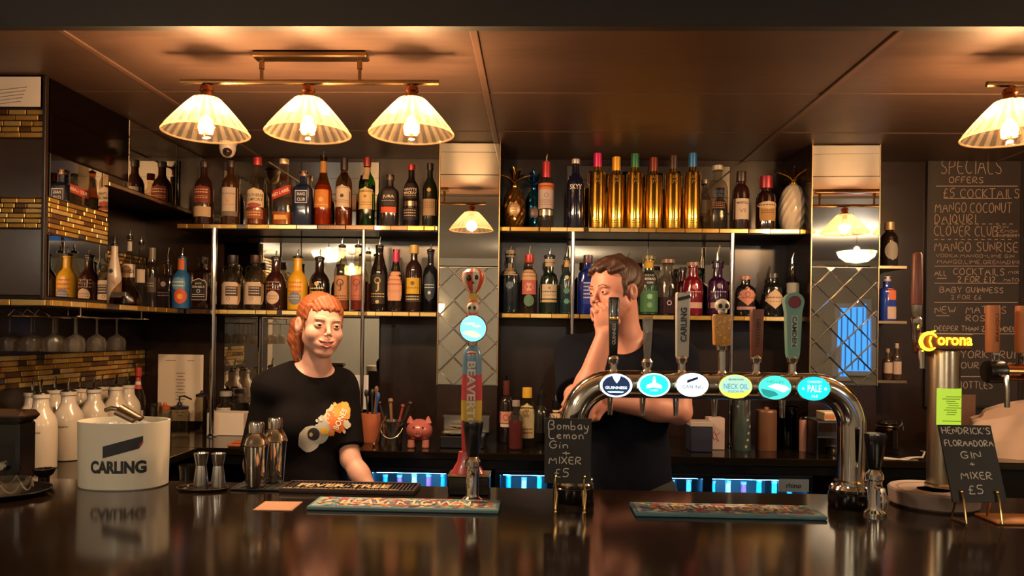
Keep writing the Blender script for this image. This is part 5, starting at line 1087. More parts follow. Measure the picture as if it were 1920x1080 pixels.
# ------------------------------------------------------------------ small black-handled taps
def small_tap(px, ytop, ybot, lab, Y):
    x = XZ(px, ZB+.08, Y); s = Y/F; t = thing('flow_tap', lab, 'tap', (x, Y, ZB+.0004)); Ht = P(px, ytop, Y).z-ZB; zb = .0
    mb = MB(); mb.lathe([(.026, 0), (.026, .006), (.018, .012), (.0165, .02), (.0165, Ht*.42), (.02, Ht*.44), (.02, Ht*.5), (.015, Ht*.53), (.012, Ht*.56)], 24); mb.build('chrome_body', CHROME(), t)
    mb = MB(); n = 40; vs = []
    for (r, z) in ((.013, Ht*.56), (.016, Ht*.62), (.021, Ht*.86), (.0245, Ht*.97), (.023, Ht)):
        for k in range(n): q = r*(1+.05*math.cos(10*2*PI*k/n)); vs.append((q*math.cos(2*PI*k/n), q*math.sin(2*PI*k/n), z))
    mb.add(vs, [(i*n+k, i*n+(k+1) % n, (i+1)*n+(k+1) % n, (i+1)*n+k) for i in range(4) for k in range(n)]+[tuple(reversed(range(n))), tuple(4*n+k for k in range(n))]); mb.build('fluted_handle', mat('handle_black', '#0d0c0c', .2), t)
    mb = MB(); mb.tube([(0, -.016, Ht*.36), (0, -.04, Ht*.34), (0, -.046, Ht*.25), (0, -.046, Ht*.12)], [.008, .0075, .007, .006], 10); mb.build('nozzle', CHROME(), t)
small_tap(886, 790, 930, 'black fluted tap handle on a chrome body before the balloon-topped font', 1.84)
small_tap(1640, 813, 950, 'black fluted tap handle on a chrome body beside the chrome arch font', 1.785)

# ------------------------------------------------------------------ tall painted font with balloon handle
Y = 1.93; s = Y/F; x = XZ(884, ZB+.2, Y)
t = thing('painted_font', 'tall painted beer font with lit round badge and hot-air balloon handle', 'beer font', (x, Y, ZB+.0004))
zz = lambda py: P(884, py, Y-.025).z-ZB
sbox('plinth', (-.055, -.035, 0), (.05, .04, zz(893)), mat('plinth_black', '#14100f', .25), t, .003)
sbox('plinth_edge', (-.056, -.036, zz(893)), (.051, .041, zz(893)+.003), mat('trim_bronze', '#a58a66', .3, 1), t)
cols = [(893, 790, '#a8343a'), (790, 752, '#b89a3c'), (752, 703, '#b03a44'), (703, 655, '#5a7f9a')]
mb = MB(); mb.lathe([(.044, zz(893)+.0035), (.042, zz(888)), (.027, zz(868)), (.0235, zz(850))], 28, (-.008, 0, 0), dep=.6); mb.build('foot_flare', mat('font_red', '#a8343a', .3, coat=.4), t)
for (a, b, c_) in cols:
    za, zb_ = zz(a) if a < 893 else zz(850), zz(b); r = lambda q: .0235+.004*(1-abs((850-q)/195*2-1))
    pr = [(.0235+.0035*math.sin(PI*(min(max((850-q)/195, 0), 1))), zz(q)) for q in [(a if a < 893 else 850)+((b-(a if a < 893 else 850))*k/5) for k in range(6)]]
    if b == 655: pr[-1] = (.020, pr[-1][1]); pr += [(.012, zz(649))]
    mb = MB(); mb.lathe(pr, 32, dep=.7); mb.build('painted_band', mat('font_'+c_[1:], c_, .3, coat=.4, noise=.12, nscale=60), t)
mb = MB()
def ff(u, v): r = .0275; return (u, -.7*math.sqrt(max(r*r-u*u, 1e-8))-.0012, v)
vs, fs, asp = text2d('BEAVERTOWN', .03); Lw = zz(678)-zz(852)
put_text(mb, 'BEAVERTOWN', ff, .022, Lw, (0, (zz(678)+zz(852))/2), off=.03, vert=1); mb.build('lettering', imat('#c8bfae'), t, smooth=0)
mb = MB(); mb.ball((0, -.014, zz(662)), (.013, .008, .004), 16); mb.build('orange_spot', imat('#c87a60'), t)
mb = MB(); mb.lathe([(.034, 0), (.036, .004), (.036, .016), (.034, .02)], 40, rot=Matrix.Rotation(PI/2, 3, 'X')); mb.build('badge_housing', CHROME(), t, loc=(.002, .006, zz(616)))
mb = MB(); mb.lathe([(.0335, 0), (.030, .003), (0, .004)], 40, rot=Matrix.Rotation(PI/2, 3, 'X')); bd = mb.build('lit_badge', emis('badge_sky', '#7fd8e8', 1.6), t, loc=(.002, -.0145, zz(616)))
mb = MB()
for (u, v, a, b_) in ((-.006, -.012, .02, .006), (.006, -.018, .016, .005), (-.008, .012, .014, .003), (.01, .006, .012, .003)): mb.ball((u, -.004, v), (a, .0006, b_), 14)
mb.build('badge_cloud', emis('badge_cream', '#ffe6c0', 1.3), bd)
mb = MB(); mb.lathe([(.012, zz(649)), (.013, zz(640))], 16); mb.build('neck', CHROME(), t)
mb = MB(); mb.lathe([(.012, zz(597)), (.0135, zz(590)), (.0145, zz(572)), (.010, zz(562))], 20); mb.build('basket', mat('basket_orange', '#c8603a', .4), t)
mb = MB(); mb.ball((0, -.006, zz(577)), (.0155, .013, .016), 18); sk = mb.build('small_skull', mat('skull_bone', '#d0c4b0', .4), t)
for u in (-.006, .006): mb = MB(); mb.ball((u-.001, -.0175, zz(577)), (.0042, .002, .005), 10); mb.build('eye_socket', mat('skull_dark', '#1c1614', .5), sk)
for u in (-.017, .017): mb = MB(); mb.tube([(u*.75, -.006, zz(566)), (u, -.006, zz(543))], .0012, 6); mb.build('rope', mat('rope', '#c8b070', .6), t)
mb = MB(); mb.box((0, .0, zz(555)), (.02, .004, .028)); mb.build('basket_panel', mat('basket_yellow', '#d0a83a', .5), t)
n = 10
for k in range(n):                                             # balloon gores
    vs = []; prof = [(.010, 548), (.019, 541), (.0275, 528), (.0305, 519), (.028, 510), (.018, 504), (0.001, 502)]
    m_ = MB(); q = 5
    for (r, py) in prof:
        for i in range(q+1): a = 2*PI*(k+i/q)/n-.3; rr = r*(1+.03*math.sin(PI*i/q)); vs.append((rr*math.cos(a), rr*.9*math.sin(a), zz(py)))
    m_.add(vs, [(i*(q+1)+j, i*(q+1)+j+1, (i+1)*(q+1)+j+1, (i+1)*(q+1)+j) for i in range(len(prof)-1) for j in range(q)]); m_.build('balloon_gore', mat('gore_a', '#c8492e', .35, coat=.3) if k % 2 else mat('gore_b', '#d8cdb8', .35, coat=.3), t)
for (u, v, r) in ((-.009, 521, .0085), (.0105, 520, .0065), (.002, 530, .003)):
    mb = MB(); mb.ball((u, -.0262 if v < 525 else -.0235, zz(v)), (r*.8, .003, r), 14); mb.build('balloon_eye', mat('skull_dark', '#1c1614', .5), t)

# ------------------------------------------------------------------ chrome arch font with six taps
Y = 1.87; s = Y/F
xl_, xr_ = XZ(1077, 1.3, Y), XZ(1597, 1.3, Y); zt = P(1340, 723, Y).z; rt = .034; rb_ = .095
t = thing('arch_font', 'polished chrome arch beer font with six lit oval badges', 'beer font', ((xl_+xr_)/2, Y, ZB+.0004)); hx = (xr_-xl_)/2; zt -= ZB
tilt = (P(1526, 728, Y).z-P(1155, 723, Y).z)
pts = [(-hx, 0, .055), (-hx, 0, zt-rb_)]+[(-hx+rb_-rb_*math.cos(a), 0, zt-rb_+rb_*math.sin(a)) for a in [PI/2*k/12 for k in range(1, 13)]]
pts += [(hx-rb_+rb_*math.sin(a), 0, zt-rb_+rb_*math.cos(a)) for a in [PI/2*k/12 for k in range(0, 13)]]+[(hx, 0, .055)]
mb = MB(); mb.tube(pts, rt, 32); mb.build('arch_tube', CHROME(), t)
for sx in (-1, 1):
    mb = MB(); mb.lathe([(.05, .0), (.052, .004), (.052, .034), (.048, .038)], 32, (sx*hx, 0, 0)); mb.build('base_drum', mat('drum_black', '#0c0b0c', .15), t)
    mb = MB(); mb.lathe([(.05, .038), (.051, .044), (.046, .052), (.040, .054), (.040, .062), (rt*1.02, .066)], 32, (sx*hx, 0, 0)); fl = mb.build('flange', CHROME(), t)
    for k in range(6): a = 2*PI*k/6; mb = MB(); mb.ball((sx*hx+.045*math.cos(a), .045*math.sin(a), .052), .005, 10); mb.build('bolt', CHROME(), fl)
ox = (xl_+xr_)/2
lx = lambda px, py=700: XZ(px, ZB+zt, Y)-ox
zy = lambda py, yy=Y, px=1340: P(px, py, yy).z-ZB
def badge(px, py, em, es, deco):
    yy = Y-.052; x = P(px, py, yy).x-ox; z = P(px, py, yy).z-ZB; a, b = 30*yy/F, 22*yy/F
    mb = MB(); mb.lathe([(1.06, 0), (1.08, .004), (1.08, .02), (1.02, .022)], 40, rot=Matrix.Rotation(PI/2, 3, 'X')); mb.v = [(v[0]*a, v[1], v[2]*b) for v in mb.v]; hs = mb.build('badge_housing', CHROME(), t, loc=(x, -.030, z))
    mb = MB(); mb.lathe([(1.0, 0), (.97, .003), (0, .0035)], 48, rot=Matrix.Rotation(PI/2, 3, 'X')); mb.v = [(v[0]*a, v[1], v[2]*b) for v in mb.v]; f = mb.build('lit_badge', emis('badge_'+em[1:], em, es), t, loc=(x, -.052, z))
    fn = lambda u, v: (u*a, -.0042, v*b)
    deco(f, fn); return f
def poly_part(nm, f, fn, pts, mt, e=0):
    mb = MB(); cx_, cy_ = sum(p[0] for p in pts)/len(pts), sum(p[1] for p in pts)/len(pts)
    g2 = lambda p: (fn(*p)[0], fn(*p)[1]-e, fn(*p)[2])
    mb.add([g2((cx_, cy_))]+[g2(p) for p in pts], [(0, i+1, (i+1) % len(pts)+1) for i in range(len(pts))]); return mb.build(nm, mt, f, smooth=0)
def ring(f, fn, r0, r1, mt):
    mb = MB(); n = 48; mb.add([fn(r0*math.cos(2*PI*k/n), r0*math.sin(2*PI*k/n)) for k in range(n)]+[fn(r1*math.cos(2*PI*k/n), r1*math.sin(2*PI*k/n)) for k in range(n)], [(k, (k+1) % n, (k+1) % n+n, k+n) for k in range(n)]); mb.build('badge_ring', mt, f, smooth=0)
def txt(f, fn, s_, h, w, c, mt, nm='lettering'): mb = MB(); put_text(mb, s_, lambda u, v: (fn(u, v)[0], fn(u, v)[1]-.0006, fn(u, v)[2]), h, w, c, off=.02); mb.build(nm, mt, f, smooth=0)
EW = emis('lit_white', '#e8f4ff', 2.2); ED = mat('badge_ink', '#20242c', .5); EN = emis('lit_cyan_pale', '#c8fff4', 1.8)
def d_stout(f, fn):
    ring(f, fn, .86, 1.0, EW); txt(f, fn, 'GUINNESS', .24, 1.35, (0, -.18), EW)
    poly_part('harp_crest', f, fn, [(-.3, .95), (0, 1.02), (.3, .95), (.2, .5), (.03, .18), (-.14, .5)], EW)
    poly_part('underline', f, fn, [(-.55, -.5), (.1, -.48), (.5, -.5), (.4, -.62), (-.4, -.62)], EN)
def d_teal(f, fn):
    ring(f, fn, .88, 1.0, EN); poly_part('peak', f, fn, [(-.12, .1), (-.06, .72), (.06, .72), (.14, .1)], EN)
    poly_part('hill', f, fn, [(-.5, -.3), (-.45, 0), (0, .28), (.45, 0), (.5, -.3), (0, -.2)], EN); txt(f, fn, 'LAGER', .16, .5, (0, -.45), EN)
def d_carl(f, fn):
    poly_part('logo_bar', f, fn, [(-.35, .15), (.33, .5), (.33, .72), (-.35, .4)], mat('badge_navy', '#2a3a6a', .5)); txt(f, fn, 'CARLING', .3, 1.25, (0, -.15), mat('badge_navy2', '#384058', .5))
def d_neck(f, fn):
    ring(f, fn, .93, 1.0, emis('lit_lemon', '#e8e04a', 1.4)); poly_part('lemon_band', f, fn, [(-.85, -.4), (-.4, -.6), (.4, -.45), (.88, -.3), (.5, -.85), (0, -.97), (-.5, -.85)], emis('lit_lemon', '#e8e04a', 1.4))
    txt(f, fn, 'NECK OIL', .46, 1.5, (0, .02), emis('lit_blue_grey', '#6fb4c0', .9)); txt(f, fn, 'SESSION IPA', .2, 1.0, (0, -.42), emis('lit_blue_grey', '#6fb4c0', .9)); txt(f, fn, 'BEAVERTOWN', .15, .9, (0, .6), mat('badge_ink3', '#a85a50', .5))
def d_sea(f, fn):
    poly_part('wave', f, fn, [(-.9, -.1), (-.4, -.2), (0, -.35), (.2, -.62), (-.4, -.85), (-.75, -.6)], emis('lit_teal_deep', '#2aa8a0', .9)); poly_part('cloud', f, fn, [(-.5, .1), (0, .35), (.6, .2), (.9, -.1), (.5, -.4), (.1, -.2)], EN)
    txt(f, fn, 'HELLES', .22, 1.0, (0, .5), emis('lit_teal_mid', '#5ac8b8', .8))
def d_pale(f, fn):
    txt(f, fn, 'PALE', .6, .85, (0, .02), EN); txt(f, fn, 'CAMDEN', .2, .9, (0, .58), EN); txt(f, fn, 'ALE', .2, .42, (0, -.62), EN)
    ring(f, lambda u, v: fn(u*.09+.68, v*.12), .5, 1.0, EN); ring(f, lambda u, v: fn(u*.07-.68, v*.1), .5, 1.0, EN)
badge(1155, 723, '#1c3f74', .5, d_stout); badge(1226, 722, '#22d8cc', 1.5, d_teal); badge(1298, 722, '#d8f0ff', 3.2, d_carl)
badge(1379, 725, '#b8e8d0', 1.1, d_neck); badge(1453, 727, '#4ae8d0', 1.3, d_sea); badge(1526, 729, '#10d0e0', 1.6, d_pale)
# tap stems, spouts and handles
def stem(px, ytop):
    x = lx(px); mb = MB(); z0 = zt+rt*.9; z1 = zy(ytop, Y, px)
    mb.lathe([(.014, z0-.008), (.014, z0), (.0095, z0+.006), (.0095, z1-.022), (.013, z1-.018), (.0145, z1-.008), (.010, z1)], 20, (x, 0, 0)); mb.build('tap_stem', CHROME(), t)
    mb = MB(); mb.tube([(x, rt*.8, zt-.005), (x, rt+.03, zt-.01), (x, rt+.038, zt-.035), (x, rt+.038, zt-.085)], [.0085, .0085, .0085, .006], 12); mb.build('spout', CHROME(), t)
    return x, z1
def bar_handle(nm, px, y0, y1, w0, w1, m, dp=.02, b=.006):
    x = lx(px); za, zb2 = zy(y1, Y, px), zy(y0, Y, px); a, b_ = w0*s/2, w1*s/2; mb = MB()
    mb.lathe([(a*.9, za), (a, za+.003), (b_, zb2-.004), (b_*.9, zb2)], 32, (x, 0, 0), ex=5, dep=dp/(w0*s)); return mb.build(nm, m, t), x, za, zb2
stem(1150, 667); h, x, za, zb2 = bar_handle('black_handle', 1149, 558, 672, 15, 20, mat('handle_stout', '#0c0c0e', .25, coat=.5), .018)
mb = MB(); mb.lathe([(.0118, 0), (.0125, .002), (.0125, .010), (.0118, .012)], 24, (x, 0, zy(602, Y, 1149)), ex=4, dep=.95); mb.build('gold_band', mat('brass', '#c8a468', .2, 1), h)
mb = MB(); put_text(mb, 'GUINNESS', lambda u, v: (x+u, -.0128, v), .0085, zy(615)-zy(650)+.006, (0, (zy(610)+zy(648))/2), vert=-1); mb.build('lettering', imat('#c8c0b0'), h, smooth=0)
mb = MB(); put_text(mb, 'W', lambda u, v: (x+u, -.0142, v), .015, .012, (0, zy(572))); mb.build('harp_mark', imat('#8a7a5a'), h, smooth=0)
stem(1213, 673); mb = MB(); x = lx(1213); mb.lathe([(.0075, zy(678)), (.008, zy(672)), (.0125, zy(600)), (.011, zy(597))], 16, (x, 0, 0), ex=3); mb.build('clear_handle', glass('acrylic', '#cfd4d4', haze=.08), t)
stem(1278, 666); h, x, za, zb2 = bar_handle('white_handle', 1278, 549, 671, 23, 27, mat('handle_white', '#b8b2a4', .35), .02)
mb = MB(); put_text(mb, 'CARLING', lambda u, v: (x+u, -.0165, v), .0155, zy(578)-zy(642), (0, (zy(578)+zy(642))/2), off=.03, vert=-1); mb.build('lettering', imat('#22242a'), h, smooth=0)
mb = MB(); mb.add([(x-.0155, -.0175, zy(566)), (x+.0155, -.0175, zy(560)), (x+.0155, -.0175, zy(554)), (x-.0155, -.0175, zy(560))], [(0, 1, 2, 3)]); mb.build('logo_bar', imat('#22242a'), h, smooth=0)
stem(1353, 643); h, x, za, zb2 = bar_handle('orange_handle', 1352, 590, 648, 31, 35, mat('handle_orange', '#b8823a', .45, noise=.4, nscale=90), .026)
mb = MB(); mb.ball((x, 0, zy(573)), (.0185, .0165, .0165), 24); mb.bbox((x, -.004, zy(584)), (.02, .018, .014), .004); sk = mb.build('skull', mat('skull_bone', '#d0c4b0', .4), h)
for u in (-.0075, .0075): mb = MB(); mb.ball((x+u, -.0145, zy(574)), (.0055, .003, .006), 12); mb.build('eye_socket', mat('skull_dark', '#1c1614', .5), sk)
mb = MB(); mb.ball((x, -.0165, zy(582)), (.002, .002, .003), 8)
for q in range(5): mb.box((x-.006+.003*q, -.0135, zy(588)), (.0006, .0006, .006))
mb.build('nose_teeth', mat('skull_dark', '#1c1614', .5), sk)
mb = MB(); rn = random.Random(9)
for k in range(16): mb.box((x+rn.uniform(-.017, .017), -.0153, zy(rn.uniform(594, 645))), (rn.uniform(.002, .008), .0004, rn.uniform(.002, .008)), rot=Matrix.Rotation(rn.uniform(0, 3), 3, 'Y'))
mb.build('print', imat('#d8a868'), h, smooth=0)
stem(1417, 666); h, x, za, zb2 = bar_handle('wood_handle', 1417, 580, 671, 20, 24, mat('handle_wood', '#6e3c24', .5, noise=.3, nscale=30, stretch=(4, 4, .4)), .02)
mb = MB(); put_text(mb, 'THATCHERS', lambda u, v: (x+u, -.0165, v), .010, zy(597)-zy(650), (0, (zy(597)+zy(650))/2), vert=-1); mb.build('lettering', imat('#2c1610'), h, smooth=0)
stem(1485, 666); x = lx(1485); za, zb2 = zy(671), zy(547); mb = MB()
N = 26; pts = []
for i in range(N): a = -PI*.5+PI*i/(N-1)
out = [(-.0115, za), (-.0145, za+.012), (-.0165, za+.05), (-.019, zb2-.05)]+[(-.024*math.cos(a), zb2-.024+.024*math.sin(a)) for a in [PI*k/14 for k in range(0, 15)]]+[(.019, zb2-.05), (.0165, za+.05), (.0145, za+.012), (.0115, za)]
mb.prism(out, lambda u, v: (x+u, -.011, v), lambda u, v: (x+u, .011, v)); h = mb.build('mint_handle', mat('handle_mint', '#6f9a90', .35, coat=.3), t)
mb = MB(); mb.lathe([(.0155, 0), (.0155, .002), (.0135, .0022), (.0135, .0008), (0, .0008)], 28, rot=Matrix.Rotation(PI/2, 3, 'X')); mb.build('red_roundel', mat('roundel_red', '#7a3034', .3), h, loc=(x, -.0115, zb2-.024))
mb = MB(); mb.bbox((x, -.0116, zy(620)), (.016, .0012, .078), .0004); mb.build('name_plate', mat('plate_pale', '#a8b0a0', .5), h)
mb = MB(); put_text(mb, 'CAMDEN', lambda u, v: (x+u, -.0126, v), .011, zy(592)-zy(648), (0, zy(620)), off=.03, vert=1); mb.build('lettering', imat('#20282c'), h, smooth=0)

# ------------------------------------------------------------------ chalk signs
mslate = mat('chalk_slate', '#14100f', .6, noise=.3, nscale=14); mchalk = mat('chalk_white', '#d2c9bc', .9, noise=.15, nscale=200)
Y = 1.77; s = Y/F; a, b = P(1022, 784, Y), P(1108, 908, Y); wv, hv = b.x-a.x, a.z-b.z
t = thing('chalk_sign', 'small chalk sign for lemon gin in front of the chrome font', 'sign', ((a.x+b.x)/2, Y, ZB+.0004)); z0 = b.z-ZB
sbox('slate', (-wv/2, 0, z0), (wv/2, .005, z0+hv), mslate, t, .001)
mb = MB(); fn = lambda u, v: (u, -.0004, v)
zq = lambda py: P(1060, py, Y).z-ZB
xq = lambda px: P(px, 840, Y).x-(a.x+b.x)/2
for (tx, px, py, hp, wp) in (('Bombay', 1028, 806, 17, 74), ('Lemon', 1029, 823, 16, 64), ('Gin', 1030, 841, 14, 34), ('+', 1053, 856, 12, 16), ('MIXER', 1030, 870, 13, 60), ('£5', 1040, 895, 16, 27)):
    mb = MB(); chalk(mb, tx, fn, xq(px), zq(py), hp*s, wp*s, .0021); mb.build('lettering', mchalk, t, smooth=0)['kind'] = 'stuff'
mbz = mat('brass', '#c8a468', .2, 1)
for px in (1043, 1097):
    x = xq(px); mb = MB(); mb.tube([(x, -.012, .004), (x+.003, -.004, z0*.6), (x-.002, -.002, z0+.004), (x, -.004, z0+.016)], .0028, 8); mb.tube([(x, -.012, .003), (x, .03, .003), (x, .028, z0*.7), (x, .008, z0+.006)], .0028, 8); mb.ball((x, -.004, z0+.018), .0042, 10); mb.build('brass_clip', mbz, t)
# leaning chalk sign
c0 = P(1838, 942, 1.72)
t = thing('chalk_sign', 'leaning chalk sign for floral gin beside the lit lager tower', 'sign', (c0.x, 1.72, ZB+.0004))
yaw_, lean = .03, .36; R3 = Matrix.Rotation(yaw_, 3, 'Z') @ Matrix.Rotation(-lean, 3, 'X'); sg = 1.0
wv, hv = .122, .178; off = Vector((0, 0, c0.z-ZB))
M3 = lambda u, v, e=0.0: R3 @ Vector((u, e, v)) + off
mb = MB(); mb.prism([(-wv/2, 0), (wv/2, 0), (wv/2, hv), (-wv/2, hv)], lambda u, v: M3(u, v, 0), lambda u, v: M3(u, v, .005)); mb.build('slate', mslate, t, smooth=0)
mb = MB(); fn = lambda u, v: M3(u, v, -.0005)
for (tx, u, v, hp, wp) in (("HENDRICK'S", -.056, .157, .015, .112), ('FLORAADORA', -.055, .128, .014, .112), ('GIN', -.024, .099, .016, .046), ('+', -.008, .080, .012, .013), ('MIXER', -.032, .052, .016, .070), ('£5', -.022, .018, .020, .034)): mb = MB(); chalk(mb, tx, fn, u, v, hp, wp, .0023); mb.build('lettering', mchalk, t, smooth=0)['kind'] = 'stuff'
for u in (-.04, .04):
    mb = MB(); A, Bq = M3(u, .004, -.006), M3(u, .012, .008); mb.tube([(A.x, A.y-.012, .003), A, M3(u, .02, -.003)], .0026, 8); mb.tube([(A.x, A.y-.012, .003), (Bq.x, Bq.y+.03, .003), M3(u, .03, .008)], .0026, 8); mb.ball(M3(u, .022, -.004), .0042, 10); mb.build('brass_clip', mbz, t)

# ------------------------------------------------------------------ lit lager tower on a round tray
Y = 1.915; s = Y/F; cx = XZ(1768, ZB+.15, Y); rr = 26.5*s
t0 = thing('tower_tray', 'thick round pale tray under the lit lager tower', 'tray', (XZ(1750, ZB, 1.90), 1.90, ZB+.0004))
mb = MB(); mb.lathe([(.092, 0), (.1, .006), (.104, .038), (.100, .043), (.094, .040), (0, .038)], 48); mb.build('tray_body', mat('tray_stone', '#8a7468', .55, noise=.2, nscale=20), t0)
mb = MB(); mb.lathe([(.085, .0388), (.085, .040), (.079, .040), (.079, .0388)], 40); mb.build('inner_ring', mat('tray_stone2', '#6a5448', .6), t0)
t = thing('lager_tower', 'brushed steel lager tower with glowing yellow script sign and wooden handle', 'beer font', (cx, Y, ZB+.0445)); Zb = ZB+.0445
ht = P(1768, 655, Y).z-Zb
mb = MB(); mb.lathe([(rr*1.12, 0), (rr*1.12, .006), (rr, .010), (rr, ht-.01), (rr*.94, ht), (0, ht+.004)], 40); mb.build('column', mat('tower_steel', '#a89a84', .28, 1, bump=.05, bscale=200), t)
q0, q1 = P(1747, 728, Y-rr), P(1793, 798, Y-rr); hw = (q1.x-q0.x)/2
mb = MB(); N = 10; za, zb2 = q1.z-Zb, q0.z-Zb
pf = lambda u, e=0: (u, -math.sqrt(max((rr+.003)**2-u*u, 1e-6))-e)
mb.add([(pf(hw*(2*i/N-1))[0], pf(hw*(2*i/N-1))[1], z) for z in (za, zb2) for i in range(N+1)], [(i, i+1, i+N+2, i+N+1) for i in range(N)]); pl = mb.build('lit_panel', emis('panel_lime', '#b8d83a', .95), t)
mb = MB(); rn = random.Random(4)
for k in range(9): z = za+(zb2-za)*(.30+.06*k); mb.box((rn.uniform(-.006, .006), pf(0)[1]-.001, z), (rn.uniform(.02, .045), .0006, .0014))
mb.box((0, pf(0)[1]-.001, za+(zb2-za)*.12), (.05, .0006, .0014)); mb.build('print', imat('#5a7a20'), pl)
# glowing sign
sy = -rr-.02; A, Bq = P(1727, 640, Y+sy), P(1826, 640, Y+sy); zc = A.z-Zb; xa_, xb2 = A.x-cx, Bq.x-cx
SG = emis('neon_amber', '#ff9a10', 16.0)
mb = MB(); mb.bbox(((xa_+xb2)/2, sy+.012, zc), (xb2-xa_+.004, .008, .042), .003); bk = mb.build('sign_back', mat('sign_amber_dark', '#3a2408', .5), t)
mb = MB(); put_text(mb, 'orona', lambda u, v: (u, sy+.0045, v), .020, (xb2-xa_)*.66, ((xa_+xb2)/2+(xb2-xa_)*.165, zc+.001), off=.02); mb.build('glowing_letters', SG, bk, smooth=0)
mb = MB(); C_ = (xa_+(xb2-xa_)*.17, zc); mb.tube([(C_[0]+.0205*math.cos(a)*1.0, sy+.003, C_[1]+.0205*math.sin(a)) for a in [.55+4.9*k/20 for k in range(21)]], [.0018+.003*math.sin(PI*k/20) for k in range(21)], 8); mb.tube([(C_[0]+.004, sy+.003, C_[1]+.013), (C_[0]+.001, sy+.003, C_[1]), (C_[0]+.006, sy+.003, C_[1]-.014)], .0022, 8); mb.tube([(C_[0]-.002, sy+.003, C_[1]+.021), (C_[0]+.014, sy+.003, C_[1]+.026)], .0018, 8); mb.build('glowing_initial', SG, bk)
# side arm, faucet and wooden handle
x = XZ(1718, 1.5, Y)-cx; zq = lambda py: P(1718, py, Y).z-Zb
mb = MB(); mb.tube([(-rr*.5, 0, zq(665)), (x, 0, zq(655)), (x, 0, zq(640))], .009, 12); mb.build('side_arm', mat('arm_copper', '#9a6a48', .3, 1), t)
mb = MB(); mb.lathe([(.008, zq(642)), (.012, zq(632)), (.011, zq(615)), (.014, zq(610)), (.014, zq(598)), (.009, zq(594))], 20, (x, 0, 0)); mb.build('faucet', CHROME(), t)
mb = MB(); mb.tube([(x, -.005, zq(645)), (x-.002, -.03, zq(655)), (x-.002, -.033, zq(690))], [.008, .007, .006], 10); mb.build('nozzle', CHROME(), t)
mb = MB(); mb.lathe([(.0095, zq(594)), (.012, zq(588)), (.0135, zq(572))], 20, (x, 0, 0)); mb.build('ferrule', STEEL(), t)
mb = MB(); mb.lathe([(.0125, zq(571)), (.0135, zq(560)), (.0115, zq(478)), (.009, zq(474)), (0, zq(473))], 20, (x, 0, 0)); mb.build('wooden_handle', mat('handle_mahogany', '#7a4030', .4, noise=.2, nscale=20), t)
# copper font running off to the right
Y = 1.93; s = Y/F; zc = P(1890, 698, Y).z-ZB; x0 = XZ(1856, 1.35, Y); x1 = XZ(2040, 1.35, Y)
t = thing('copper_font', 'copper pipe font with tall wooden tap handles', 'beer font', (x0, Y, ZB+.0004)); mco = mat('copper_pipe', '#b07048', .22, 1)
mb = MB(); mb.tube([(.0, 0, zc), (x1-x0-.05, 0, zc), (x1-x0-.015, 0, zc-.012), (x1-x0, 0, zc-.05), (x1-x0, 0, .0)], .022, 20); mb.build('pipe', mco, t)
mb = MB(); mb.lathe([(.036, 0), (.036, .008), (.024, .014)], 24, (x1-x0, 0, 0)); mb.build('flange', mco, t)
mb = MB(); mb.lathe([(.0275, -.014), (.029, -.01), (.029, .024), (.0265, .028)], 24, rot=Matrix.Rotation(PI/2, 3, 'Y')); mb.build('end_cap', mat('cap_black', '#17110d', .3), t, loc=(.004, 0, zc))
for px in (1866, 1922, 1978):
    x = XZ(px, 1.45, Y)-x0; zz2 = lambda py: P(1866, py, Y).z-ZB
    mb = MB(); mb.lathe([(.010, zc+.02), (.010, zz2(672)), (.012, zz2(668)), (.012, zz2(662))], 16, (x, 0, 0)); mb.build('tap_stem', CHROME(), t)
    mb = MB(); mb.lathe([(.0145, zz2(661)), (.0155, zz2(655)), (.0165, zz2(578)), (.0155, zz2(573))], 24, (x-.008, 0, 0), rot=None); h = mb.build('wooden_handle', mat('handle_pale_wood', '#b8703c', .5, noise=.2, nscale=25, stretch=(3, 3, .5)), t)
    mb = MB(); put_text(mb, 'MAHOU', lambda u, v: (x-.008+u, -math.sqrt(.0168**2-u*u)-.0006, v), .010, .07, (.003, zz2(615)), vert=-1); mb.build('lettering', imat('#7a3a1c'), h, smooth=0)
    mb = MB(); mb.tube([(x, -.018, zc-.005), (x, -.045, zc-.01), (x, -.05, zc-.04), (x, -.05, zc-.085)], [.008, .0075, .007, .006], 10); mb.build('nozzle', CHROME(), t)
# ------------------------------------------------------------------ chalkboard on the back wall
Y = YW-.004; s = Y/F
a, b = P(1742, 285, Y), P(1905, 760, Y); wv, hv = b.x-a.x, a.z-b.z
t = thing('chalkboard', 'tall wall chalkboard listing cocktails and specials', 'chalkboard', ((a.x+b.x)/2, Y-.012, b.z))
sbox('slate', (-wv/2, 0, 0), (wv/2, .012, hv), mat('board_slate', '#241a15', .55, noise=.3, nscale=5), t)
for lo, hi in (((-wv/2-.012, -.004, -.012), (-wv/2, .012, hv+.012)), ((wv/2, -.004, -.012), (wv/2+.012, .012, hv+.012)), ((-wv/2, -.004, hv), (wv/2, .012, hv+.012)), ((-wv/2, -.004, -.012), (wv/2, .012, 0))): sbox('frame_strip', lo, hi, mat('board_frame', '#1a110d', .4), t)
fn = lambda u, v: (u, -.0006, v)
def L(px, py): q = P(px, py, Y-.012); return q.x-(a.x+b.x)/2, q.z-b.z
mb = MB()
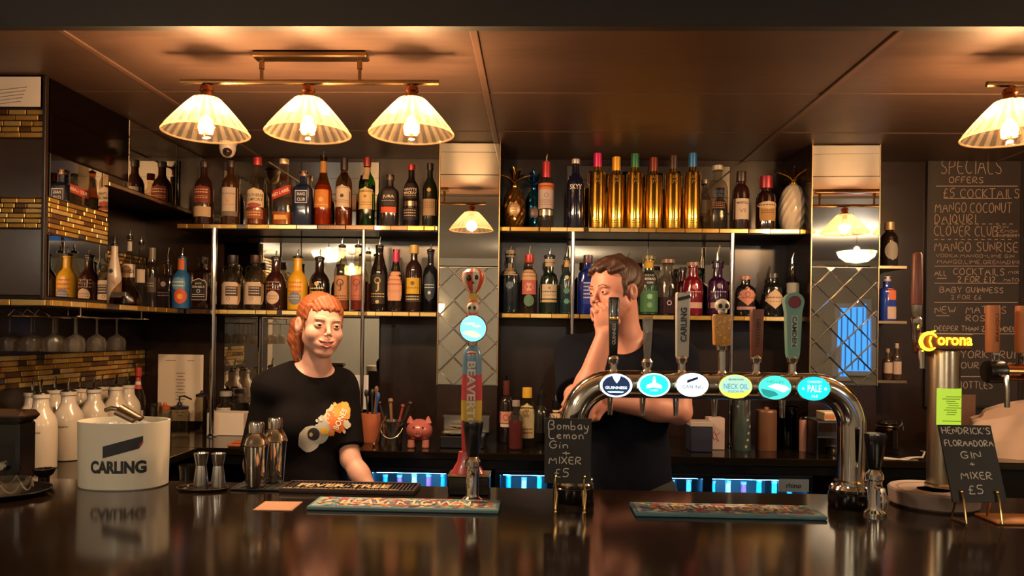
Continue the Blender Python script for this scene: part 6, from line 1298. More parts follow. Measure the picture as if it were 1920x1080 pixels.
for (tx, px, py, hp, wp) in (('SPECIALS', 1764, 326, 27, 109), ('OFFERS', 1779, 343, 11, 62), ('£5 COCKTAILS', 1768, 371, 17, 137), ('MANGO.COCONUT', 1753, 398, 18, 138), ('DAIQUIRI', 1753, 418, 16, 73), ('CLOVER CLUB', 1751, 442, 18, 115), ('GIN', 1869, 428, 5, 20), ('LEMON', 1869, 436, 5, 36), ('RASPBERRY', 1868, 444, 5, 42),
    ('MANGO SUNRISE', 1752, 471, 17, 150), ('VODKA.MANGO-LIME GIN', 1755, 482, 6, 140), ('MANGO,LIME,GRENADINE', 1757, 494, 7, 152), ('ALL', 1752, 517, 9, 22), ('COCKTAILS', 1787, 515, 12, 92), ('MIX', 1891, 513, 5, 18), ('2 FOR £12', 1795, 529, 11, 68), ('MATCH', 1882, 528, 6, 30),
    ('BABY GUINNESS', 1762, 548, 10, 114), ('2 FOR £6', 1783, 561, 8, 54), ('NEW', 1753, 587, 12, 37), ('MATEUS', 1811, 587, 13, 72), ('ROSE', 1811, 602, 11, 45), ('DEEPER THAN ZINFANDEL', 1752, 620, 9, 146), ('NEW YORK FRUIT', 1752, 670, 13, 158), ('SOUR - £6 BY', 1790, 690, 11, 116), ('BOTTLES', 1796, 728, 13, 62)):
    u, v = L(px, py); mb = MB(); chalk(mb, tx, fn, u, v, hp*s, wp*s, .0032 if hp > 8 else .002); mb.build('lettering', mat('board_chalk', '#9a8474', .9, noise=.2, nscale=120), t, smooth=0)['kind'] = 'stuff'
mb = MB()
for (px0, px1, py, dash) in ((1755, 1908, 349, 0), (1769, 1897, 372, 0), (1752, 1905, 420, 1), (1752, 1902, 449, 1), (1752, 1909, 499, 0), (1757, 1775, 522, 0), (1752, 1909, 531, 0), (1752, 1908, 567, 0), (1755, 1780, 592, 0), (1752, 1908, 626, 0), (1790, 1908, 706, 0)):
    n = 12 if dash else 1
    for k in range(n):
        p0, p1 = L(px0+(px1-px0)*k/n, py), L(px0+(px1-px0)*(k+(.5 if dash else 1))/n, py); stroke(mb, [p0, p1], fn, .0032)
mb.build('chalk_rules', mat('board_chalk', '#8a7466', .9, noise=.2, nscale=120), t, smooth=0)
# crumpled white sack, cable and leaflet behind the copper font
p = P(1890, 850, 3.1)
t = thing('paper_sack', 'crumpled pale paper sack on the back counter below the chalkboard', 'sack', (p.x+.05, 3.2, ZK+.0004))
rn = random.Random(6); mb = MB(); n = 30; m_ = 12; vs = []
for i in range(m_+1):
    v = i/m_
    for k in range(n): a_ = 2*PI*k/n; r = (.15-.05*v)*(1+.10*math.sin(3*a_+4*v)+.07*math.sin(7*a_-6*v)+rn.uniform(-.02, .02)); vs.append((r*math.cos(a_)*1.3, r*math.sin(a_)*.7, .19*v*(1+.22*math.cos(a_-.3)*v)))
mb.add(vs, [(i*n+k, i*n+(k+1) % n, (i+1)*n+(k+1) % n, (i+1)*n+k) for i in range(m_) for k in range(n)]+[tuple(reversed(range(n)))]); mb.build('bag_body', mat('sack_paper', '#a88c78', .8, bump=.3, bscale=20), t, smooth=60)
mb = MB(); q = 14; mb.add([(v[0]*.93, v[1]*.93, v[2]-.012) for v in vs[-n:]], [tuple(range(n))]); mb.build('bag_fold', mat('sack_paper', '#a88c78', .8, bump=.3, bscale=20), t)
p0, p1 = P(1654, 853, 2.98), P(1742, 843, 2.98)
t = thing('white_cable', 'white cable trailing along the back counter edge', 'cable', (p0.x, 2.99, ZK)); d_ = p1.x-p0.x
mb = MB(); mb.tube([(.0+d_*k/10, .03+.02*math.sin(k*.9), .0045+.006*(k > 6)*(k-6)/4) for k in range(11)]+[(d_+.05, .12, .02), (d_+.10, .25, .004)], .0035, 8); mb.tube([(d_*k/10, .045-.03*math.sin(k*.5), .0045) for k in range(11)], .003, 8); mb.build('lead', mat('cable_white', '#b8aca0', .5), t); mb = MB(); mb.bbox((-.012, .03, .008), (.03, .02, .014), .003); mb.build('plug', mat('cable_white', '#b8aca0', .5), t)
a, b = P(1812, 742, 3.3), P(1832, 850, 3.3)
t = thing('menu_card', 'upright brown menu card leaning by the paper sack', 'card', ((a.x+b.x)/2, 3.36, ZK+.0004)); sbox('card', (-.045, 0, 0), (.05, .004, a.z-ZK), mat('card_brown', '#5a3c2c', .6), t); sbox('card_foot', (-.045, -.04, 0), (.05, 0, .004), mat('card_brown', '#5a3c2c', .6), t)
# ------------------------------------------------------------------ people: smooth blended volumes turned into one surface
def A3(v): return np.array([v[0], v[1], v[2]], dtype=np.float32)
def rcone(a, b, r1, r2):
    a, b = A3(a), A3(b); ba = b-a; L2 = float(ba @ ba)+1e-12
    def f(p):
        d = p-a; h = np.clip((d @ ba)/L2, 0, 1); q = d-h[:, None]*ba; return np.sqrt(np.einsum('ij,ij->i', q, q))-(r1+(r2-r1)*h)
    m = max(r1, r2); f.lo = np.minimum(a, b)-m; f.hi = np.maximum(a, b)+m; return f
def ell(c, r, R=None):
    c = A3(c); r = A3(r); Rm = None if R is None else np.array([[R[i][j] for j in range(3)] for i in range(3)], dtype=np.float32)
    def f(p):
        q = p-c
        if Rm is not None: q = q @ Rm
        k0 = np.sqrt((((q/r)**2).sum(1))); k1 = np.sqrt((((q/(r*r))**2).sum(1)))+1e-9; return k0*(k0-1)/k1
    m = float(r.max()); f.lo = c-m; f.hi = c+m; return f
def smin(a, b, k): h = np.clip(.5+.5*(b-a)/k, 0, 1); return b*(1-h)+a*h-k*h*(1-h)
def smax(a, b, k): return -smin(-a, -b, k)
def group(ops, pad=.06):
    """ops: list of (sign '+'/'-', primitive, k); evaluated only near the group's own box"""
    lo = np.min([o[1].lo for o in ops if o[0] == '+'], axis=0)-pad; hi = np.max([o[1].hi for o in ops if o[0] == '+'], axis=0)+pad
    def f(p):
        out = np.full(len(p), .5, dtype=np.float32); m = np.all((p > lo) & (p < hi), axis=1)
        if not m.any(): return out
        q = p[m]; d = None
        for (sg, pr, k) in ops:
            v = pr(q)
            if d is None: d = v
            elif sg == '+': d = smin(d, v, k)
            else: d = smax(d, -v, k)
        out[m] = d; return out
    f.lo = lo+pad; f.hi = hi-pad; return f
def union(fs, k):
    def f(p):
        d = fs[0](p)
        for g in fs[1:]: d = smin(d, g(p), k)
        return d
    f.lo = np.min([g.lo for g in fs], axis=0); f.hi = np.max([g.hi for g in fs], axis=0); return f
def surface(f, h, lo=None, hi=None, B=8):
    lo = (f.lo if lo is None else np.array(lo, dtype=np.float32))-2.5*h; hi = (f.hi if hi is None else np.array(hi, dtype=np.float32))+2.5*h
    nb = np.ceil((hi-lo)/(h*B)).astype(int); n = nb*B+1
    gi = np.stack(np.meshgrid(*[np.arange(k) for k in nb], indexing='ij'), -1).reshape(-1, 3)
    cen = (lo+(gi+.5)*h*B).astype(np.float32); v = f(cen); act = np.abs(v) < h*B*1.15
    V = np.repeat(np.repeat(np.repeat(v.reshape(nb), B, 0), B, 1), B, 2); V = np.pad(V, ((0, 1),)*3, mode='edge').astype(np.float32)
    loc = np.stack(np.meshgrid(*[np.arange(B+1)]*3, indexing='ij'), -1).reshape(-1, 3)
    ab = gi[act]
    for s in range(0, len(ab), 400):
        idx = (ab[s:s+400, None, :]*B+loc[None]).reshape(-1, 3); V[idx[:, 0], idx[:, 1], idx[:, 2]] = f((lo+idx*h).astype(np.float32))
    S_ = V < 0
    c = np.zeros(tuple(n-1), dtype=np.int8)
    cs = [(i, j, k) for i in (0, 1) for j in (0, 1) for k in (0, 1)]
    for (i, j, k) in cs: c += S_[i:n[0]-1+i, j:n[1]-1+j, k:n[2]-1+k]
    cell = np.argwhere((c > 0) & (c < 8)); ids = -np.ones(tuple(n-1), dtype=np.int64); ids[cell[:, 0], cell[:, 1], cell[:, 2]] = np.arange(len(cell))
    pos = np.zeros((len(cell), 3)); cnt = np.zeros(len(cell))
    for a in cs:
        for ax in range(3):
            if a[ax]: continue
            b = list(a); b[ax] = 1; ia = cell+np.array(a); ib = cell+np.array(b)
            va = V[ia[:, 0], ia[:, 1], ia[:, 2]]; vb = V[ib[:, 0], ib[:, 1], ib[:, 2]]; m = (va < 0) != (vb < 0)
            t = va[m]/(va[m]-vb[m]); q = np.array(a, float)[None].repeat(m.sum(), 0); q[:, ax] += t; pos[m] += q; cnt[m] += 1
    verts = lo+(cell+pos/cnt[:, None])*h
    faces = []
    for ax in range(3):
        u, w_ = (ax+1) % 3, (ax+2) % 3
        sa = [slice(None)]*3; sb = [slice(None)]*3; sa[ax] = slice(0, n[ax]-1); sb[ax] = slice(1, n[ax])
        A_, B_ = S_[tuple(sa)], S_[tuple(sb)]; e = np.argwhere(A_ != B_); e = e[(e[:, u] > 0) & (e[:, w_] > 0) & (e[:, u] < n[u]-1) & (e[:, w_] < n[w_]-1)]
        fl = A_[e[:, 0], e[:, 1], e[:, 2]]
        o = []
        for (du, dw) in ((0, 0), (-1, 0), (-1, -1), (0, -1)):
            q = e.copy(); q[:, u] += du; q[:, w_] += dw; o.append(ids[q[:, 0], q[:, 1], q[:, 2]])
        qd = np.stack(o, 1); qd[~fl] = qd[~fl][:, ::-1]; faces.append(qd)
    F_ = np.concatenate(faces); F_ = F_[(F_ >= 0).all(1)]
    return verts, F_
def to_obj(name, vf, mats, parent=None, origin=(0, 0, 0), pick=None):
    v, f = vf; me = bpy.data.meshes.new(name); v = v-np.array(origin)
    me.vertices.add(len(v)); me.vertices.foreach_set('co', v.astype(np.float32).ravel()); me.loops.add(len(f)*4); me.loops.foreach_set('vertex_index', f.astype(np.int32).ravel())
    me.polygons.add(len(f)); me.polygons.foreach_set('loop_start', np.arange(0, len(f)*4, 4, dtype=np.int32)); me.update(calc_edges=True); me.validate()
    me.polygons.foreach_set('use_smooth', [True]*len(me.polygons))
    for m_ in (mats if isinstance(mats, (list, tuple)) else [mats]): me.materials.append(m_)
    if pick is not None: me.polygons.foreach_set('material_index', pick((v+np.array(origin))[f].mean(1)).astype(np.int32))
    me.update(); o = bpy.data.objects.new(name, me); COL.objects.link(o)
    if parent is not None: o.parent = parent
    return o
def refine(o, f, T, R, root, pick, passes=2):
    """split the faces of the face region and settle them back onto the blended surface"""
    Ri = np.array([[R[i][j] for j in range(3)] for i in range(3)]); O = np.array(T(0, 0, 0)-root)
    me = o.data; bm = bmesh.new(); bm.from_mesh(me)
    for ps in range(passes):
        fs = []
        lim = (.02, .030) if ps == 0 else (.045, .030)
        for fc in bm.faces:
            c = (np.array(fc.calc_center_median())-O) @ Ri
            if (c[1] > lim[0] and -.10 < c[2] < lim[1] and abs(c[0]) < .075) or (ps == 0 and .066 < abs(c[0]) < .1 and -.04 < c[1] < .02 and -.042 < c[2] < .034): fs.append(fc)
        ed = list({e for fc in fs for e in fc.edges}); bmesh.ops.subdivide_edges(bm, edges=ed, cuts=1, use_grid_fill=True)
        co = np.array([v.co for v in bm.verts]); q = (co-O) @ Ri; m = ((q[:, 1] > .015) & (q[:, 2] > -.105) & (q[:, 2] < .035) & (np.abs(q[:, 0]) < .08)) | ((np.abs(q[:, 0]) > .064) & (np.abs(q[:, 0]) < .1) & (q[:, 1] > -.045) & (q[:, 1] < .025) & (q[:, 2] > -.045) & (q[:, 2] < .038))
        idx = np.nonzero(m)[0]; x = (co[idx]+np.array(root)).astype(np.float32)
        for it in range(4):
            d = f(x); g = np.stack([f(x+np.array(e, dtype=np.float32))-f(x-np.array(e, dtype=np.float32)) for e in ((.0006, 0, 0), (0, .0006, 0), (0, 0, .0006))], 1)/.0012
            x = x-np.clip((d/np.maximum((g*g).sum(1), .25)), -.002, .002)[:, None]*g
        bm.verts.ensure_lookup_table()
        for i, v in zip(idx, x): bm.verts[i].co = Vector(v)-root
    bm.to_mesh(me); bm.free(); n = len(me.polygons); c = np.zeros(n*3); me.polygons.foreach_get('center', c); me.polygons.foreach_set('material_index', pick(c.reshape(-1, 3)+np.array(root)).astype(np.int32))
    me.polygons.foreach_set('use_smooth', [True]*n); me.update()
def frame(O, yaw, pitch=0, roll=0):
    """head frame: x = image right, y = where the face looks, z = up; yaw>0 turns to the image's right"""
    R = Matrix.Rotation(yaw, 3, 'Z') @ Matrix(((1, 0, 0), (0, -1, 0), (0, 0, 1)))      # y -> towards the camera
    R = Matrix.Rotation(yaw, 3, 'Z') @ Matrix.Rotation(pitch, 3, 'X') @ Matrix.Rotation(roll, 3, 'Y') @ Matrix(((1, 0, 0), (0, -1, 0), (0, 0, 1)))
    O = Vector(O); return lambda x, y, z: O+R @ Vector((x, y, z)), R
def head_ops(T, R, fem, smile):
    E = lambda c, r, q=None: ell(T(*c), r, R if q is None else R @ q)
    C_ = lambda a, b, r1, r2: rcone(T(*a), T(*b), r1, r2)
    k = 1.0 if fem else 1.05; W_ = .068 if fem else .072
    ops = [('+', E((0, -.014, .036), (W_*1.02, .090*k, .076*k)), 0), ('+', E((0, .028, .004), (W_*(.87 if fem else .90), .058, .086)), .03), ('+', C_((0, .022, -.045), (0, .060, -.088 if fem else -.094), (.041 if fem else .050), (.017 if fem else .022)), .03)]
    for s_ in (-1, 1):
        ops += [('+', C_((s_*(.040 if fem else .049), .002, -.048), (s_*.014, .060, -.090 if fem else -.094), .016, .013), .03), ('+', E((s_*.036, .060, -.030), (.021, .019, .020)), .02), ('+', E((s_*.027, .0815, .021), (.019, .008, .0055 if fem else .007)), .012)]
    for s_ in (-1, 1): ops += [('-', E((s_*.030, .096, .001), (.0160, .013, .0095)), .012)]
    ops += [('+', C_((0, .084, .014), (0, .1005 if fem else .1035, -.022), .0060, .0075), .012), ('+', E((0, .1010 if fem else .1035, -.026), (.0078, .0075, .0070)), .006), ('+', E((-.0095, .096, -.031), (.0062, .0075, .0055)), .005), ('+', E((.0095, .096, -.031), (.0062, .0075, .0055)), .005)]
    for s_ in (-1, 1): ops += [('-', E((s_*.0055, .0990, -.0352), (.0026, .004, .0018)), .002)]
    if smile:
        ops += [('+', E((0, .076, -.062), (.030, .014, .018)), .016)]
        mc = [(-.029, .0725, -.0495), (-.015, .0880, -.0590), (0, .0930, -.0630), (.015, .0880, -.0590), (.029, .0725, -.0495)]
        for a, b in zip(mc, mc[1:]): ops += [('-', C_(a, b, .0030 if abs(a[0]) > .02 else .0062, .0030 if abs(b[0]) > .02 else .0062), .002)]
        up = [(-.031, .0715, -.0475), (-.014, .0885, -.0528), (0, .0922, -.0553), (.014, .0885, -.0528), (.031, .0715, -.0475)]
        lo_ = [(-.030, .0715, -.0500), (-.015, .0860, -.0668), (0, .0895, -.0722), (.015, .0860, -.0668), (.030, .0715, -.0500)]
        for ch, r in ((up, .0030), (lo_, .0040)):
            for a, b in zip(ch, ch[1:]): ops += [('+', C_(a, b, r*(.6 if abs(a[0]) > .02 else 1), r*(.6 if abs(b[0]) > .02 else 1)), .003)]
        for s_ in (-1, 1): ops += [('+', E((s_*.041, .054, -.026), (.020, .020, .019)), .016), ('+', E((s_*.034, .040, -.052), (.020, .022, .026)), .03)]
    else:
        ops += [('+', E((0, .078, -.062), (.026, .014, .020)), .014)]
        for s_ in (-1, 1): ops += [('+', C_((s_*.022, .078, -.0625), (s_*.006, .0905, -.0590), .0025, .0040), .004), ('+', C_((s_*.022, .078, -.0630), (s_*.005, .0890, -.0680), .0025, .0048), .004)]
        ops += [('+', C_((-.006, .0905, -.0590), (.006, .0905, -.0590), .0040, .0040), .003), ('+', C_((-.005, .0890, -.0680), (.005, .0890, -.0680), .0048, .0048), .003)]
    # lids
    for s_ in (-1, 1):
        ops += [('+', E((s_*.0300, .0745, .0012), (.0150, .0143, .0128)), .004), ('-', E((s_*.0300, .0925, .0002), (.0126, .0125, .0037 if smile else .0030)), .0015)]
        q = Matrix.Rotation(s_*.35, 3, 'Z'); ops += [('+', E((s_*(W_+.005), -.012, -.004), (.0085, .017, .029), q), .006), ('-', E((s_*(W_+.017), -.004, .001), (.011, .0105, .020), q), .003)]
    return ops
def hand_ops(W, D, N, thumb, curl, sc=1.0, tcurl=.5, spread=.0):
    D = Vector(D).normalized(); N = Vector(N); N = (N-D*N.dot(D)).normalized(); Bx = D.cross(N)*thumb; W = Vector(W); ops = []
    offs = (.030, .0105, -.0095, -.028); lens = ((.040, .025, .020), (.045, .028, .021), (.042, .026, .020), (.033, .020, .018)); kn = (.083, .087, .083, .075)
    ops.append(('+', ell(W+D*.045*sc, (.030*sc, .030*sc, .018*sc), Matrix((Bx, D, N)).transposed()), 0))
    for i in range(4):
        K = W+D*kn[i]*sc+Bx*offs[i]*sc; ops.append(('+', rcone(W+D*.012*sc+Bx*offs[i]*.6*sc, K, .0135*sc, .0098*sc), .010))
        d = (D+Bx*offs[i]*spread*8).normalized(); p = K; r = .0090*sc
        for j in range(3):
            a = curl[i][j]; d = (d*math.cos(a)-N*math.sin(a)).normalized() if j == 0 else (d*math.cos(a)+(d.cross(Bx*thumb)).normalized()*0-nn*math.sin(a)).normalized()
            nn = Bx.cross(d)*thumb if True else N
            if nn.dot(N) < 0 and j == 0: nn = -nn
            q = p+d*lens[i][j]*sc; ops.append(('+', rcone(p, q, r, r*.92), .004 if j else .006)); p = q; r *= .92
            nn = nn
    tb = W+D*.022*sc+Bx*.022*sc; t1 = tb+(D*.55+Bx*.75-N*.3*tcurl).normalized()*.040*sc; t2 = t1+(D*.85+Bx*.25*(1-tcurl)-N*.5*tcurl).normalized()*.030*sc; t3 = t2+(D*.95-Bx*.15-N*.4*tcurl).normalized()*.024*sc
    ops += [('+', rcone(tb, t1, .0145*sc, .011*sc), .010), ('+', rcone(t1, t2, .0105*sc, .0095*sc), .005), ('+', rcone(t2, t3, .0095*sc, .008*sc), .004)]
    return ops
class Off:
    def __init__(s, f, d): s.f = f; s.d = d; s.lo = f.lo-d; s.hi = f.hi+d
    def __call__(s, p): return s.f(p)-s.d
def half(f, n, c, k=.004):
    """keep the side of f where (p-c).n < 0"""
    n = A3(Vector(n).normalized()); c = A3(c)
    def g(p): return smax(f(p), ((p-c) @ n), k)
    g.lo = f.lo; g.hi = f.hi; return g
def cut(f, h, k=.006):
    def g(p): return smax(f(p), -h(p), k)
    g.lo = f.lo; g.hi = f.hi; return g
def ripple(f, amp, fr, axis, seed=0):
    ax = A3(axis)
    def g(p): return f(p)+amp*np.sin(fr*(p @ ax)+1.7*np.sin(p[:, 2]*17+seed)+1.1*np.sin(p[:, 0]*13+2*seed))
    g.lo = f.lo-amp; g.hi = f.hi+amp; return g
HH = .0042
def skin_pick(T, R, brow_z=.023):
    Ri = np.array([[R[i][j] for j in range(3)] for i in range(3)]); O = np.array(T(0, 0, 0))
    def pick(c):
        q = (c-O) @ Ri; x, y, z = q[:, 0], q[:, 1], q[:, 2]; m = np.zeros(len(c), int)
        lip = (y > .070) & (np.abs(x) < .0305) & (z < -.0527+.0058*(np.abs(x)/.028)**2) & (z > -.0768+.026*(np.abs(x)/.029)**2)
        m[lip] = 1
        br = (y > .055) & (np.abs(z-(brow_z+.0035*np.sin(np.clip((np.abs(x)-.012)/.034, 0, 1)*PI))) < .0019) & (np.abs(x) > .013) & (np.abs(x) < .046); m[br] = 2
        return m
    return pick
def eyes(T, R, par, root, iris):
    for s_ in (-1, 1):
        c = T(s_*.0300, .0745, .001)-root; mb = MB(); mb.ball(c, .0126, 20); e = mb.build('eyeball', mat('eye_white', '#d8cfc8', .25), par)
        gz = (R @ Vector((.06 if iris != '#3a3028' else -.15, 1, -.04 if iris != '#3a3028' else -.12))).normalized(); mb = MB(); q = Vector((0, 0, 1)).rotation_difference(gz).to_matrix()
        mb.lathe([(.0058, .0112), (.0055, .01185), (0, .0124)], 20, c+gz*.0006, rot=q); ir = mb.build('iris', mat('iris_'+iris[1:], iris, .15), e)
        mb = MB(); mb.lathe([(.0028, .0119), (.0026, .01245), (0, .0126)], 14, c+gz*.0009, rot=q); mb.build('pupil', mat('pupil', '#050404', .05), e)
mskin_w = mat('skin_fair', '#d09e8c', .5, sss=.12, noise=.08, nscale=18); mskin_m = mat('skin_ruddy', '#c98c78', .5, sss=.12, noise=.10, nscale=18)
mlip = mat('lip_rose', '#a85a52', .4); 

# ---------------- red-haired person
Y0 = 2.60
ear = P(560, 612, Y0-.03); HO = Vector((ear.x+.066, Y0, ear.z+.004))
T, R = frame(HO, .60, .02, .07)
root = Vector((-.815, 2.64, 0.0))
tf, tR = frame(root, .50)                                  # torso frame: x across, y towards where the chest faces, z up
nb_ = tf(.030, .01, 1.365)
neck = [('+', rcone(T(0, -.028, -.05), nb_, .047, .050), 0), ('+', rcone(T(0, .0, -.085), tf(.015, .03, 1.36), .034, .036), .02)]
hd = group(head_ops(T, R, True, True)+[('+', rcone(T(0, -.024, -.045), nb_, .042, .045), .014), ('+', rcone(nb_, tf(.012, .0, 1.33), .05, .07), .03)])
def torso_ops(tf, tR, sh, zs, chest, waist, hip, bust):
    E = lambda c, r: ell(tf(*c), r, tR)
    ops = [('+', E((0, 0, chest[0]), chest[1:]), 0), ('+', E((0, 0, waist[0]), waist[1:]), .08), ('+', E((0, 0, hip[0]), hip[1:]), .08), ('+', rcone(tf(-sh, 0, zs), tf(sh, 0, zs), .050, .050), .06)]
    for s_ in (-1, 1):
        ops.append(('+', rcone(tf(s_*.040, -.01, zs+.052), tf(s_*sh, 0, zs), .030, .042), .04))
        if bust: ops.append(('+', E((s_*.066, .072, chest[0]-.02), (.058, .050, .056)), .04))
        else: ops.append(('+', E((s_*.075, .075, chest[0]+.05), (.075, .035, .06)), .05))
    return ops
tw = group(torso_ops(tf, tR, .116, 1.300, (1.185, .132, .090, .160), (1.03, .118, .086, .14), (.90, .155, .110, .13), True))
shL, elL, wrL = tf(-.132, -.005, 1.285), tf(-.175, -.02, 1.03), tf(-.15, .09, .83)
eR = P(657, 862, 2.60); wR = P(712, 948, 2.53)
shR, elR, wrR = tf(.132, -.005, 1.285), Vector((eR.x-.004, 2.615, eR.z)), Vector((wR.x, 2.53, wR.z))
fl_ = [[.25, .3, .25]]*4
def arm(sh, el, wr, r=(.041, .034, .032, .022)): return [('+', rcone(sh, el, r[0], r[1]), 0), ('+', rcone(el, el+(wr-el)*.35, r[1]-.001, r[2]+.001), .015), ('+', rcone(el+(wr-el)*.3, wr, r[2], r[3]), .02)]
aL = group(arm(shL, elL, wrL)+hand_ops(wrL, wrL-elL, tf(-1, 0, 0)-root, 1, fl_, .95)); aR = group(arm(shR, elR, wrR)+hand_ops(wrR, wrR-elR, Vector((.5, .3, .6)), -1, fl_, .95))
def legs(tf, hz, wid, L=1.0):
    out = []
    for s_ in (-1, 1):
        hp, kn_, an = tf(s_*wid, 0, hz), tf(s_*(wid+.012), .015, hz*.54), tf(s_*(wid+.015), -.015, .085)
        out.append(group([('+', rcone(hp, kn_, .088*L, .056*L), 0), ('+', rcone(kn_, kn_+(an-kn_)*.35, .054*L, .054*L), .03), ('+', rcone(kn_+(an-kn_)*.3, an, .053*L, .036*L), .03), ('+', rcone(an, tf(s_*(wid+.02), .10, .035), .034, .028), .02)]))
    return out
lw = legs(tf, .86, .082)
body = union([tw, hd, aL, aR]+lw, .022)
mhair_w = mat('hair_ginger', '#8c4824', .5, noise=.45, nscale=9, stretch=(30, 3, 8), rotz=-.58, bump=.8, bscale=9)
pw = to_obj('person', surface(body, HH), [mskin_w, mlip, mat('brow_ginger', '#b07858', .6)], None, root, skin_pick(T, R))
refine(pw, hd, T, R, root, skin_pick(T, R)); pw.location = root; tag(pw, 'smiling person with tied-back red hair and black printed T-shirt behind the bar', 'person')
eyes(T, R, pw, root, '#33302a')
mb = MB(); mb.ball(T(0, .0650, -.0612)-root, (.025, .0240, .0066), 24, rot=R); mb.build('teeth', mat('teeth', '#f0e8dc', .25), pw)
# hair: cap, fringe, side strands, tail
E = lambda c, r, q=None: ell(T(*c), r, R if q is None else R @ q); C_ = lambda a, b, r1, r2: rcone(T(*a), T(*b), r1, r2)
hair = [('+', E((0, -.018, .036), (.0765, .094, .084)), 0), ('-', E((.002, .085, -.034), (.076, .085, .092)), .010), ('-', E((0, .02, -.085), (.09, .10, .062)), .01)]
for s_ in (-1, 1): hair += [('-', E((s_*.082, -.008, -.006), (.02, .022, .032)), .006)]
fr_ = []
for i in range(17):
    x = -.050+.100*i/16; q = math.sqrt(max(.05, 1-(x/.066)**2)); e = .057+.006*math.sin(i*2.1)+.004*math.sin(i*5.3)
    fr_.append(((x*.82, .030+.030*q, .098-7*x*x), (x*1.04+.004, .018+.0645*q, e-3.0*x*x), .0070, .0034))
for (a, b, r1, r2) in fr_+[((-.062, .036, .060), (-.071, .028, -.018), .008, .003), ((.060, .036, .060), (.067, .034, -.030), .008, .003), ((-.058, .044, .066), (-.0655, .046, .02), .008, .003)]:
    hair.append(('+', C_(a, b, r1, r2), .010))
for (a, b, r1, r2) in (((-.02, -.095, .015), (-.035, -.132, -.005), .024, .030), ((-.035, -.132, -.005), (-.045, -.14, -.055), .030, .024), ((-.045, -.14, -.055), (-.035, -.125, -.135), .022, .010), ((-.02, -.10, -.03), (-.01, -.095, -.13), .018, .009), ((-.05, -.075, -.04), (-.045, -.07, -.12), .014, .006)):
    hair.append(('+', C_(a, b, r1, r2), .012))
hg = ripple(group(hair), .0007, 500, (R @ Vector((.8, .1, .55))), 1)
to_obj('hair', surface(hg, .0031), mhair_w, pw, root)
# T-shirt
def sleeve(sh, el, t, r0, r1): return half(group([('+', rcone(sh, el, r0, r1), 0)]), el-sh, sh+(el-sh)*t, .004)
tee = union([Off(tw, .010), sleeve(shL, elL, .84, .052, .055), sleeve(shR, elR, .84, .052, .055)], .03)
tee = half(tee, (0, 0, -1), (0, 0, .80)); tee = half(tee, tR @ Vector((0, 0, 1)), tf(0, 0, 1.405))
tee = cut(tee, ell(tf(.026, .030, 1.392), (.076, .088, .062), tR), .008)
tee = ripple(tee, .0022, 38, (.5, .2, 1.0), 2)
mtee = mat('tee_black', '#0b0709', .9, spec=.15, noise=.2, nscale=30, bump=.2, bscale=400)
ts = to_obj('t_shirt', surface(tee, .0058), mtee, pw, root)
tr = half(union([Off(g, .010) for g in lw]+[Off(half(tw, (0, 0, 1), (0, 0, .90)), .004)], .03), (0, 0, -1), (0, 0, .09))
to_obj('trousers', surface(tr, .008), mat('trouser_black', '#121114', .8), pw, root)
def shoes(tf, wid, par, root):
    for s_ in (-1, 1):
        g = half(group([('+', rcone(tf(s_*(wid+.015), -.035, .045), tf(s_*(wid+.02), .04, .04), .045, .042), 0), ('+', rcone(tf(s_*(wid+.02), .04, .04), tf(s_*(wid+.025), .13, .03), .044, .034), .02)]), (0, 0, -1), (0, 0, .001))
        to_obj('shoe', surface(g, .007), mat('shoe_black', '#0e0d0d', .5), par, root)
shoes(tf, .082, pw, root)
# print on the shirt, laid onto the cloth
from mathutils.bvhtree import BVHTree
def decal(par, cloth, name, pts_px, mt, lift, root, tri=None, Yf=2.45):
    bv = BVHTree.FromObject(cloth, bpy.context.evaluated_depsgraph_get()); out = []
    for (px, py) in pts_px:
        d = ray(px, py).normalized(); o = C0-root
        hit = bv.ray_cast(o, d); q = hit[0] if hit[0] is not None else (P(px, py, Yf)-root); out.append(q-d*lift)
    mb = MB(); mb.add(out, tri or [(0, i, i+1 if i+1 < len(out) else 1) for i in range(1, len(out))]); return mb.build(name, mt, par, smooth=60)
def disc_px(cx, cy, rx, ry, n=20, rot=0, rough=0, seed=0, rings=4):
    rn = random.Random(seed); rim = [1+rn.uniform(-rough, rough) for _ in range(n)]; pts = [(cx, cy)]; tri = []
    for r in range(1, rings+1):
        for k in range(n):
            a = 2*PI*k/n; q = r/rings*rim[k]; x, y = rx*q*math.cos(a), ry*q*math.sin(a); pts.append((cx+x*math.cos(rot)-y*math.sin(rot), cy+x*math.sin(rot)+y*math.cos(rot)))
    for k in range(n): tri.append((0, 1+k, 1+(k+1) % n))
    for r in range(rings-1):
        for k in range(n): a = 1+r*n+k; b = 1+r*n+(k+1) % n; tri.append((a, b, b+n, a+n))
    return pts, tri
bpy.context.view_layer.update()
def blob(nm, cx, cy, rx, ry, col, lift, **kw):
    p_, t_ = disc_px(cx, cy, rx, ry, **kw); return decal(ts, ts, nm, p_, imat(col), lift, root, t_)
blob('print_cup', 581, 823, 21, 26, '#b8b4a8', .0014, rot=.5, rough=.05, seed=3); blob('print_cup', 600, 812, 17, 20, '#a8a8a0', .0018, rot=.4, rough=.08, seed=5)
blob('print_hole', 588, 814, 11.5, 12, '#20181a', .0024); blob('print_spark', 583, 815, 3.5, 4, '#a89a84', .0030)
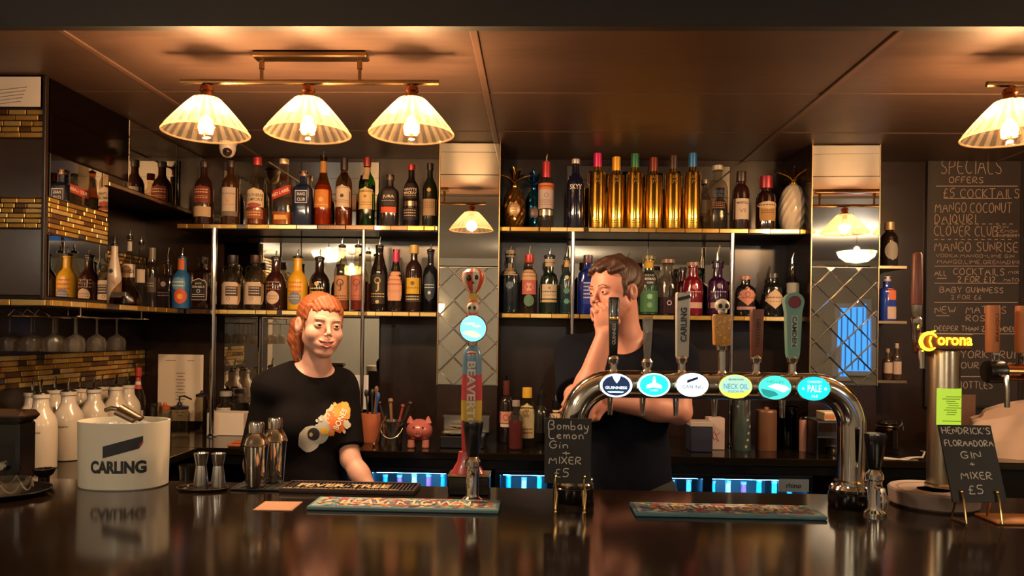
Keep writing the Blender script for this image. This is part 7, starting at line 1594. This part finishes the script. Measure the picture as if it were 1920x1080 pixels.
for k, (cx, cy, rx, ry, col) in enumerate(((612, 795, 18, 16, '#9aa0a0'), (625, 780, 17, 20, '#b8a88c'), (632, 790, 16, 26, '#c8642c'), (640, 772, 15, 18, '#d09040'), (608, 808, 8, 7, '#d0a030'), (622, 812, 6, 6, '#c87a34'), (648, 765, 8, 13, '#d0a848'), (601, 786, 3, 4, '#c8b8a0'), (594, 789, 2.4, 3, '#c8b8a0'), (645, 809, 3, 4, '#c0a880'), (628, 758, 3, 4, '#d0b070'), (650, 795, 7, 9, '#b8b0a0'))):
    blob('print_splash', cx, cy, rx, ry, col, .0016+.0003*k, rot=-.5, rough=.22, seed=k+10, n=16, rings=3)
p_ = []
an = -1.12; ux, uy = math.cos(an), math.sin(an)
vs, fs, asp = text2d('BONES', .02); k_ = 42/asp
bv = [(638+(x*k_)*ux-(-y*11)*uy, 786+(x*k_)*uy+(-y*11)*ux) for (x, y) in vs]
decal(ts, ts, 'lettering', disc_px(0, 0, 1, 1)[0] if False else bv, imat('#e8dcc8'), .0062, root, fs)

# ---------------- dark-haired person with a hand at the mouth
Y0 = 2.65
ear = P(1187, 549, Y0-.05); HO = Vector((ear.x-.057, Y0, ear.z+.004))
T, R = frame(HO, -.90, .07, -.04)
root = Vector((.318, 2.70, 0)); tf, tR = frame(root, -.16)
nb_ = tf(-.002, .012, 1.490)
hd = group(head_ops(T, R, False, False)+[('+', rcone(T(0, -.028, -.045), nb_, .056, .058), .014), ('+', rcone(nb_, tf(0, .0, 1.43), .058, .075), .03)])
tw = group(torso_ops(tf, tR, .165, 1.432, (1.30, .168, .110, .175), (1.10, .150, .100, .16), (.95, .165, .112, .14), False))
def world(px, py, Y): return P(px, py, Y)
shA, elA, wrA = tf(-.185, .0, 1.42), world(1086, 772, 2.475), world(1134, 627, 2.488)      # image left: forearm up to the mouth
shB, elB, wrB = tf(.190, .0, 1.415), world(1273, 772, 2.60), world(1140, 752, 2.515)       # image right: forearm across
hA = hand_ops(wrA, Vector((-.12, .22, 1)), Vector((.25, -1, .2)), 1, [[.9, 1.3, .7], [1.0, 1.35, .7], [1.1, 1.4, .7], [1.1, 1.4, .8]], 1.0, .8)
hB = hand_ops(wrB, Vector((-1, -.25, -.05)), Vector((.05, -1, .35)), -1, [[.35, .6, .4]]*4, 1.0, .5)
rr = (.052, .044, .043, .028)
aA = group(arm(shA, elA, wrA, rr)+hA); aB = group(arm(shB, elB, wrB, rr)+hB)
lm = legs(tf, .92, .09, 1.1)
body = union([tw, hd, aA, aB]+lm, .016)
mhair_m = mat('hair_brown', '#3d2318', .5, noise=.5, nscale=9, stretch=(30, 3, 8), rotz=.9, bump=.8, bscale=9)
pm = to_obj('person', surface(body, HH), [mskin_m, mat('lip_brown', '#a05a4e', .45), mhair_m], None, root, skin_pick(T, R, .022))
refine(pm, hd, T, R, root, skin_pick(T, R, .022)); pm.location = root; tag(pm, 'person with short brown hair and navy T-shirt holding a hand to the mouth', 'person')
eyes(T, R, pm, root, '#3a3028')
E = lambda c, r, q=None: ell(T(*c), r, R if q is None else R @ q); C_ = lambda a, b, r1, r2: rcone(T(*a), T(*b), r1, r2)
hair = [('+', E((0, -.022, .040), (.0820, .098, .088)), 0), ('-', E((0, .088, -.026), (.085, .085, .094)), .010), ('-', E((0, .01, -.082), (.1, .12, .058)), .012)]
for s_ in (-1, 1): hair += [('-', E((s_*.088, -.004, -.008), (.022, .026, .034)), .006), ('+', C_((s_*.070, .022, .03), (s_*.074, .018, -.012), .010, .005), .008)]
for (a, b, r1, r2) in (((.04, .030, .100), (.010, .078, .082), .020, .014), ((.01, .035, .108), (-.030, .080, .078), .020, .012), ((-.03, .03, .100), (-.058, .062, .066), .018, .010), ((.055, .02, .085), (.050, .066, .070), .016, .010), ((.02, -.01, .118), (-.02, .05, .104), .018, .014)):
    hair.append(('+', C_(a, b, r1, r2), .012))
hg = ripple(group(hair), .0010, 380, (R @ Vector((.9, .3, .3))), 3)
to_obj('hair', surface(hg, .0031), mhair_m, pm, root)
tee = union([Off(tw, .011), sleeve(shA, elA, .70, .072, .074), sleeve(shB, elB, .72, .072, .074)], .035)
tee = half(tee, (0, 0, -1), (0, 0, .78)); tee = half(tee, tR @ Vector((0, 0, 1)), tf(0, 0, 1.515))
tee = cut(tee, ell(tf(0, .045, 1.505), (.080, .105, .075), tR), .008)
tee = ripple(tee, .0028, 34, (.5, .2, 1.0), 5)
to_obj('t_shirt', surface(tee, .0058), mat('tee_navy', '#080b17', .9, spec=.15, noise=.2, nscale=30, bump=.2, bscale=400), pm, root)
tr = half(union([Off(g, .012) for g in lm]+[Off(half(tw, (0, 0, 1), (0, 0, .95)), .004)], .03), (0, 0, -1), (0, 0, .09))
to_obj('trousers', surface(tr, .008), mat('trouser_black', '#121114', .8), pm, root)
shoes(tf, .09, pm, root)

for o in bpy.data.objects:
    if o.parent is not None and o.name.split('.')[0] in ('print', 'chalk_rules', 'stars', 'folds'): o['kind'] = 'stuff'
